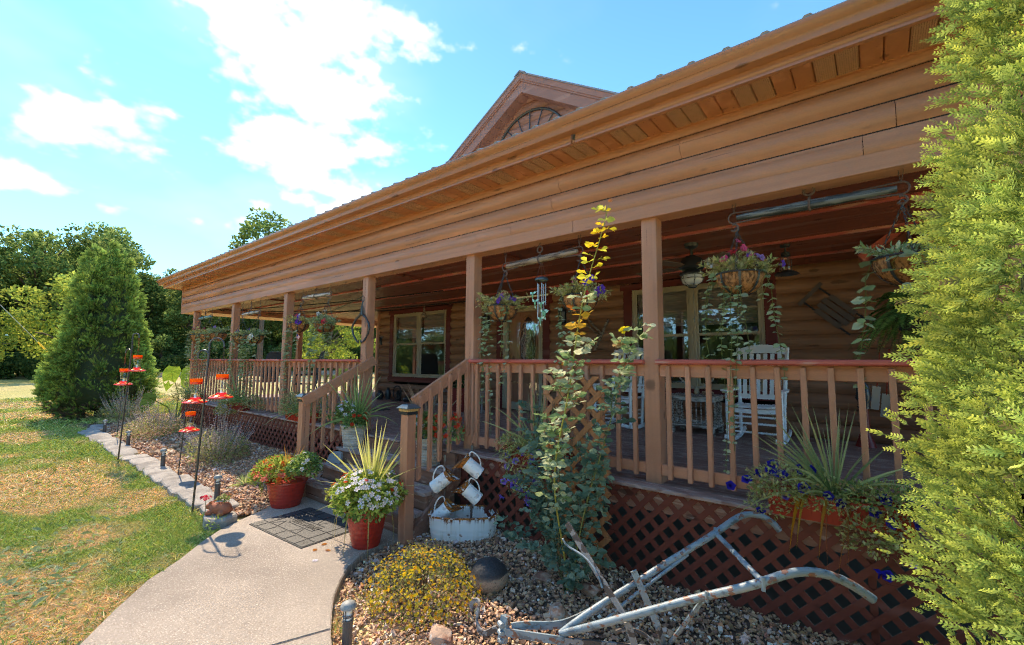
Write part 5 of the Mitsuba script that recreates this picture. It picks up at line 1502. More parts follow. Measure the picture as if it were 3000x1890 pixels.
for s in (-1, 1):
    main = np.array([[s * .03, 0, .09], [s * .13, .02, .13], [s * .22, .0, .22], [s * .24, -.05, .32], [s * .20, -.12, .40]])
    m = MB().tube(c0 + main, [.016, .015, .013, .010, .004], 7, (.42, .36, .30))
    for i, L in ((1, .12), (2, .15), (3, .10)):
        m.tube([c0 + main[i], c0 + main[i] + [s * .01, -.05, L * .5], c0 + main[i] + [-s * .01, -.07, L]], [.011, .008, .003], 6, (.45, .40, .34))
    part(an, 'antler', m, 'vrough', True)
solo('leather_roll', MB().tube([(1.74, 2.80, D + .555), (1.80, 2.80, D + .56), (1.88, 2.82, D + .545)], [.022, .034, .028], 10), 'old_wood_brown', 'small brown leather roll lying on the front right of the grey crate', 'leather roll', 50)

# along the house wall
fl = thing('floor_fan', 'small black round fan standing on the deck under the left window', 'fan')
c0 = np.array([-5.50, 3.16, D + .20])
part(fl, 'ring', MB().tube(arc(c0, .16, 0, 360, 24, EX, EZ), .014, 6, cap=False), 'black', 50)
gr = MB()
for r in (.05, .10): gr.tube(arc(c0, r, 0, 360, 18, EX, EZ), .004, 4, cap=False)
for a in np.arange(8) * np.pi / 4: gr.tube([c0, c0 + .155 * np.array([math.cos(a), 0, math.sin(a)])], .004, 4)
part(fl, 'grille', gr, 'black')
part(fl, 'stand', MB().cbox(c0[0] - .14, c0[0] + .14, c0[1] - .06, c0[1] + .06, D + .001, D + .022).cbox(c0[0] - .05, c0[0] + .05, c0[1] + .015, c0[1] + .09, D + .022, D + .25), 'black')
for x, y, rr, hh, lb in ((-6.2, 3.15, .10, .22, 'dark glazed jar on the deck beside the left corner of the house wall'), (-5.98, 3.24, .075, .30, 'taller dark bottle shaped jar next to the glazed jar'), (-5.15, 3.2, .11, .12, 'low dark bowl on the deck right of the small fan')):
    solo('dark_jar', MB().lathe([(0, 0), (rr * .7, 0), (rr, hh * .4), (rr * .8, hh * .75), (rr * .45, hh * .85), (rr * .5, hh), (rr * .35, hh), (0, hh * .8)], (x, y, D + .001), 16), 'iron', lb, 'jar', 40)
rp = thing('square_planter', 'tall dark red square planter with a leafy plant against the wall left of the door', 'planter')
part(rp, 'pot', MB().prism([(-.16, -.16), (.16, -.16), (.16, .16), (-.16, .16)], 0, .01, (EX, EY, EZ)) if False else MB().add([[-2.72 + s * w, 2.62 + t * w, z] for w, z in ((.125, D + .001), (.165, D + .40), (.165, D + .44), (.14, D + .44), (.13, D + .38)) for s, t in ((-1, -1), (1, -1), (1, 1), (-1, 1))], [[4 * i + j, 4 * i + (j + 1) % 4, 4 * i + 4 + (j + 1) % 4, 4 * i + 4 + j] for i in range(4) for j in range(4)] + [[16, 17, 18, 19]]), 'box_dark_red')
m = MB(); mound(m, rb, (-2.72, 2.62, D + .55), (.24, .24, .24), 260, .10, [(.04, .09, .03), (.06, .12, .04)], low=-.5)
part(rp, 'foliage', m, 'leaf')
for x, y, lb in ((-2.30, 2.75, 'grey metal lantern on the deck right of the red square planter'), (-3.95, 3.2, 'grey metal lantern on the deck below the right edge of the left window')):
    ln = thing('metal_lantern', lb, 'lantern', 'grey metal lanterns on the deck')
    part(ln, 'base', MB().cbox(x - .12, x + .12, y - .12, y + .12, D + .001, D + .03), 'aluminium')
    fr = MB()
    for s in (-1, 1):
        for t in (-1, 1):
            fr.box(x + s * .105 - .01, x + s * .105 + .01, y + t * .105 - .01, y + t * .105 + .01, D + .0305, D + .29)
    part(ln, 'frame', fr, 'aluminium')
    part(ln, 'roof', MB().add([[x + s * w, y + t * w, z] for w, z in ((.13, D + .2905), (.13, D + .31), (.05, D + .37), (.05, D + .39)) for s, t in ((-1, -1), (1, -1), (1, 1), (-1, 1))], [[4 * i + j, 4 * i + (j + 1) % 4, 4 * i + 4 + (j + 1) % 4, 4 * i + 4 + j] for i in range(3) for j in range(4)] + [[12, 13, 14, 15]]), 'aluminium')
    part(ln, 'handle', MB().tube(arc((x, y, D + .39), .06, 0, 180, 10, EX, EZ), .005, 5), 'aluminium')
ps = thing('red_post_ornament', 'red flared post with a dark bell shaped top at the right end of the porch', 'ornament')
c0 = np.array([3.45, 3.15, D])
part(ps, 'post', MB().lathe([(0, .002), (.10, .002), (.085, .05), (.05, .16), (.04, .44), (0, .44)], c0, 16), 'box_dark_red', 40)
part(ps, 'top', MB().lathe([(0, .441), (.06, .441), (.055, .52), (.075, .56), (.06, .70), (.02, .76), (0, .77)], c0, 16), 'iron', 40)
hp = thing('hanging_plates', 'two grey metal plates hung on red cords at the right end of the porch', 'ornament')
for x, z, t in ((3.56, 1.30, .0), (3.64, 1.22, .12)):
    part(hp, 'plate', MB().bar((x - .01, 2.98, z - .13), (x + .02, 2.98, z + .13), .075, .006, EY), 'aluminium')
    part(hp, 'cord', MB().tube([(x + .02, 2.98, z + .12), (x + .07, 2.98, 1.85)], .006, 5), 'box_red')
solo('porch_mat', MB().lathe([(0, .012), (.20, .012), (.22, .006), (.22, .001)], (-4.1, 1.7, D), 20), 'rubber', 'dark round mat lying on the deck behind the left cream pot', 'mat')


def patio_chair(x, y, rz, label):
    k = thing('patio_chair', label, 'patio chair', 'dark mesh patio chairs on the left porch')
    cr, sr = math.cos(rz), math.sin(rz)

    def pt(name, m, bs, smooth=False):
        v, f, _ = m.mesh(); w = np.stack([x + v[:, 0] * cr - v[:, 1] * sr, y + v[:, 0] * sr + v[:, 1] * cr, D + v[:, 2]], -1)
        part(k, name, MB().add(w, f), bs, smooth)
    for s in (-1, 1):
        pt('side_frame', MB().tube([(s * .29, -.28, .01), (s * .29, -.26, .42), (s * .29, .20, .42), (s * .28, .34, 1.12), (s * .22, .36, 1.18)], .014, 7), 'iron', 50)
        pt('rear_leg', MB().tube([(s * .29, .18, .42), (s * .29, .32, .01)], .014, 7), 'iron', 50)
        pt('arm', MB().tube([(s * .31, -.25, .42), (s * .33, -.24, .62), (s * .33, .10, .64), (s * .30, .27, .66)], .014, 7), 'iron', 50)
    pt('top_rail', MB().tube([(-.22, .36, 1.18), (.22, .36, 1.18)], .014, 7), 'iron', 50)
    pt('sling', MB().add([(-.27, -.26, .425), (.27, -.26, .425), (.27, .19, .40), (.27, .33, 1.10), (.22, .352, 1.17), (-.22, .352, 1.17), (-.27, .33, 1.10), (-.27, .19, .40)], [[0, 1, 2, 7], [7, 2, 3, 6], [6, 3, 4, 5]]), 'mesh_fabric')


patio_chair(-6.85, 1.55, -.35, 'dark mesh patio chair behind the railing nearest the iron tongs')
patio_chair(-8.75, 1.35, .3, 'dark mesh patio chair in the middle of the left porch')
lc = thing('lime_chair', 'lime yellow slatted garden chair on the left porch', 'garden chair')
x, y = -8.35, 3.1
for k in range(6):
    part(lc, 'back_slat', MB().bar((x - .28 + k * .11, y + .1, D + .30), (x - .28 + k * .11, y + .34, D + .86), .085, .016, EY), 'lime')
for k in range(5):
    part(lc, 'seat_slat', MB().cbox(x - .32, x + .32, y - .42 + k * .1, y - .335 + k * .1, D + .34, D + .358), 'lime')
for s in (-1, 1):
    part(lc, 'arm', MB().cbox(x + s * .37 - .05, x + s * .37 + .05, y - .48, y + .25, D + .52, D + .54), 'lime')
    part(lc, 'leg', MB().cbox(x + s * .35 - .04, x + s * .35 + .04, y - .44, y - .40, D + .001, D + .5195).cbox(x + s * .35 - .04, x + s * .35 + .04, y + .12, y + .16, D + .001, D + .5195), 'lime')

# tub fountain with four enamel jugs
tb = thing('enamel_tub', 'oval white enamel tub with rusty rim on the gravel by the steps', 'tub')
tc, ta = np.array([.385, -.36, -.045]), EV
tperp = np.array([-EV[1], EV[0], 0])


def oval(r0, r1, z, n=40):
    g = np.linspace(0, 2 * np.pi, n, endpoint=False)
    c, s = np.cos(g), np.sin(g)
    return tc + EZ * z + (np.sign(c) * np.abs(c) ** .80 * r0)[:, None] * ta + (np.sign(s) * np.abs(s) ** .66 * r1)[:, None] * tperp


n = 40
lv = [(.285, .160, .0), (.292, .167, .012), (.300, .173, .085), (.304, .177, .09), (.301, .174, .096), (.306, .178, .125), (.310, .181, .130), (.307, .179, .136), (.316, .187, .235), (.306, .178, .236), (.290, .162, .10), (.28, .155, .02), (.0, .0, .018)]
lv = [(a * 1.06, b * 1.06, z * 1.06) for a, b, z in lv]
v = np.vstack([oval(a, b, z) for a, b, z in lv])
part(tb, 'shell', MB().add(v, [[i * n + k, i * n + (k + 1) % n, (i + 1) * n + (k + 1) % n, (i + 1) * n + k] for i in range(len(lv) - 1) for k in range(n)] + [[k for k in (0, 10, 20, 30)]]), 'enamel', 40)
part(tb, 'rim', MB().tube(np.vstack([oval(.337, .199, .252), oval(.337, .199, .252)[:1]]), .009, 6, cap=False), 'jug_rust', 50)
RODS = [np.array([.43, -.30, 0]), np.array([.17, -.42, 0])]
for rd, top, lb in zip(RODS, (.845, .735), ('dark iron rod standing in the enamel tub, carrying the two right hand jugs', 'dark iron rod standing in the enamel tub, carrying the two left hand jugs')):
    k = thing('iron_rod', lb, 'rod')
    part(k, 'rod', MB().tube([rd - EZ * .03, rd + EZ * top], .011, 7), 'rusty_iron', 50)
    part(k, 'tip', MB().tube([rd + EZ * (top - .06), rd + EZ * top], .0125, 7), 'cap_blue', 50)


def jug(rod, base, mouth, lip, hand, label):
    """base, mouth, lip, handle crest: (u along EV from the rod, z)"""
    k = thing('enamel_jug', label, 'jug', 'white enamel jugs hung over the tub')
    off = np.cross(EV, EZ) * .05
    B, M, Lp, Hd = (rod + EV * q[0] + EZ * q[1] + off for q in (base, mouth, lip, hand))
    a = nrm(M - B); L = np.linalg.norm(M - B); e1_ = nrm(np.cross(a, off)); e2_ = np.cross(a, e1_)
    if e1_ @ (Lp - M) < 0: e1_, e2_ = -e1_, -e2_
    g = np.linspace(0, 2 * np.pi, 25)[:-1]; n = 24
    ring = lambda r, t: B + a * t + r * (np.cos(g)[:, None] * e1_ + np.sin(g)[:, None] * e2_)
    R0 = .066
    body = [ring(.001, 0), ring(R0 * .96, 0), ring(R0, .006), ring(R0, L * .92), ring(R0 * .93, L), ring(R0 * .88, L - .002), ring(R0 * .92, L * .9), ring(R0 * .92, .01), ring(.001, .01)]
    part(k, 'body', MB().add(np.vstack(body), [[i * n + j, i * n + (j + 1) % n, (i + 1) * n + (j + 1) % n, (i + 1) * n + j] for i in range(8) for j in range(n)]), 'jug_white', 40)
    # the flared spout: wide on the pouring side
    c = np.clip(np.cos(g), 0, 1) ** 1.5
    side = .022 + .02 * np.cos(g)
    r0 = ring(R0 * .95, L * .93)
    r1 = ring(R0 * 1.08, L + .012) + c[:, None] * (Lp - M - e1_ * R0) * .25
    tip = Lp - (M + e1_ * R0)
    r2 = ring(R0 * 1.22, L + .028) + c[:, None] * tip * .92
    r3 = r2 - nrm(r2 - (M + a * .03)) * .004
    r4 = ring(R0 * 1.02, L + .011) + c[:, None] * (Lp - M - e1_ * R0) * .22
    lipm = MB().add(np.vstack([r0, r1, r2, r3, r4]), [[i * n + j, i * n + (j + 1) % n, (i + 1) * n + (j + 1) % n, (i + 1) * n + j] for i in range(4) for j in range(n)])
    part(k, 'spout', lipm, 'jug_rust', 50)
    s0 = B + a * L * .25 - e1_ * R0 if (EZ @ -e1_) > 0 else B + a * L * .25 + e1_ * R0
    s1 = M + (-e1_ if (EZ @ -e1_) > 0 else e1_) * R0 * .95
    t = np.linspace(0, 1, 14)[:, None]
    ctrl = [s0, s0 + EZ * .09, Hd + (s0 - s1) * .28 + EZ * .012, Hd - (s0 - s1) * .28 + EZ * .012, s1 + EZ * .04, s1]
    P_ = np.array(ctrl); deg = 5
    from math import comb
    pts = sum(comb(deg, i) * (1 - t) ** (deg - i) * t ** i * P_[i] for i in range(6))
    part(k, 'handle', MB().tube(pts, .0065, 6), 'jug_white', 50)


S = 1 / 297.0


def px(rod, x0, x, y, ytop, ztop): return ((x - x0) * S, ztop - (y - ytop) * S)


for nm, rod, x0, yt, zt, pts in (('upper right enamel jug, pouring to the left', RODS[0], 1384, 1306, .845, [(1410, 1385), (1366, 1350), (1332, 1374), (1388, 1322)]),
                                 ('upper left enamel jug, pouring to the right', RODS[1], 1306, 1335, .735, [(1275, 1428), (1318, 1393), (1348, 1406), (1292, 1362)]),
                                 ('lower right enamel jug with the rustiest spout', RODS[0], 1384, 1306, .845, [(1406, 1458), (1366, 1424), (1332, 1440), (1388, 1398)]),
                                 ('lower left enamel jug leaning into the tub', RODS[1], 1306, 1335, .735, [(1283, 1517), (1322, 1480), (1354, 1488), (1298, 1450)])):
    jug(rod, *[px(rod, x0, *p, yt, zt) for p in pts], nm)
solo('garden_hose', MB().tube([(.70, -.16, .01), (.82, -.22, .015), (1.0, -.2, .01), (1.15, -.30, .012), (1.3, -.22, .01)], .009, 6), 'black', 'thin black hose lying on the gravel right of the enamel tub', 'hose', 50)

# stone ball, rocks, plaque
bl = trimesh.creation.icosphere(subdivisions=4, radius=1.0)
v = np.array(bl.vertices); v = v * (1 + .03 * (meshkit.fbm(v * 3, 3) - .5)[:, None])
solo('stone_ball', MB().add(v * [.145, .142, .122] + [1.235, -.925, .060], bl.faces), 'ball_stone', 'dark worn stone ball lying on the gravel right of the yellow bush', 'stone ball', True)


def rock(x, y, z, r, seed, bs, label, lab2='rock'):
    t = trimesh.creation.icosphere(subdivisions=3); rr = np.random.default_rng(seed); v = np.array(t.vertices)
    for _ in range(9):
        d = unit(rr, 1)[0]; h_ = rr.uniform(.55, .85); s = v @ d; v = v - np.maximum(0, s - h_)[:, None] * d
    v = v * (1 + .22 * (meshkit.fbm(v * 2.6 + seed, 4) - .5)[:, None])
    solo('flint_rock', MB().add(v * r + [x, y, z], t.faces), bs, label, lab2, 25)


rock(1.47, -1.60, .00, np.array([.10, .075, .065]), 3, 'flint', 'pinkish rock on the gravel below the yellow bush')
rock(1.84, -.93, .0, np.array([.07, .06, .075]), 4, 'flint', 'reddish brown rock standing on the gravel above the plow beam')
rock(1.90, -.57, .02, np.array([.09, .06, .055]), 5, 'flint', 'brown rock at the foot of the rose, left of the plow lever')
rock(1.50, -.60, .015, np.array([.08, .055, .05]), 6, 'flint', 'grey brown rock on the gravel between the stone ball and the rose')
pl = Polygon([(-.10, 0), (.11, 0), (.105, .07), (.085, .125), (.03, .145), (-.04, .135), (-.085, .10)])
t = trimesh.creation.extrude_polygon(pl, .03, engine='earcut'); v = np.array(t.vertices)
pr_ = np.column_stack([-1.87 + v[:, 0] * .9 - v[:, 2] * .3, -.49 + v[:, 2] + v[:, 1] * .30 + v[:, 0] * .4, .371 + v[:, 1]])
solo('slate_plaque', MB().add(pr_, t.faces), 'slate', 'grey slate plaque leaning on the left end of a porch step', 'plaque')

# animal planter on its stone
g = np.linspace(0, 2 * np.pi, 15)[:-1]
m = MB(); base = np.array([-1.80, -1.76, 0])
rr = np.array([1, .95, 1.05, 1, .9, 1.02, 1, .96, 1.04, 1, .93, 1, 1.05, .98])
ring = lambda k, z: np.stack([base[0] + k * .19 * rr * np.cos(g), base[1] + k * .15 * rr * np.sin(g), np.full(14, z)], -1)
v = np.vstack([ring(1, -.06), ring(1, .05), ring(.9, .07), [[*base[:2], .072]]])
m.add(v, [[i * 14 + k, i * 14 + (k + 1) % 14, (i + 1) * 14 + (k + 1) % 14, (i + 1) * 14 + k] for i in range(2) for k in range(14)]); m.add(v[28:], [[k, (k + 1) % 14, 14] for k in range(14)])
solo('planter_stone', m, 'stone_grey', 'thick round stone under the terracotta animal planter at the path edge', 'stone', 30)
import manifold3d as m3


def hullm(pts):
    return m3.Manifold.batch_hull([m3.Manifold.sphere(r, 16).scale(s).translate([float(a) for a in p]) for p, r, s in pts])


U = (1., 1., 1.)
bd = hullm([((-.05, 0, .055), .055, U), ((.05, 0, .06), .062, U)]) + hullm([((-.10, .0, .075), .040, U), ((-.135, 0, .066), .026, U)]) + hullm([((-.10, .022, .11), .010, U), ((-.075, .03, .125), .007, U)]) + hullm([((-.10, -.022, .11), .010, U), ((-.075, -.03, .125), .007, U)])
for sx_, sy_ in ((-.07, -.05), (.06, -.055), (-.07, .05), (.06, .055)):
    bd = bd + hullm([((sx_, sy_, .03), .028, U), ((sx_ - .035, sy_ * 1.1, .012), .014, U)])
bd = bd - m3.Manifold.sphere(.045, 20).translate([.02, 0, .135])
bm = bd.refine_to_length(.012).to_mesh(); tv = trimesh.Trimesh(bm.vert_properties[:, :3], bm.tri_verts); trimesh.smoothing.filter_taubin(tv, iterations=8)
v = np.array(tv.vertices) * 1.05
ap = thing('animal_planter', 'small terracotta animal shaped planter on a round stone at the path edge', 'planter')
ca, sa = math.cos(.55), math.sin(.55)
v = np.stack([base[0] + v[:, 0] * ca - v[:, 1] * sa, base[1] + v[:, 0] * sa + v[:, 1] * ca, .074 + v[:, 2]], -1)
part(ap, 'body', MB().add(v, tv.faces), 'terracotta', True)
m = MB(); mound(m, rb, (-1.78, -1.75, .215), (.055, .05, .045), 90, .032, [(.25, .30, .10), (.35, .38, .16)], low=-.2)
part(ap, 'foliage', m, 'leaf')
gm = thing('red_flower', 'single red flower on a thin stem beside the terracotta planter', 'flower')
p = np.array([-2.02, -1.83, .0])
part(gm, 'stem', MB().tube([p, p + [.01, 0, .12], p + [0, 0, .21]], .003, 5, (.15, .22, .06)), 'leaf')
m = MB(); pp, dd = shell_points(rb, p + EZ * .215, (.05, .05, .015), 12, -.2); bloom_mass(m, rb, pp, dd, .018, [(.75, .03, .08)])
part(gm, 'bloom', m, 'petal')

# horse drawn cultivator in front of the lattice
pw = thing('cultivator_plow', 'old grey blue painted hand plow with curved pipe handles on the gravel', 'plow')
J = np.array([2.21, -1.43, .22])
h1 = [J, (2.37, -1.27, .36), (2.52, -1.09, .47), (2.69, -.92, .60), (2.84, -.76, .71), (2.90, -.62, .755), (2.95, -.49, .765), (3.01, -.41, .745), (3.09, -.35, .665)]
h2 = [J, (2.44, -1.38, .335), (2.68, -1.33, .46), (2.93, -1.27, .585), (3.16, -1.22, .70), (3.26, -1.16, .745), (3.34, -1.11, .755), (3.43, -1.05, .73), (3.54, -.985, .655)]


def smoothp(p, n=34):
    p = np.asarray(p, float); s = np.r_[0, np.cumsum(np.linalg.norm(np.diff(p, axis=0), axis=1))]
    from scipy.interpolate import CubicSpline
    return CubicSpline(s, p)(np.linspace(0, s[-1], n))


part(pw, 'handle', MB().tube(smoothp(h1), .0185, 12), 'plow_paint', 50)
part(pw, 'handle', MB().tube(smoothp(h2), .0195, 12), 'plow_paint', 50)
part(pw, 'crossbar', MB().tube([(2.835, -.765, .705), (3.155, -1.215, .695)], .0135, 9), 'plow_paint', 50)
m = MB().tube([(3.16, -1.235, .725), (3.16, -1.235, .665)], .010, 6).tube([(2.83, -.75, .73), (2.83, -.75, .68)], .010, 6).tube([(2.93, -1.285, .61), (2.93, -1.285, .56)], .009, 6).tube([(2.62, -1.0, .57), (2.62, -1.0, .53)], .009, 6)
part(pw, 'bolt', m, 'plow_paint')
# front: two flat straps into a clevis and a hook
part(pw, 'strap', MB().bar((1.90, -1.53, .16), (2.24, -1.44, .20), .010, .042), 'plow_paint')
up_ = smoothp([(1.93, -1.50, .185), (2.02, -1.45, .205), (2.16, -1.34, .215), (2.24, -1.26, .25), (2.34, -1.22, .31)], 12)
m = MB()
for i in range(11): m.bar(up_[i], up_[i + 1] + (up_[i + 1] - up_[i]) * .05, .010, .042)
part(pw, 'strap', m, 'plow_paint')
part(pw, 'clevis', MB().bar((1.885, -1.53, .10), (1.885, -1.50, .23), .045, .040, EY).tube([(1.865, -1.535, .20), (1.90, -1.55, .20)], .014, 8).tube([(1.865, -1.535, .155), (1.90, -1.55, .155)], .014, 8).tube([(1.865, -1.535, .115), (1.90, -1.55, .115)], .012, 8), 'plow_paint')
hk = smoothp([(1.88, -1.52, .15), (1.82, -1.53, .145), (1.77, -1.55, .115), (1.715, -1.55, .125), (1.69, -1.53, .17), (1.675, -1.50, .215), (1.655, -1.48, .225), (1.625, -1.475, .222), (1.600, -1.48, .205), (1.592, -1.485, .175), (1.612, -1.48, .158)], 26)
m = MB()
for i in range(25): m.bar(hk[i], hk[i + 1] + (hk[i + 1] - hk[i]) * .08, .013, .030 if i < 16 else .022)
part(pw, 'draft_hook', m, 'plow_flaking')
part(pw, 'lower_beam', MB().bar((2.24, -1.44, .195), (2.80, -1.06, .17), .013, .045), 'plow_flaking')
part(pw, 'lever', MB().bar((2.13, -1.235, .725), (2.55, -1.33, .36), .012, .036), 'plow_flaking')
part(pw, 'lever', MB().bar((2.55, -1.33, .36), (2.60, -1.30, .17), .012, .036), 'plow_flaking')
part(pw, 'latch', MB().tube(smoothp([(2.135, -1.29, .655), (2.16, -1.275, .615), (2.21, -1.27, .60), (2.27, -1.275, .585), (2.40, -1.31, .47)], 12), .006, 6), 'plow_paint', 50)
part(pw, 'sector', MB().tube(arc((2.55, -1.30, .17), .14, 30, 120, 10, nrm(np.array([.8, .5, 0])), EZ), .010, 6), 'plow_flaking')
part(pw, 'upright', MB().bar((2.545, -1.235, .575), (2.64, -1.16, .30), .010, .034), 'plow_paint')
part(pw, 'upright', MB().bar((2.64, -1.16, .30), (2.66, -1.03, .02), .012, .036), 'plow_flaking')
part(pw, 'brace', MB().tube([(2.90, -1.255, .545), (2.68, -1.10, .20), (2.62, -1.02, .06)], .0115, 8), 'plow_paint', 50)
part(pw, 'brace', MB().tube([(2.72, -.90, .60), (2.50, -1.16, .40), (2.38, -1.30, .27)], .010, 8), 'plow_paint', 50)
part(pw, 'shovel', MB().prism([(-.05, -.05), (.05, -.05), (.045, .10), (0, .14), (-.045, .10)], -.006, .006, (EX, nrm(np.array([0, -.5, 1])), nrm(np.array([0, 1, .5])))) if False else MB().bar((2.66, -1.03, .08), (2.62, -1.12, -.04), .09, .012, EY), 'plow_flaking')
part(pw, 'wheel', MB().tube(arc((2.28, -1.40, .07), .10, 0, 360, 22, nrm(np.array([.8, .43, 0])), EZ), .012, 6, cap=False), 'plow_flaking', 50)
part(pw, 'tooth', MB().bar((2.45, -1.30, .19), (2.47, -1.33, -.03), .02, .012).bar((2.42, -1.34, .19), (2.40, -1.40, -.03), .02, .012), 'plow_flaking')

# ------------------------------------------------------------------ potted plants
rp_ = np.random.default_rng(101)
WHITE, ORANGE, SALMON, REDO = (.86, .86, .88), (.90, .19, .03), (.90, .26, .15), (.80, .06, .02)
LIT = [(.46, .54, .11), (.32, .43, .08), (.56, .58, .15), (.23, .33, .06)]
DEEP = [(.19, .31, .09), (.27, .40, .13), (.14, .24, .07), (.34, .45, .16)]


def round_pot(parent, x, y, z0, rt, rb, hh, bs, ribs=0):
    q = np.linspace(0, 1, 40); r = rb + (rt - rb) * q ** .9
    r = r + (.004 * np.sin(q * ribs * 6.283) if ribs else .0012 * np.sin(q * 44))
    prof = [(0, 0), (rb - .01, 0), *zip(r, q * hh * .93)]
    prof += [(rt + .014, hh * .935), (rt + .016, hh * .96), (rt + .014, hh), (rt - .006, hh), (rt - .012, hh * .93), (rt - .02, hh * .9), (0, hh * .9)]
    part(parent, 'pot', MB().lathe(prof, (x, y, z0 + .001), 36), bs, 35)


# left red pot: orange impatiens, white vinca, yellow spikes
k = thing('potted_flowers', 'red pot with orange and white flowers at the left foot of the steps', 'potted plant')
x, y = -1.83, -1.07
round_pot(k, x, y, 0, .212, .155, .285, 'pot_glaze')
m = MB()
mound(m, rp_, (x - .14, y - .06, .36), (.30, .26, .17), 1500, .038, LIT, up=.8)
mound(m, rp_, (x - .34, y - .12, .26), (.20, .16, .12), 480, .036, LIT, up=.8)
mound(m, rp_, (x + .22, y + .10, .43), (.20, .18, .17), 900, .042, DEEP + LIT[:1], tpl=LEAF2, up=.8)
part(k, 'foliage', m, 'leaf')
for c, r, n, cols in (((x - .14, y - .06, .36), (.30, .26, .17), 95, [ORANGE, SALMON, ORANGE, (.90, .32, .22)]), ((x - .36, y - .12, .25), (.2, .16, .12), 14, [SALMON, (.9, .3, .2)])):
    pp, dd = shell_points(rp_, c, r, n, -.15); blooms(k, rp_, pp, dd, .028, cols, eye=(.6, .04, .02))
pp, dd = shell_points(rp_, (x + .22, y + .10, .43), (.20, .18, .17), 34, .0); blooms(k, rp_, pp, dd, .026, WHITE, eye=(.75, .55, .6))
m = MB(); spike(m, rp_, (x + .02, y, .30), 16, .42, (50, 88), .05, .018, ((.70, .52, .10), (.62, .56, .16)), tip=(.6, .26, .08)); spike(m, rp_, (x - .02, y, .3), 7, .5, (25, 50), .5, .014, ((.42, .40, .14),))
part(k, 'spike_leaves', m, 'leaf')
m = MB()
for q in ((-.16, -.17), (-.02, -.21)):
    vine(m, rp_, (x + q[0], y + q[1], .30), .16, .03, .02, LIT, out=nrm(np.array([q[0], q[1], 0])), step=.025)
part(k, 'trailing_stem', m, 'leaf')

# big red pot in front
k = thing('potted_flowers', 'large red pot with white flowers and long spiky leaves beside the doormat', 'potted plant')
x, y = -.115, -1.115
round_pot(k, x, y, 0, .185, .120, .335, 'pot_glaze')
m = MB()
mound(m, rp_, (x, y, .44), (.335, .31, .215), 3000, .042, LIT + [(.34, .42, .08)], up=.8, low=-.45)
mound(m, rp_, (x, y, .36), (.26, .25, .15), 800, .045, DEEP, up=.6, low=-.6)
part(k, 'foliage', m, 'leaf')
pp, dd = shell_points(rp_, (x, y, .45), (.34, .32, .225), 150, -.12); blooms(k, rp_, pp, dd, .0265, WHITE, eye=(.80, .62, .66))
pp, dd = shell_points(rp_, (x, y, .48), (.33, .31, .23), 12, .15); blooms(k, rp_, pp, dd, .022, [REDO, (.85, .1, .12)], eye=(.5, .02, .02))
m = MB()
spike(m, rp_, (x + .03, y + .02, .46), 32, .66, (38, 89), .10, .020, ((.50, .56, .12), (.64, .66, .20), (.38, .48, .10)), tip=(.66, .62, .24))
for az, el_, L in ((165, 18, .85), (185, 4, .80), (150, 30, .70), (200, 10, .62), (40, 12, .62), (55, 28, .60), (20, 32, .62), (235, -12, .45), (320, -10, .40), (80, 40, .6), (120, 35, .6), (30, 5, .5), (172, 12, .72), (100, 55, .7)):
    a, e_ = math.radians(az), math.radians(el_); d = np.array([math.cos(a) * math.cos(e_), math.sin(a) * math.cos(e_), math.sin(e_)])
    s = np.linspace(0, 1, 8)[:, None]
    ribbon(m, np.array([x, y, .47]) + d * s * L - EZ * (s ** 2) * .10 * L, .017, np.array((.60, .62, .22)) * rp_.uniform(.8, 1.15), (.70, .64, .28), side=np.cross(d, [.3, .2, 1]))
for az in (215, 250, 290, 330, 20):
    a = math.radians(az); d = np.array([math.cos(a), math.sin(a), 0]); s = np.linspace(0, 1, 9)[:, None]
    ribbon(m, np.array([x, y, .45]) + d * (.16 + .14 * np.sin(s * 1.6)) + EZ * (.06 * np.sin(s * 3) - .52 * s ** 1.6), .014, (.38, .42, .13), (.46, .36, .14), side=np.cross(d, EZ))
part(k, 'spike_leaves', m, 'leaf')
m = MB(); mound(m, rp_, (x - .37, y - .10, .40), (.11, .10, .09), 150, .034, [(.40, .42, .10), (.34, .36, .08)], low=-.5); part(k, 'trailing_stem', m, 'leaf')

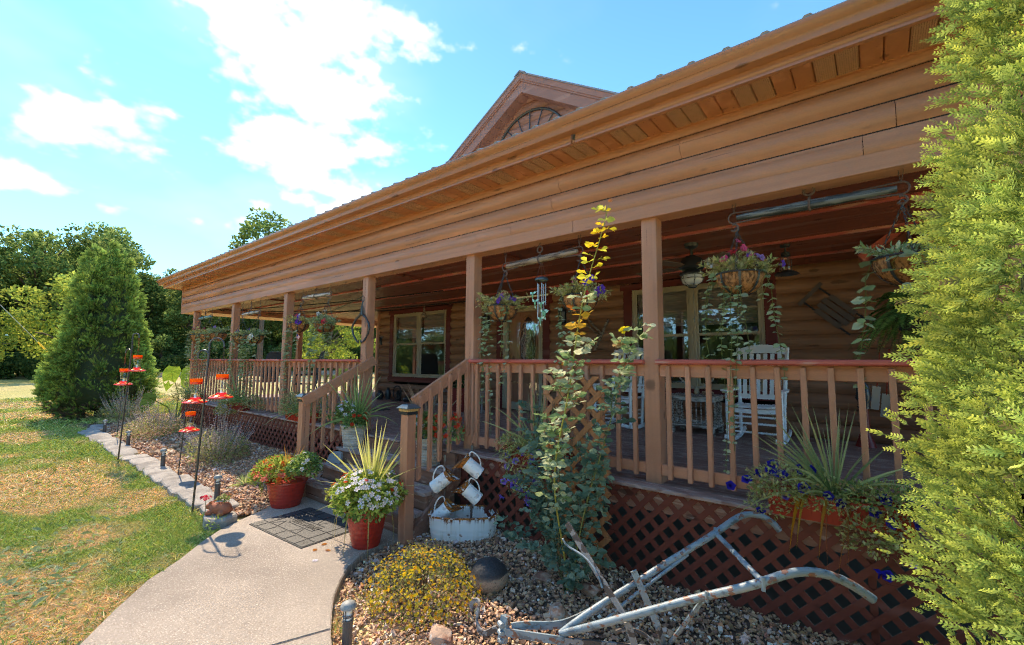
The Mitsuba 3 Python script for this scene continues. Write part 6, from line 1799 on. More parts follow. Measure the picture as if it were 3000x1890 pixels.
# two cream pots on the steps
for (x, y, z0, lb, spk) in ((-1.80, -.24, .545, 'ribbed cream pot with white and red flowers on the left side of the steps', 1), (-.29, -.235, .545, 'ribbed cream pot with red and white flowers on the right side of the steps', 0)):
    k = thing('potted_flowers', lb, 'potted plant')
    round_pot(k, x, y, z0, .165 if spk else .15, .125 if spk else .118, .30, 'pot_cream', 9)
    m = MB()
    zt = z0 + .36
    a, b = ((-.17, .0), (.12, -.06)) if spk else ((-.06, -.08), (.24, -.02))
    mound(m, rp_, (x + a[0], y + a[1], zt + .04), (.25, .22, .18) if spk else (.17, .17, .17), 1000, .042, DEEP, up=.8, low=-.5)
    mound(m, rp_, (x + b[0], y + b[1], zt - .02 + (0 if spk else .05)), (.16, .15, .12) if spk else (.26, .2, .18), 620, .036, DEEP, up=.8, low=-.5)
    part(k, 'foliage', m, 'leaf')
    pp, dd = shell_points(rp_, (x + a[0], y + a[1], zt + .05), (.25, .22, .18) if spk else (.17, .17, .17), 30 if spk else 16, .0); blooms(k, rp_, pp, dd, .030, WHITE, eye=(.7, .6, .75))
    pp, dd = shell_points(rp_, (x + b[0], y + b[1], zt + (0 if spk else .05)), (.18, .16, .13) if spk else (.26, .2, .18), 12 if spk else 60, -.2); blooms(k, rp_, pp, dd, .026, [REDO, (.85, .10, .03)], eye=(.45, .02, .02))
    m = MB()
    if spk:
        spike(m, rp_, (x + .04, y + .02, zt - .02), 46, .78, (8, 88), .45, .018, ((.17, .31, .07), (.28, .42, .10), (.36, .47, .15)), tip=(.44, .52, .25))
    else:
        spike(m, rp_, (x - .10, y + .06, zt - .02), 26, .62, (35, 85), .04, .018, ((.24, .26, .12), (.30, .28, .14)), tip=(.40, .25, .18))
        spike(m, rp_, (x - .05, y + .03, zt), 8, .35, (5, 30), .5, .008, ((.40, .42, .25),))
    part(k, 'spike_leaves', m, 'leaf')


def box_planter(x0, x1, y0, y1, z0, z1, bs, label, cx, seed, size=.60, nspk=42, blm=(), left=None, tone=DEEP, vines=0, spread=(6, 86)):
    k = thing('window_box', label, 'planter')
    fl_ = .018
    part(k, 'box', MB().add([[(x0 if s < 0 else x1) - s * w, (y0 if t < 0 else y1) - t * w * .7, z] for w, z in ((fl_ * 1.6, z0 + .001), (fl_ * .3, z1 - .03), (.0, z1 - .028), (.0, z1), (.010, z1), (.012, z1 - .03)) for s, t in ((-1, -1), (1, -1), (1, 1), (-1, 1))],
                           [[4 * i + j, 4 * i + (j + 1) % 4, 4 * i + 4 + (j + 1) % 4, 4 * i + 4 + j] for i in range(5) for j in range(4)] + [[20, 21, 22, 23], [3, 2, 1, 0]]), bs)
    n = max(4, int((x1 - x0) / .026))
    for i in range(1, n):
        xx = x0 + (x1 - x0) * i / n
        if i % 2: part(k, 'flute', MB().bar((xx + (.012 if i < n / 2 else -.012) * 0, y0 + fl_ * .95 - .004, z0 + .012), (xx, y0 + fl_ * .2 - .004, z1 - .034), .012, .008, EY), bs)
    r = np.random.default_rng(seed); m = MB()
    xm, ym, w = (x0 + x1) / 2, (y0 + y1) / 2, (x1 - x0) / 2
    for dx in (-.75, -.2, .35, .85):
        mound(m, r, (xm + dx * w, ym - .05, z1 + .02), (.18, .17, .10), 170, .030, tone, low=-.7, width=.8)
    if left is not None:
        for q in left: mound(m, r, q[0], q[1], q[2], q[3], q[4], low=-.6, width=.75)
    part(k, 'foliage', m, 'leaf')
    m = MB(); spike(m, r, (cx, ym, z1 - .02), nspk, size, spread, .40, .014, ((.19, .31, .10), (.27, .38, .14), (.36, .44, .17)), tip=(.42, .46, .24))
    part(k, 'spike_leaves', m, 'leaf')
    for (fx, fy, fz, col, s) in blm:
        mm = MB(); nn = nrm(np.array([.15, -.75, .45]) + .45 * r.normal(size=3))
        mm.inst(PETUNIA[0], PETUNIA[1], np.array([[fx, fy, fz]]), frames(nrm(np.cross(nn, [.2, .1, 1]))[None], nn[None]), np.array([s]), np.array([col]) * r.uniform(.8, 1.15), np.array([np.asarray(col) * .4]), PETUNIA[2])
        part(k, 'bloom', mm, 'petal')
    for i in range(vines):
        mm = MB(); vine(mm, r, (r.uniform(x0, x1), y0, z1 - .02), r.uniform(.2, .45), .026, .05, tone, out=(0, -1, 0), step=.03)
        part(k, 'trailing_stem', mm, 'leaf')
    return k


BROWNY = [(.42, .36, .18), (.33, .33, .14), (.48, .45, .22), (.24, .28, .10)]
box_planter(-9.22, -8.50, -.19, -.03, D, D + .15, 'box_red', 'red window box with a spiky plant on the deck edge at the far left corner', -8.95, 1, .62, 40, [(-8.6, -.2, .95, LIL, .035), (-8.5, -.18, .9, LIL, .03), (-8.75, -.2, .98, LIL, .03), (-9.0, -.22, .93, LIL, .03)], [((-9.3, -.2, .85), (.3, .25, .3), 500, .05, BROWNY), ((-8.45, -.2, .82), (.25, .2, .16), 300, .04, BROWNY)])
box_planter(-6.50, -5.70, -.19, -.03, D, D + .15, 'box_dark_red', 'dark red window box with a spiky plant in the middle of the left deck edge', -6.18, 2, .72, 48, [(-6.4, -.22, .92, WHI, .04), (-6.25, -.22, .93, WHI, .035), (-6.75, -.25, .62, WHI, .04)], [((-6.35, -.22, .74), (.30, .16, .20), 620, .04, BROWNY + LIT[:1]), ((-5.45, -.1, .86), (.38, .16, .16), 520, .04, BROWNY), ((-6.75, -.24, .62), (.12, .08, .10), 120, .04, BROWNY)])
box_planter(-3.95, -3.15, -.19, -.03, D, D + .15, 'box_red', 'red window box with a spiky plant on the deck edge left of the steps', -3.60, 3, .62, 44, [(-3.45, -.2, 1.08, (.7, .35, .5), .04)], [((-3.75, -.15, .95), (.34, .18, .22), 650, .036, BROWNY), ((-3.05, -.1, .95), (.25, .16, .25), 420, .036, BROWNY + DEEP[:2])])
YG = [(.50, .55, .20), (.60, .64, .30), (.40, .45, .15), (.34, .37, .13), (.44, .36, .20)]
NAVY, VI2 = (.045, .035, .42), (.20, .13, .66)
bR = [(2.90, -.26, .92, NAVY, .034), (2.80, -.25, .86, NAVY, .032), (2.97, -.25, .97, NAVY, .034), (3.03, -.22, .99, NAVY, .030), (3.10, -.28, .99, NAVY, .042), (3.05, -.24, 1.03, NAVY, .034), (3.22, -.30, .93, NAVY, .036), (3.20, -.20, 1.02, NAVY, .034), (3.26, -.20, 1.02, NAVY, .034), (3.34, -.28, .90, NAVY, .030), (3.40, -.28, .87, NAVY, .032), (3.55, -.28, .85, NAVY, .030), (3.60, -.27, .93, NAVY, .036), (3.74, -.24, .93, NAVY, .034), (3.78, -.24, .95, NAVY, .03), (3.62, -.30, .81, NAVY, .03), (3.74, -.26, .82, (.05, .05, .40), .034), (2.98, -.28, .74, NAVY, .028), (3.56, -.36, .56, NAVY, .034), (3.59, -.36, .55, NAVY, .03), (3.12, -.28, .86, VI2, .026), (3.70, -.3, .62, VI2, .02)]
k = box_planter(3.00, 3.74, -.235, -.05, D, D + .155, 'box_red', 'long red window box with dark blue petunias on the deck edge beside the right evergreen', 3.36, 4, .66, 56, bR,
            [((3.10, -.24, .93), (.20, .14, .11), 650, .030, YG), ((3.02, -.26, .80), (.12, .10, .14), 380, .028, YG), ((3.60, -.22, .92), (.22, .15, .10), 650, .030, YG + DEEP), ((3.52, -.28, .70), (.14, .08, .14), 420, .030, YG), ((3.70, -.28, .78), (.12, .1, .12), 300, .03, YG), ((3.30, -.26, .84), (.16, .07, .06), 260, .026, YG)], YG, 0, (4, 84))
m = MB(); rq = np.random.default_rng(8)
for (xa, L, c1, c2, w) in ((3.235, .40, (.55, .40, .03), (.50, .20, .02), .022), (3.25, .36, (.42, .44, .08), (.5, .3, .04), .016), (3.36, .40, (.52, .40, .05), (.48, .22, .05), .018), (3.44, .42, (.40, .20, .06), (.36, .14, .04), .010), (3.50, .52, (.42, .24, .08), (.35, .13, .05), .012), (3.33, .48, (.40, .16, .06), (.35, .12, .05), .006)):
    s = np.linspace(0, 1, 10)[:, None]
    ribbon(m, np.array([xa, -.15, .90]) + EY * (-.16) * np.sin(s * 1.57) + EX * (.06 * s * rq.normal()) + EZ * (.05 * np.sin(s * 2.6) - L * s ** 1.8), w, c1, c2, side=(1, .2, 0))
part(k, 'spike_leaves', m, 'leaf', label='yellow withered leaves drooping over the front of the box')
bM = [(.80 + .45 * a, -.22 - .06 * b, .92 - .52 * b, (.30, .20, .78) if i % 3 else (.17, .10, .66), .034) for i, (a, b) in enumerate(np.random.default_rng(3).uniform(0, 1, (26, 2)))]
box_planter(.76, 1.46, -.22, -.05, D, D + .15, 'box_dark_red', 'dark red window box with violet petunias and spiky leaves behind the rose', 1.12, 5, .72, 52, bM, [((1.02, -.26, .80), (.24, .10, .17), 620, .028, YG), ((1.10, -.28, .58), (.16, .07, .16), 380, .028, YG), ((.86, -.2, .93), (.12, .1, .07), 200, .028, YG)], YG, 3)

# wooden trellis panel against the railing and the rose in front of it
tp = thing('trellis_panel', 'brown wooden lattice trellis leaning on the porch railing behind the rose', 'trellis')
lattice(tp, 1.26, 1.87, .02, 1.56, -.215, .172, .046, .010, 'trellis_wood')
rs = thing('climbing_rose', 'tall climbing rose with a yellow tipped cane in front of the trellis', 'rose bush')
rr_ = np.random.default_rng(55)
canes = [([(1.74, -.62, -.02), (1.76, -.74, .45), (1.84, -.93, .94), (1.97, -.98, 1.40), (2.02, -.99, 1.62), (2.06, -.98, 1.90), (2.14, -.97, 2.24), (2.24, -.96, 2.54), (2.285, -.955, 2.71)], .007, 'top'),
         ([(1.78, -.60, -.02), (1.92, -.70, .55), (2.08, -.78, .95), (2.22, -.82, 1.32), (2.31, -.85, 1.65), (2.35, -.88, 1.86)], .0055, 'right'),
         ([(2.22, -.82, 1.32), (2.30, -.86, 1.6), (2.42, -.90, 1.80), (2.47, -.92, 1.92)], .004, 'twig'),
         ([(1.70, -.58, -.02), (1.55, -.56, .40), (1.40, -.52, .80), (1.30, -.50, 1.15), (1.26, -.48, 1.35)], .005, 'low'),
         ([(1.70, -.60, -.02), (1.62, -.62, .35), (1.52, -.62, .75), (1.46, -.60, 1.05)], .005, 'low'),
         ([(1.72, -.62, -.02), (1.72, -.70, .4), (1.74, -.72, .8), (1.72, -.7, 1.1)], .005, 'low'),
         ([(1.76, -.58, -.02), (1.86, -.6, .4), (1.94, -.62, .75), (2.0, -.64, 1.0)], .005, 'low'),
         ([(1.68, -.60, .05), (1.50, -.66, .22), (1.32, -.68, .30), (1.18, -.66, .42)], .004, 'low'),
         ([(1.78, -.6, .05), (1.95, -.7, .25), (2.06, -.74, .40)], .004, 'low'),
         ([(1.62, -.6, .3), (1.45, -.64, .5), (1.30, -.62, .62), (1.22, -.6, .75)], .004, 'low'),
         ([(1.84, -.93, .94), (1.78, -.9, 1.15), (1.80, -.9, 1.35)], .004, 'mid'), ([(1.97, -.98, 1.40), (1.88, -.96, 1.5), (1.84, -.96, 1.62)], .0035, 'mid'), ([(2.02, -.99, 1.62), (2.1, -.97, 1.72), (2.12, -.96, 1.8)], .0035, 'mid')]
BLUEG = [(.16, .26, .18), (.22, .33, .24), (.12, .20, .14), (.28, .38, .27)]
PALE = [(.46, .53, .32), (.33, .43, .22), (.56, .60, .42), (.25, .36, .16)]
GOLD = [(.82, .66, .04), (.74, .72, .08), (.82, .54, .03), (.56, .60, .12)]
FIRE = [(.70, .22, .04), (.66, .40, .04), (.55, .34, .05), (.30, .34, .10)]
fol = MB()
for pts, r, kind in canes:
    p = smoothp(pts, 22); t = np.linspace(0, 1, 22)
    col = np.array([(.20, .22, .07) if kind != 'top' else (.34 - .10 * a, .30 - .02 * a, .06) for a in t]) if kind in ('top', 'right') else np.repeat([[.10, .11, .05]], 22, 0)
    part(rs, 'cane', MB().tube(p, r * (1.1 - .75 * t), 6, col), 'vrough', True)
    L = np.linalg.norm(np.diff(p, axis=0), axis=1).sum()
    n = int(L / (.032 if kind != 'top' else .027))
    for i in range(n):
        q = (i + rr_.uniform(0, 1)) / n
        if kind == 'low' and q < .15: continue
        if kind == 'top' and q < .22: continue
        b = np.array([np.interp(q, t, p[:, j]) for j in range(3)])
        a = rr_.uniform(0, 6.28); d = nrm(np.array([math.cos(a), math.sin(a) - .25, rr_.uniform(-.2, .8)]))
        z = b[2]
        cols = BLUEG if kind in ('low', 'right', 'twig') and z < 1.55 else PALE
        if kind == 'top':
            cols = PALE if z < 1.85 else (FIRE if z < 2.0 else (PALE + GOLD if z < 2.15 else GOLD))
        stem = rr_.uniform(.03, .085) * (1 if z < 2.2 else .7); sz = rr_.uniform(.042, .070) * (1 if z < 2.1 else .95)
        base = b + d * stem * .35
        P_, A_, = [], []
        sd = nrm(np.cross(d, EZ) + .001)
        for f_, sgn in ((1.0, 0), (.62, 1), (.62, -1), (.25, 1), (.25, -1))[:5 if z < 1.95 else 3]:
            P_.append(b + d * stem * (.3 + f_)); A_.append(nrm(d * (1 if sgn == 0 else .45) + sd * sgn * .9 - EZ * .12))
        fol.tube([b, b + d * stem * 1.3], .0012, 3, (.16, .2, .07), cap=False)
        P_, A_ = np.array(P_), np.array(A_)
        leaves(fol, rr_, P_, A_, np.array([[.1, -.75, .75]]) + .65 * rr_.normal(size=(len(P_), 3)), np.full(len(P_), sz) * rr_.uniform(.8, 1.15, len(P_)), pick(rr_, cols, 1)[[0] * len(P_)] * rr_.uniform(.8, 1.2, (len(P_), 1)), LEAF, 1.08)
for c, rad, n in (((1.50, -.58, .75), (.15, .10, .55), 190), ((1.86, -.62, .60), (.20, .10, .48), 220), ((2.06, -.76, .95), (.10, .07, .34), 90), ((1.70, -.66, .75), (.22, .12, .5), 170)):
    mound(fol, rr_, c, rad, int(n * .8), .056, BLUEG, tpl=LEAF, low=-1.0, width=1.1, shell=.1)
part(rs, 'foliage', fol, 'leaf')
for p, s, c, nm in (((2.355, -.89, 1.885), .040, (.85, .70, .03), 'bloom'), ((2.315, -.88, 1.795), .050, (.55, .38, .19), 'withered_bloom'), ((1.97, -1.0, 1.66), .024, (.75, .45, .03), 'bloom'), ((1.36, -.58, .90), .028, (.60, .36, .07), 'withered_bloom'), ((1.80, -.93, 1.09), .03, (.50, .22, .10), 'withered_bloom'), ((2.30, -.96, 2.73), .016, (.75, .3, .1), 'bud')):
    m = MB()
    for i in range(3):
        nn = nrm(np.array([.1, -.4, 1]) + .3 * rr_.normal(size=3))
        m.inst(FLOWER5[0] * [1, 1, 2 + i], FLOWER5[1], np.array([p]) + EZ * .006 * i, frames(nrm(np.cross(nn, rr_.normal(size=3)))[None], nn[None]), np.array([s * (1 - .22 * i)]), np.array([c]) * rr_.uniform(.8, 1.1), np.array([np.asarray(c) * .7]), FLOWER5[2])
    part(rs, nm, m, 'petal')

# fern hanging behind the right basket
fe_ = thing('hanging_fern', 'dark green fern hanging behind the right hand flower basket', 'fern')
m = MB(); fc = np.array([3.86, 1.15, 2.10]); rf = np.random.default_rng(77)
for i in range(46):
    a = rf.uniform(0, 6.28); e0 = rf.uniform(.1, 1.2); L = rf.uniform(.35, .62); s = np.linspace(0, 1, 12)
    d = np.array([math.cos(a) * math.cos(e0), math.sin(a) * math.cos(e0), math.sin(e0)])
    pts = fc + d * (s * L)[:, None] - EZ * (s ** 2 * L * rf.uniform(.5, 1.3))[:, None]
    m.tube(pts, .002, 3, (.08, .12, .03), cap=False)
    n = 44; t = np.linspace(.08, 1, n); P_ = np.stack([np.interp(t, s, pts[:, j]) for j in range(3)], -1)
    tg_ = nrm(np.gradient(P_, axis=0)); sd = nrm(np.cross(tg_, EZ) + 1e-3)
    for sg in (-1, 1):
        leaves(m, rf, P_, sd * sg + tg_ * .35 - EZ * .1, np.cross(sd, tg_) + .15 * rf.normal(size=(n, 3)), .075 * np.sin(np.pi * np.clip(t, .12, .97)) ** .7, pick(rf, [(.13, .25, .06), (.20, .33, .09), (.10, .18, .05)], n), LEAF2, .32)
part(fe_, 'fronds', m, 'leaf')
part(fe_, 'pot', MB().lathe([(0, -.16), (.11, -.15), (.15, 0), (.14, 0), (0, -.03)], fc, 16), 'black', 40)
m = MB()
for k in range(3):
    a = k * 2.094; m.tube([fc + [.145 * math.cos(a), .145 * math.sin(a), 0], fc + EZ * .85], .003, 3)
part(fe_, 'hanger', m, 'iron')

# ------------------------------------------------------------------ beds and lawn plants
yb = thing('yellow_shrub', 'low round bush with tiny yellow and bronze leaves on the right gravel bed', 'bush')
m = MB(); ry = np.random.default_rng(61)
c0 = np.array([.945, -1.32, -.03])
d = unit(ry, 8000); d = d[d[:, 2] > -.05]; n = len(d)
rough = .70 + .55 * meshkit.noise(d * 4.5 + 4)
rad = np.where(ry.uniform(size=n) < .5, ry.uniform(.84, 1.08, n), ry.uniform(.45, .95, n))
P_ = c0 + d * [.42, .40, .30] * (rad * rough)[:, None]
z01 = np.clip((rad - .6) / .4, 0, 1)
pal = np.array([(.50, .46, .09), (.30, .34, .12), (.18, .22, .07), (.38, .30, .15), (.66, .52, .06), (.50, .46, .30), (.75, .45, .03)])
leaves(m, ry, P_, nrm(d + unit(ry, n) * .9), nrm(d + unit(ry, n) * .8 + EZ * .5), ry.uniform(.011, .021, n), pal[ry.choice(7, n, p=[.14, .24, .24, .16, .09, .09, .04])] * ry.uniform(.7, 1.2, (n, 1)), LEAF2, 1.1)
part(yb, 'foliage', m, 'leaf')
m = MB()
pp, dd = shell_points(ry, c0, (.42, .40, .30), 760, .0)
bloom_mass(m, ry, pp, dd, .0105, [(.85, .62, .02), (.85, .42, .02), (.80, .70, .05)], eye=(.6, .3, .0))
part(yb, 'blossom', m, 'petal', stuff=True)
m = MB()
for i in range(40):
    a = ry.uniform(0, 6.28); r = ry.uniform(.0, .33)
    m.tube([c0 + [r * .3 * math.cos(a), r * .3 * math.sin(a), -.03], c0 + [r * math.cos(a), r * math.sin(a), .22 * (1 - r)]], .003, 3, (.12, .08, .05), cap=False)
part(yb, 'twigs', m, 'vrough')
rw = np.random.default_rng(66)
for x, y in ((.16, -.93), (.30, -1.02), (.14, -1.12), (.20, -1.22), (.38, -.92), (.62, -.99), (.13, -.70), (.19, -.64), (.36, -1.20), (.24, -1.38), (-.14, -1.58), (-.62, -1.0)):
    m = MB(); z = .004 if x < 0 else float(bed_z(x, y)) + .022
    m.inst(FLOWER5[0], FLOWER5[1], np.array([[x, y, z]]), frames(unit(rw, 1) * [1, 1, .2], np.array([[.2 * rw.normal(), .2 * rw.normal(), 1]])), np.array([.026]), np.array([[.80, .84, .92]]), np.array([[.6, .5, .6]]), FLOWER5[2])
    solo('fallen_blossom', m, 'petal', 'white fallen blossom lying on the ground near the large red pot', 'blossom', False, 'white fallen blossoms near the large red pot')
for x, y in ((-.28, -1.42), (-.40, -1.33), (-.33, -1.5)):
    m = MB(); leaves(m, rw, np.array([[x, y, .004]]), unit(rw, 1) * [1, 1, 0], np.array([[.1, .1, 1]]), np.array([.06]), np.array([[.50, .20, .05]]), LEAF, 1.0)
    solo('fallen_leaf', m, 'leaf', 'brown fallen leaf on the path between the doormat and the large red pot', 'leaf', False, 'brown fallen leaves on the path')


def salvia(x, y, r, hh, seed, label):
    k = thing('salvia_bush', label, 'bush'); rn = np.random.default_rng(seed)
    m = MB(); mound(m, rn, (x, y, hh * .28), (r * .85, r * .72, hh * .42), 2200, .040, [(.36, .39, .14), (.50, .46, .20), (.26, .29, .10), (.52, .40, .22), (.44, .50, .15)], low=-.5, shell=.2, width=.75)
    part(k, 'foliage', m, 'leaf')
    st = MB()
    for i in range(150):
        a = rn.uniform(0, 6.28); q = math.sqrt(rn.uniform()); L = hh * rn.uniform(.75, 1.2) * (1.1 - .3 * q)
        b = np.array([x + r * .35 * q * math.cos(a), y + r * .3 * q * math.sin(a), .02])
        d = nrm(np.array([math.cos(a) * q * .75, math.sin(a) * q * .65, 1.0]) + .12 * rn.normal(size=3))
        tip = b + d * L
        c = np.array([(.60, .50, .41), (.52, .42, .36), (.68, .58, .48), (.44, .37, .40)][rn.integers(4)])
        st.tube([b + d * L * .3, b + d * L * .65, tip], [.0022, .002, .0015], 3, c * .8, cap=False)
        n = 9; t = np.linspace(.60, 1, n); Pq = b + d * (t * L)[:, None]
        for s_ in range(2):
            leaves(st, rn, Pq, nrm(unit(rn, n) * [1, 1, .25] + EZ * .35), unit(rn, n) + d, np.full(n, .017), (c if rn.uniform() > .08 else np.array([.30, .24, .55]))[None] * rn.uniform(.8, 1.2, (n, 1)), LEAF2, .9)
    part(k, 'flower_spikes', st, 'vrough')


salvia(-12.1, -.65, 1.0, .82, 1, 'straggly salvia bush at the foot of the tall evergreen')
salvia(-8.45, -.86, .86, .66, 2, 'straggly salvia bush in the middle of the gravel bed, with some blue flowers')
salvia(-4.75, -.86, .62, .74, 3, 'straggly salvia bush nearest the steps, with dry seed spikes')
k = thing('grass_clump', 'small green grassy plant on the gravel left of the red pot with orange flowers', 'plant')
m = MB(); spike(m, rp_, (-3.0, -1.08, .0), 90, .24, (20, 80), .6, .010, ((.30, .40, .12), (.40, .48, .18), (.50, .50, .24))); part(k, 'blades', m, 'leaf')
k = thing('grass_tuft', 'bright green grass tuft growing beside the stone under the animal planter', 'plant')
m = MB(); spike(m, rp_, (-1.68, -1.83, -.02), 50, .16, (25, 85), .5, .008, ((.48, .58, .09), (.36, .50, .08))); part(k, 'blades', m, 'leaf')

ee = thing('elephant_ear_plant', 'elephant ear plant with huge green leaves at the far corner of the porch', 'plant')


def big_leaf(c, tipdir, nn, L, col):
    t_ = nrm(tipdir); n_ = nrm(np.asarray(nn) - t_ * (t_ @ np.asarray(nn))); s_ = np.cross(t_, n_)
    out = [(-.26, .10), (-.30, .24), (-.12, .36), (.12, .38), (.35, .34), (.55, .26), (.75, .15), (.92, .05), (1.0, 0)]
    edge = out + [(a, -b) for a, b in out[::-1][1:]]
    v, n = [], len(edge)
    for a, b in edge: v.append(c + t_ * a * L + s_ * b * L + n_ * (.10 * L * math.sin(9 * a + 2 * b) * abs(b) - .12 * L * a * a - .25 * L * b * b))
    mid = [(-.02, 0), (.2, 0), (.45, 0), (.7, 0)]
    v += [c + t_ * a * L + n_ * (.02 - .12 * a * a) * L for a, b in mid]
    f = []
    for i in range(n):
        a = edge[i][0]; j = (i + 1) % n
        mi_ = n + int(np.clip(round((edge[i][0] + edge[j][0]) / 2 / .24), 0, 3))
        f.append([i, j, mi_])
    f += [[n + i, n + i + 1, e_] for i, e_ in ((0, 3), (1, 4), (2, 6))] + [[n + i + 1, n + i, n - 1 - e_] for i, e_ in ((0, 3), (1, 4), (2, 6))]
    m = MB().add(v, f, np.asarray(col))
    part(ee, 'leaf', m, 'leaf')
    w = MB()
    for a, b in out[2:8]:
        for s in (1, -1):
            a0 = max(0, a - .28)
            w.tube([c + t_ * a0 * L + n_ * (.022 - .12 * a0 * a0) * L, c + t_ * a * L * .98 + s_ * s * b * L * .92 + n_ * (-.12 * a * a - .22 * b * b + .10 * abs(b) * math.sin(9 * a + 2 * b * s) + .014) * L], .004, 3, np.asarray(col) * 1.5)
    part(ee, 'leaf_veins', w, 'leaf')


GB = np.array([-10.75, .05, 0])
for c, td, nn, L, col in (((-10.55, -.15, 1.38), (.18, -.25, -.9), (.75, -.55, .25), .52, (.34, .46, .05)), ((-10.15, .05, 1.40), (.6, -.1, -.7), (.3, -.85, .3), .55, (.30, .42, .06)), ((-10.6, -.55, .72), (-.1, -.3, -.9), (.9, .3, .1), .42, (.05, .10, .03)), ((-11.0, .35, 1.1), (-.3, .4, -.6), (0, -.4, .8), .5, (.2, .32, .05))):
    c = np.array(c); big_leaf(c, np.array(td), np.array(nn), L, col)
    part(ee, 'stalk', MB().tube([GB, (GB + c) / 2 + [0, .1, .1], c], [.02, .015, .009], 6, (.16, .26, .06)), 'leaf')


# evergreens with flat scaly sprays
def spray(nside):
    v, f, w = [], [], []

    def kite(a, b, wd, w0, w1):
        a, b = np.array(a), np.array(b); d = b - a; wd = wd * 1.0; s = np.array([-d[1], d[0], 0]); s = s / (np.linalg.norm(s) + 1e-9) * wd
        k = len(v); m = a + d * .45
        v.extend([a, m - s, b, m + s + [0, 0, .02]]); f.extend([[k, k + 1, k + 2], [k, k + 2, k + 3]]); w.extend([w0, (w0 + w1) / 2, w1, (w0 + w1) / 2])
    kite([0, 0, 0], [0, 1, -.05], .05, 0, 1)
    for i in range(nside):
        q = .15 + .72 * i / max(1, nside - 1); L = .42 * (1 - .55 * q)
        for s in (-1, 1):
            kite([0, q, 0], [s * L * .60, q + L * .82, .03 * s - .02], .058, q * .6, min(1, q * .7 + .45))
            if nside > 5:
                kite([s * L * .38, q + L * .36, 0], [s * L * .40, q + L * .85, .02], .042, q * .6 + .2, min(1, q * .7 + .5))
    return np.array(v), np.array(f), np.array(w)


def evergreen(key, leaders, nclump, per, size, csize, nside, rng, dark, tip, brown=None, gap=.10):
    """leaders: (x, y, profile [(z, r)]); tufts of flat sprays stand out from the outline, dark twigs show between them"""
    tv, tf, tw = spray(nside)
    m = MB(); core = MB(); tot = sum(p[-1][0] * max(r for _, r in p) for _, _, p in leaders)
    for x, y, prof in leaders:
        z_, r_ = np.array(prof).T
        k = int(nclump * z_[-1] * r_.max() / tot)
        z = rng.uniform(z_[0], z_[-1], k * 4); r = np.interp(z, z_, r_); keep = rng.uniform(0, r_.max(), k * 4) < r + .05; z, r = z[keep][:k], r[keep][:k]; k = len(z)
        a = rng.uniform(0, 2 * np.pi, k); o = np.stack([np.cos(a), np.sin(a), np.zeros(k)], -1)
        cs = csize * np.exp(.28 * rng.normal(size=k)) * np.clip(r / .35, .55, 1)
        C = np.array([x, y, 0]) + o * (r - cs * .75 + rng.normal(size=k) * gap * .35)[:, None] + EZ * (z - cs * .35)[:, None]
        inside = np.zeros(k, bool)
        for x2, y2, p2 in leaders:
            if (x2, y2) != (x, y):
                zz, rr2 = np.array(p2).T; inside |= np.hypot(C[:, 0] - x2, C[:, 1] - y2) < np.interp(z, zz, rr2, right=0) - csize * 1.2
        C, o, cs, z = C[~inside], o[~inside], cs[~inside], z[~inside]; k = len(C)
        d = nrm(o * .8 + EZ * rng.uniform(.15, 1.0, (k, 1)) + unit(rng, k) * .30)
        tone = np.exp(.24 * rng.normal(size=(k, 1))); hue = rng.normal(size=(k, 1)) * .07
        N = k * per; ci = np.repeat(np.arange(k), per)
        q = rng.uniform(0, 1, N) ** .6
        ax = nrm(d[ci] + unit(rng, N) * .62)
        P = C[ci] + ax * (cs[ci] * q * .95)[:, None]
        nn = nrm(np.cross(ax, EZ) * rng.choice([-1, 1], (N, 1)) + unit(rng, N) * .6)
        s = size * rng.uniform(.6, 1.25, N)
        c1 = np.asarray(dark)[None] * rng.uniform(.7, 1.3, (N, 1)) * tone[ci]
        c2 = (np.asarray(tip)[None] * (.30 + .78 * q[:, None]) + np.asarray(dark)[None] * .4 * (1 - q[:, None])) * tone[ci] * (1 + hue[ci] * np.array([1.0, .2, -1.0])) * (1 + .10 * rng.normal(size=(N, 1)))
        if brown is not None:
            bz = rng.uniform(size=N) < np.clip((brown - z[ci]) / brown, 0, 1) * .7; c1[bz] = (.13, .085, .06); c2[bz] = (.22, .14, .10)
        dead = rng.uniform(size=N) < .012; c2[dead] = (.34, .22, .11)
        sc = np.stack([s, s, s], -1); R_ = frames(ax, nn)
        v = np.einsum('nij,nmj->nmi', R_, tv[None] * sc[:, None, :]) + P[:, None]
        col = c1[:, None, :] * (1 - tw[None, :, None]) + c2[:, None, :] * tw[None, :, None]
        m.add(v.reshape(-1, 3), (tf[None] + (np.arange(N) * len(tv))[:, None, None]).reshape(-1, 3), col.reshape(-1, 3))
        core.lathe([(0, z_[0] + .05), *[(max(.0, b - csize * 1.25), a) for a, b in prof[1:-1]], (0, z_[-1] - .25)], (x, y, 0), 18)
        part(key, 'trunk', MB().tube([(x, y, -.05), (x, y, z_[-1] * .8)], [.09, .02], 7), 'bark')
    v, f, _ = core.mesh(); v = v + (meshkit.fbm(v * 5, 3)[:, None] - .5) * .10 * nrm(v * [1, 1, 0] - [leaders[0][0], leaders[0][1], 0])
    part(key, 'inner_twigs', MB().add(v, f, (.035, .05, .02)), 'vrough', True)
    part(key, 'sprays', m, 'leaf', stuff=True)


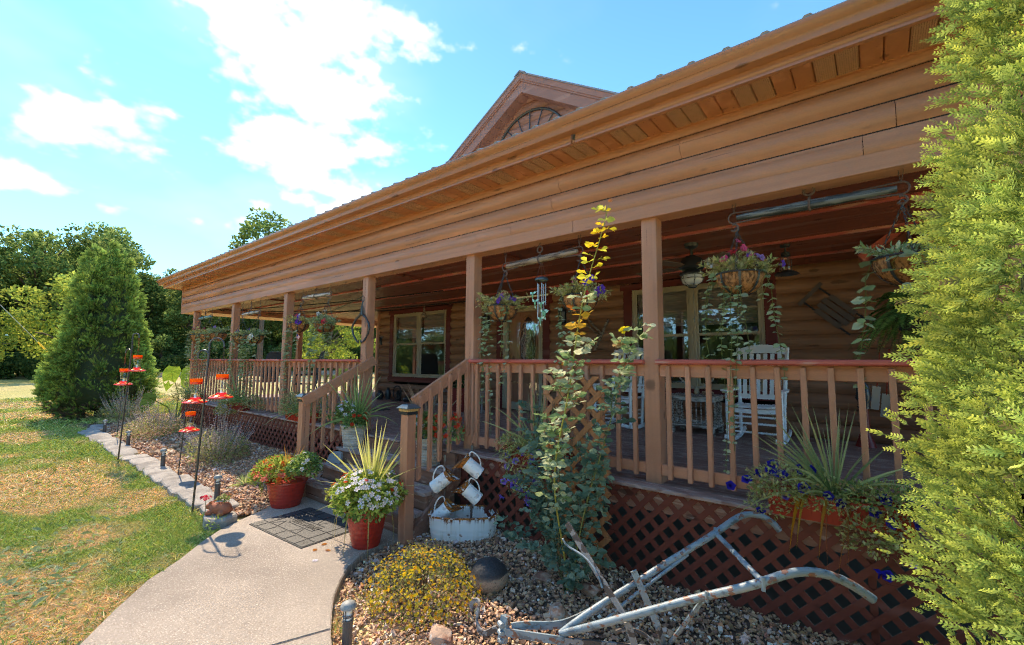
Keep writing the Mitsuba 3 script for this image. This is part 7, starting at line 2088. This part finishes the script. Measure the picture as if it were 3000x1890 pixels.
re_ = np.random.default_rng(17)
k = thing('near_evergreen', 'bright green arborvitae filling the right edge of the view', 'evergreen tree')
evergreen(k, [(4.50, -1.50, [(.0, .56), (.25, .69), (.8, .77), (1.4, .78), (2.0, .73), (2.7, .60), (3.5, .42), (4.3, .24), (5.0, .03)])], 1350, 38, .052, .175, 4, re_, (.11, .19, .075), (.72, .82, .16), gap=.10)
k = thing('far_evergreen', 'tall dense pointed arborvitae standing alone on the lawn left of the porch', 'evergreen tree')
evergreen(k, [(-14.05, -1.0, [(.12, .62), (.35, 1.08), (.75, 1.26), (1.3, 1.20), (1.9, 1.02), (2.6, .84), (3.3, .66), (3.9, .45), (4.5, .24), (4.9, .12), (5.15, .02)]),
              (-13.9, -.68, [(.12, .4), (.5, .80), (1.3, .78), (2.4, .56), (3.3, .42), (3.9, .33), (4.4, .20), (4.78, .02)]),
              (-13.9, -1.38, [(.12, .35), (.5, .76), (1.2, .74), (2.2, .56), (3.2, .42), (3.9, .34), (4.5, .21), (4.9, .02)])], 1150, 26, .135, .24, 4, re_, (.075, .14, .035), (.36, .50, .11), brown=.7)
solo('bare_soil', MB().lathe([(0, .012), (1.3, .010), (1.75, -.03)], (-13.6, -1.0, -.035), 30, sx=1.0), 'bed_soil', 'patch of bare brown soil under the tall pointed evergreen', 'soil')

# grass: blades and low weeds, dense near the path
gr = MB(); rgz = np.random.default_rng(91)
import shapely
lawn_ok = Polygon([(1.0, -1.9), (3.2, -4.6), (1.5, -7.5), (-.2, -7.5), (-22, -13), (-26, 3), (-14, 2), (-12.3, -.6), (-10.6, -1.72), (-2.35, -1.79), (-1.9, -1.7)]).difference(walk_poly.buffer(.012))


def scatter(n, bounds, poly):
    x0, y0, x1, y1 = bounds
    P = np.stack([rgz.uniform(x0, x1, n), rgz.uniform(y0, y1, n)], -1)
    return P[shapely.contains_xy(poly, P[:, 0], P[:, 1])]


def blades(P, L, w, flat_):
    n = len(P); a = rgz.uniform(0, 6.28, n)
    pat = meshkit.fbm(np.column_stack([P * .55, P[:, 0] * 0 + 2]), 4, 3) + .35 * (meshkit.fbm(np.column_stack([P * 2.6, P[:, 0] * 0]), 3, 8) - .5)
    edge = np.clip(1 - shapely.distance(shapely.points(P), walk_poly.union(BED_L)) / .75, 0, 1)
    straw = np.exp(-((P[:, 0] + 3.6) / 2.0) ** 2 - ((P[:, 1] + 2.75) / .75) ** 2)
    g = np.clip((pat - .50) * 9 + .35 + edge * 1.5 - .62 - .8 * straw + .35 * np.clip((-P[:, 0] - 8) / 3, 0, 1) * (P[:, 1] > -3.5), 0, 1)
    g = np.where(rgz.uniform(size=n) < .12, 1 - g, g)[:, None]
    dry = np.array([(.86, .70, .42), (.93, .79, .52), (.70, .56, .31), (.90, .66, .38)])[rgz.integers(4, size=n)]
    gre = np.array([(.44, .54, .13), (.60, .66, .18), (.31, .42, .10), (.68, .68, .25)])[rgz.integers(4, size=n)]
    col = (dry * (1 - g) + gre * g) * rgz.uniform(.7, 1.2, (n, 1))
    el_ = rgz.uniform(.15, 1.1, n) * (1 - .4 * (1 - g[:, 0])) * flat_
    ax = np.stack([np.cos(a) * np.cos(el_), np.sin(a) * np.cos(el_), np.sin(el_)], -1)
    leaves(gr, rgz, np.column_stack([P, np.full(n, -.052)]), ax, np.stack([rgz.normal(size=n) * .4, rgz.normal(size=n) * .4, np.ones(n)], -1), L * np.exp(.25 * rgz.normal(size=n)), col, LEAF2, w)


blades(scatter(300000, (-4.6, -6.0, .9, -1.6), lawn_ok), .050, .10, 1.0)
blades(scatter(170000, (-12.5, -8.0, -4.6, -1.6), lawn_ok), .085, .14, .9)
blades(scatter(90000, (-26, -13, -12.5, 3), lawn_ok), .16, .18, .7)
put('grass', gr, 'blade'); labels['grass'] = {'label': 'short lawn grass, straw coloured with green patches', 'category': 'grass', 'kind': 'stuff'}
wd = MB()
P_ = scatter(15000, (-4.5, -5.2, .9, -1.6), lawn_ok)
edge = shapely.distance(shapely.points(P_), walk_poly); pat = meshkit.fbm(np.column_stack([P_ * 1.7, P_[:, 0] * 0]), 3, 12)
P_ = P_[(rgz.uniform(size=len(P_)) < np.exp(-edge / .32)) | (pat > .66)]
n = len(P_); a = rgz.uniform(0, 6.28, n); el_ = rgz.uniform(.1, .8, n)
leaves(wd, rgz, np.column_stack([P_, np.full(n, -.045)]), np.stack([np.cos(a) * np.cos(el_), np.sin(a) * np.cos(el_), np.sin(el_)], -1), np.stack([rgz.normal(size=n) * .3, rgz.normal(size=n) * .3, np.ones(n)], -1), rgz.uniform(.022, .055, n), pick(rgz, [(.28, .40, .10), (.38, .50, .12), (.22, .32, .10), (.36, .43, .25)], n) * rgz.uniform(.8, 1.2, (n, 1)), LEAF, .95)
for q in ((-2.0, -2.75), (-2.35, -3.15), (-1.7, -3.45), (-2.9, -2.6), (-1.25, -3.6), (-1.1, -3.3), (-2.6, -3.6), (-1.5, -2.9)):
    n = 34; pp = np.array(q) + .17 * rgz.normal(size=(n, 2)); a = rgz.uniform(0, 6.28, n); el_ = rgz.uniform(.1, .5, n)
    leaves(wd, rgz, np.column_stack([pp, np.full(n, -.04)]), np.stack([np.cos(a) * np.cos(el_), np.sin(a) * np.cos(el_), np.sin(el_)], -1), np.array([[0, 0, 1.0]]) + .3 * rgz.normal(size=(n, 3)), rgz.uniform(.05, .11, n), pick(rgz, [(.24, .35, .17), (.32, .41, .24)], n), LEAF, .75)
put('lawn_weeds', wd, 'leaf'); labels['lawn_weeds'] = {'label': 'broad leaved weeds growing in the grass by the path', 'category': 'weeds', 'kind': 'stuff'}

# ------------------------------------------------------------------ woodland beyond the lawn


def make_tree(seed, hgt, cr, c0, nb=46, nl=170, leaf=.36, cols=None):
    r = np.random.default_rng(seed); tr, cw = MB(), MB()
    tr.tube([(0, 0, -.3), (.05, 0, hgt * .25), (.1 * r.normal(), .1 * r.normal(), hgt * .55), (.2 * r.normal(), .2 * r.normal(), hgt * .85)], [hgt * .016 + .05, hgt * .013, hgt * .009, .04], 8)
    cz, rz = (c0 + hgt) / 2, (hgt - c0) / 2
    cols = cols or [(.15, .23, .065), (.22, .30, .085), (.11, .18, .05), (.32, .38, .11)]
    for i in range(nb):
        d = unit(r, 1)[0]; q = r.uniform(.45, 1) ** .6
        env = 1.0 - .35 * max(0, d[2]) ** 2
        c = np.array([0, 0, cz]) + d * [cr * env, cr * env, rz] * q * (.8 + .35 * r.uniform())
        c[2] = max(c[2], c0 * .8)
        if i % 2 == 0:
            b = np.array([0, 0, min(c[2] * .75, hgt * .6)]); tr.tube([b, (b + c) / 2 + [0, 0, .3], c], [.10, .07, .025], 5, cap=False)
        rad = r.uniform(.55, 1.0) * cr * .36
        n = int(nl * r.uniform(.7, 1.3)); u = unit(r, n); P = c + u * [rad, rad, rad * .72] * (r.uniform(.25, 1, (n, 1)) ** .5)
        leaves(cw, r, P, nrm(u + unit(r, n) * .9), nrm(u * .5 + EZ * .7 + unit(r, n) * .7), leaf * r.uniform(.6, 1.3, n), pick(r, cols, n) * r.uniform(.65, 1.25) * r.uniform(.75, 1.25, (n, 1)), LEAF2, .9)
    return tr.mesh(), cw.mesh()


LIGHTG = [(.44, .50, .09), (.33, .42, .08), (.56, .58, .10), (.23, .32, .07)]
KINDS = {}
for nm, a in dict(tall1=(1, 17, 4.3, 3.5), tall2=(2, 18, 4.8, 3.0), tall3=(3, 16, 5.0, 2.5), tall4=(4, 15, 4.2, 2.5), tall5=(6, 17, 4.6, 2.8)).items():
    KINDS[nm] = make_tree(*a, nb=56, nl=190, leaf=.40)
KINDS['thin'] = make_tree(7, 20, 3.0, 6.5, nb=34, nl=110, leaf=.42)
KINDS['light'] = make_tree(8, 8.5, 3.6, .8, nb=34, nl=150, leaf=.30, cols=LIGHTG)
KINDS['bush'] = make_tree(9, 4.2, 3.4, .0, nb=30, nl=150, leaf=.32, cols=[(.10, .17, .05), (.15, .23, .07), (.22, .29, .09)])
for nm, (t, c) in KINDS.items():
    scene['group_' + nm + '_trunk'] = {'type': 'shapegroup', 'trunk': mikit.ply((t[0], t[1]), 'bark')}
    scene['group_' + nm + '_crown'] = {'type': 'shapegroup', 'crown': mikit.ply((c[0], c[1]), 'leaf', color=c[2])}


def plant(nm, x, y, s, rz, label, group=None, sz=1.0, cat='tree'):
    k = thing('broadleaf_tree' if cat == 'tree' else 'thicket_bush', label, cat, group)
    M = T().translate([x, y, -.1]).rotate([0, 0, 1], rz).scale([s, s, s * sz])
    for pt in ('trunk', 'crown'):
        scene[k + '__' + pt] = {'type': 'instance', 'group': {'type': 'ref', 'id': 'group_' + nm + '_' + pt}, 'to_world': M}


rt = np.random.default_rng(404)
names = ['tall1', 'tall2', 'tall3', 'tall4', 'tall5']
y = -14.0; i = 0
while y < 52:
    hh = .86 + .10 * math.sin(y * .31 + .5) + .05 * rt.normal()
    if 13.5 < y < 20: hh *= .88
    plant(names[i % 5], -61 + 2.5 * rt.normal(), y, hh, rt.uniform(0, 360), 'leafy tree in the front of the dense woodland beyond the lawn', 'front trees of the woodland')
    y += rt.uniform(2.9, 4.1); i += 1
y = -14.0
while y < 62:
    plant(names[(i * 2) % 5], -72 + 2.5 * rt.normal(), y, .96 + .06 * rt.normal(), rt.uniform(0, 360), 'leafy tree in the back of the dense woodland beyond the lawn', 'back trees of the woodland')
    y += rt.uniform(4.5, 6.0); i += 1
y = -14.0
while y < 50:
    plant('bush', -55.5 + 1.5 * rt.normal(), y, .75 + .25 * rt.uniform(), rt.uniform(0, 360), 'dark thicket bush at the edge of the woodland', 'thicket bushes at the woodland edge', cat='bush')
    y += rt.uniform(3.2, 4.6)
y = -16.0
while y < 58:
    plant('bush', -66 + rt.normal(), y, 1.55 + .3 * rt.uniform(), rt.uniform(0, 360), 'dark thicket bush under the woodland trees', 'thicket bushes under the woodland trees', cat='bush')
    y += rt.uniform(3.6, 5.0)
plant('thin', -50, 17.3, 1.02, 40, 'tall loose tree rising above the left end of the porch roof')
plant('light', -47, 1.6, 1.0, 10, 'pale yellow green tree in front of the dark woodland at the left')
plant('light', -44, -3.6, .72, 200, 'small yellow green tree at the left edge of the view')
plant('light', -44, 22.5, .92, 100, 'pale yellow green tree seen through the far left bay of the porch')
plant('light', -46, 33.0, .85, 160, 'pale yellow green tree seen between the porch posts beside the patio chairs')
y = -22.0
for x in np.arange(-60, 14, 3.6):
    plant('bush', x, -26 - .14 * x + rt.normal(), .85 + .3 * rt.uniform(), rt.uniform(0, 360), 'thicket bush across the lawn that the windows mirror', 'bushes mirrored in the windows', cat='bush')
for x, y, s in ((-46, -28, 1.0), (-38, -34, .95), (-30, -31, 1.05), (-22, -36, 1.0), (-14, -33, .95), (-9, -40, 1.1), (-3, -36, .9), (7, -42, .8)):
    plant(names[i % 5], x, y, s, rt.uniform(0, 360), 'leafy tree across the lawn that the windows mirror', 'trees mirrored in the windows'); i += 1
m = MB()
for j in range(2):
    for i in range(44):
        m.box(-52.0 - .2 * rt.uniform(), -51.4, 6 + i * .5 + .25 * j, 6.48 + i * .5 + .25 * j, -.05 + j * .24, .18 + j * .24, np.array((.38, .31, .26)) * rt.uniform(.75, 1.2))
solo('low_stone_wall', m, 'vrough', 'low stone wall along the far edge of the lawn beyond the porch', 'wall')
up_k = thing('utility_pole_guy', 'yellow guarded guy wire running down behind the tall evergreen', 'guy wire')
g0, g1 = np.array([-26.28, .45, 0]), np.array([-26.42, -3.8, 5.4])
part(up_k, 'wire', MB().tube([g0, g1, g1 + (g1 - g0) * .9], .008, 5), 'aluminium')
part(up_k, 'guard', MB().tube([g0 + (g1 - g0) * .05, g0 + (g1 - g0) * .455], .035, 8), 'feeder_yellow', 50)
solo('utility_pole', MB().tube([(-26.6, -7.9, -.3), (-26.6, -7.9, 10.5)], [.15, .10], 10), 'bark', 'wooden utility pole that the yellow guarded wire anchors', 'pole', 50)
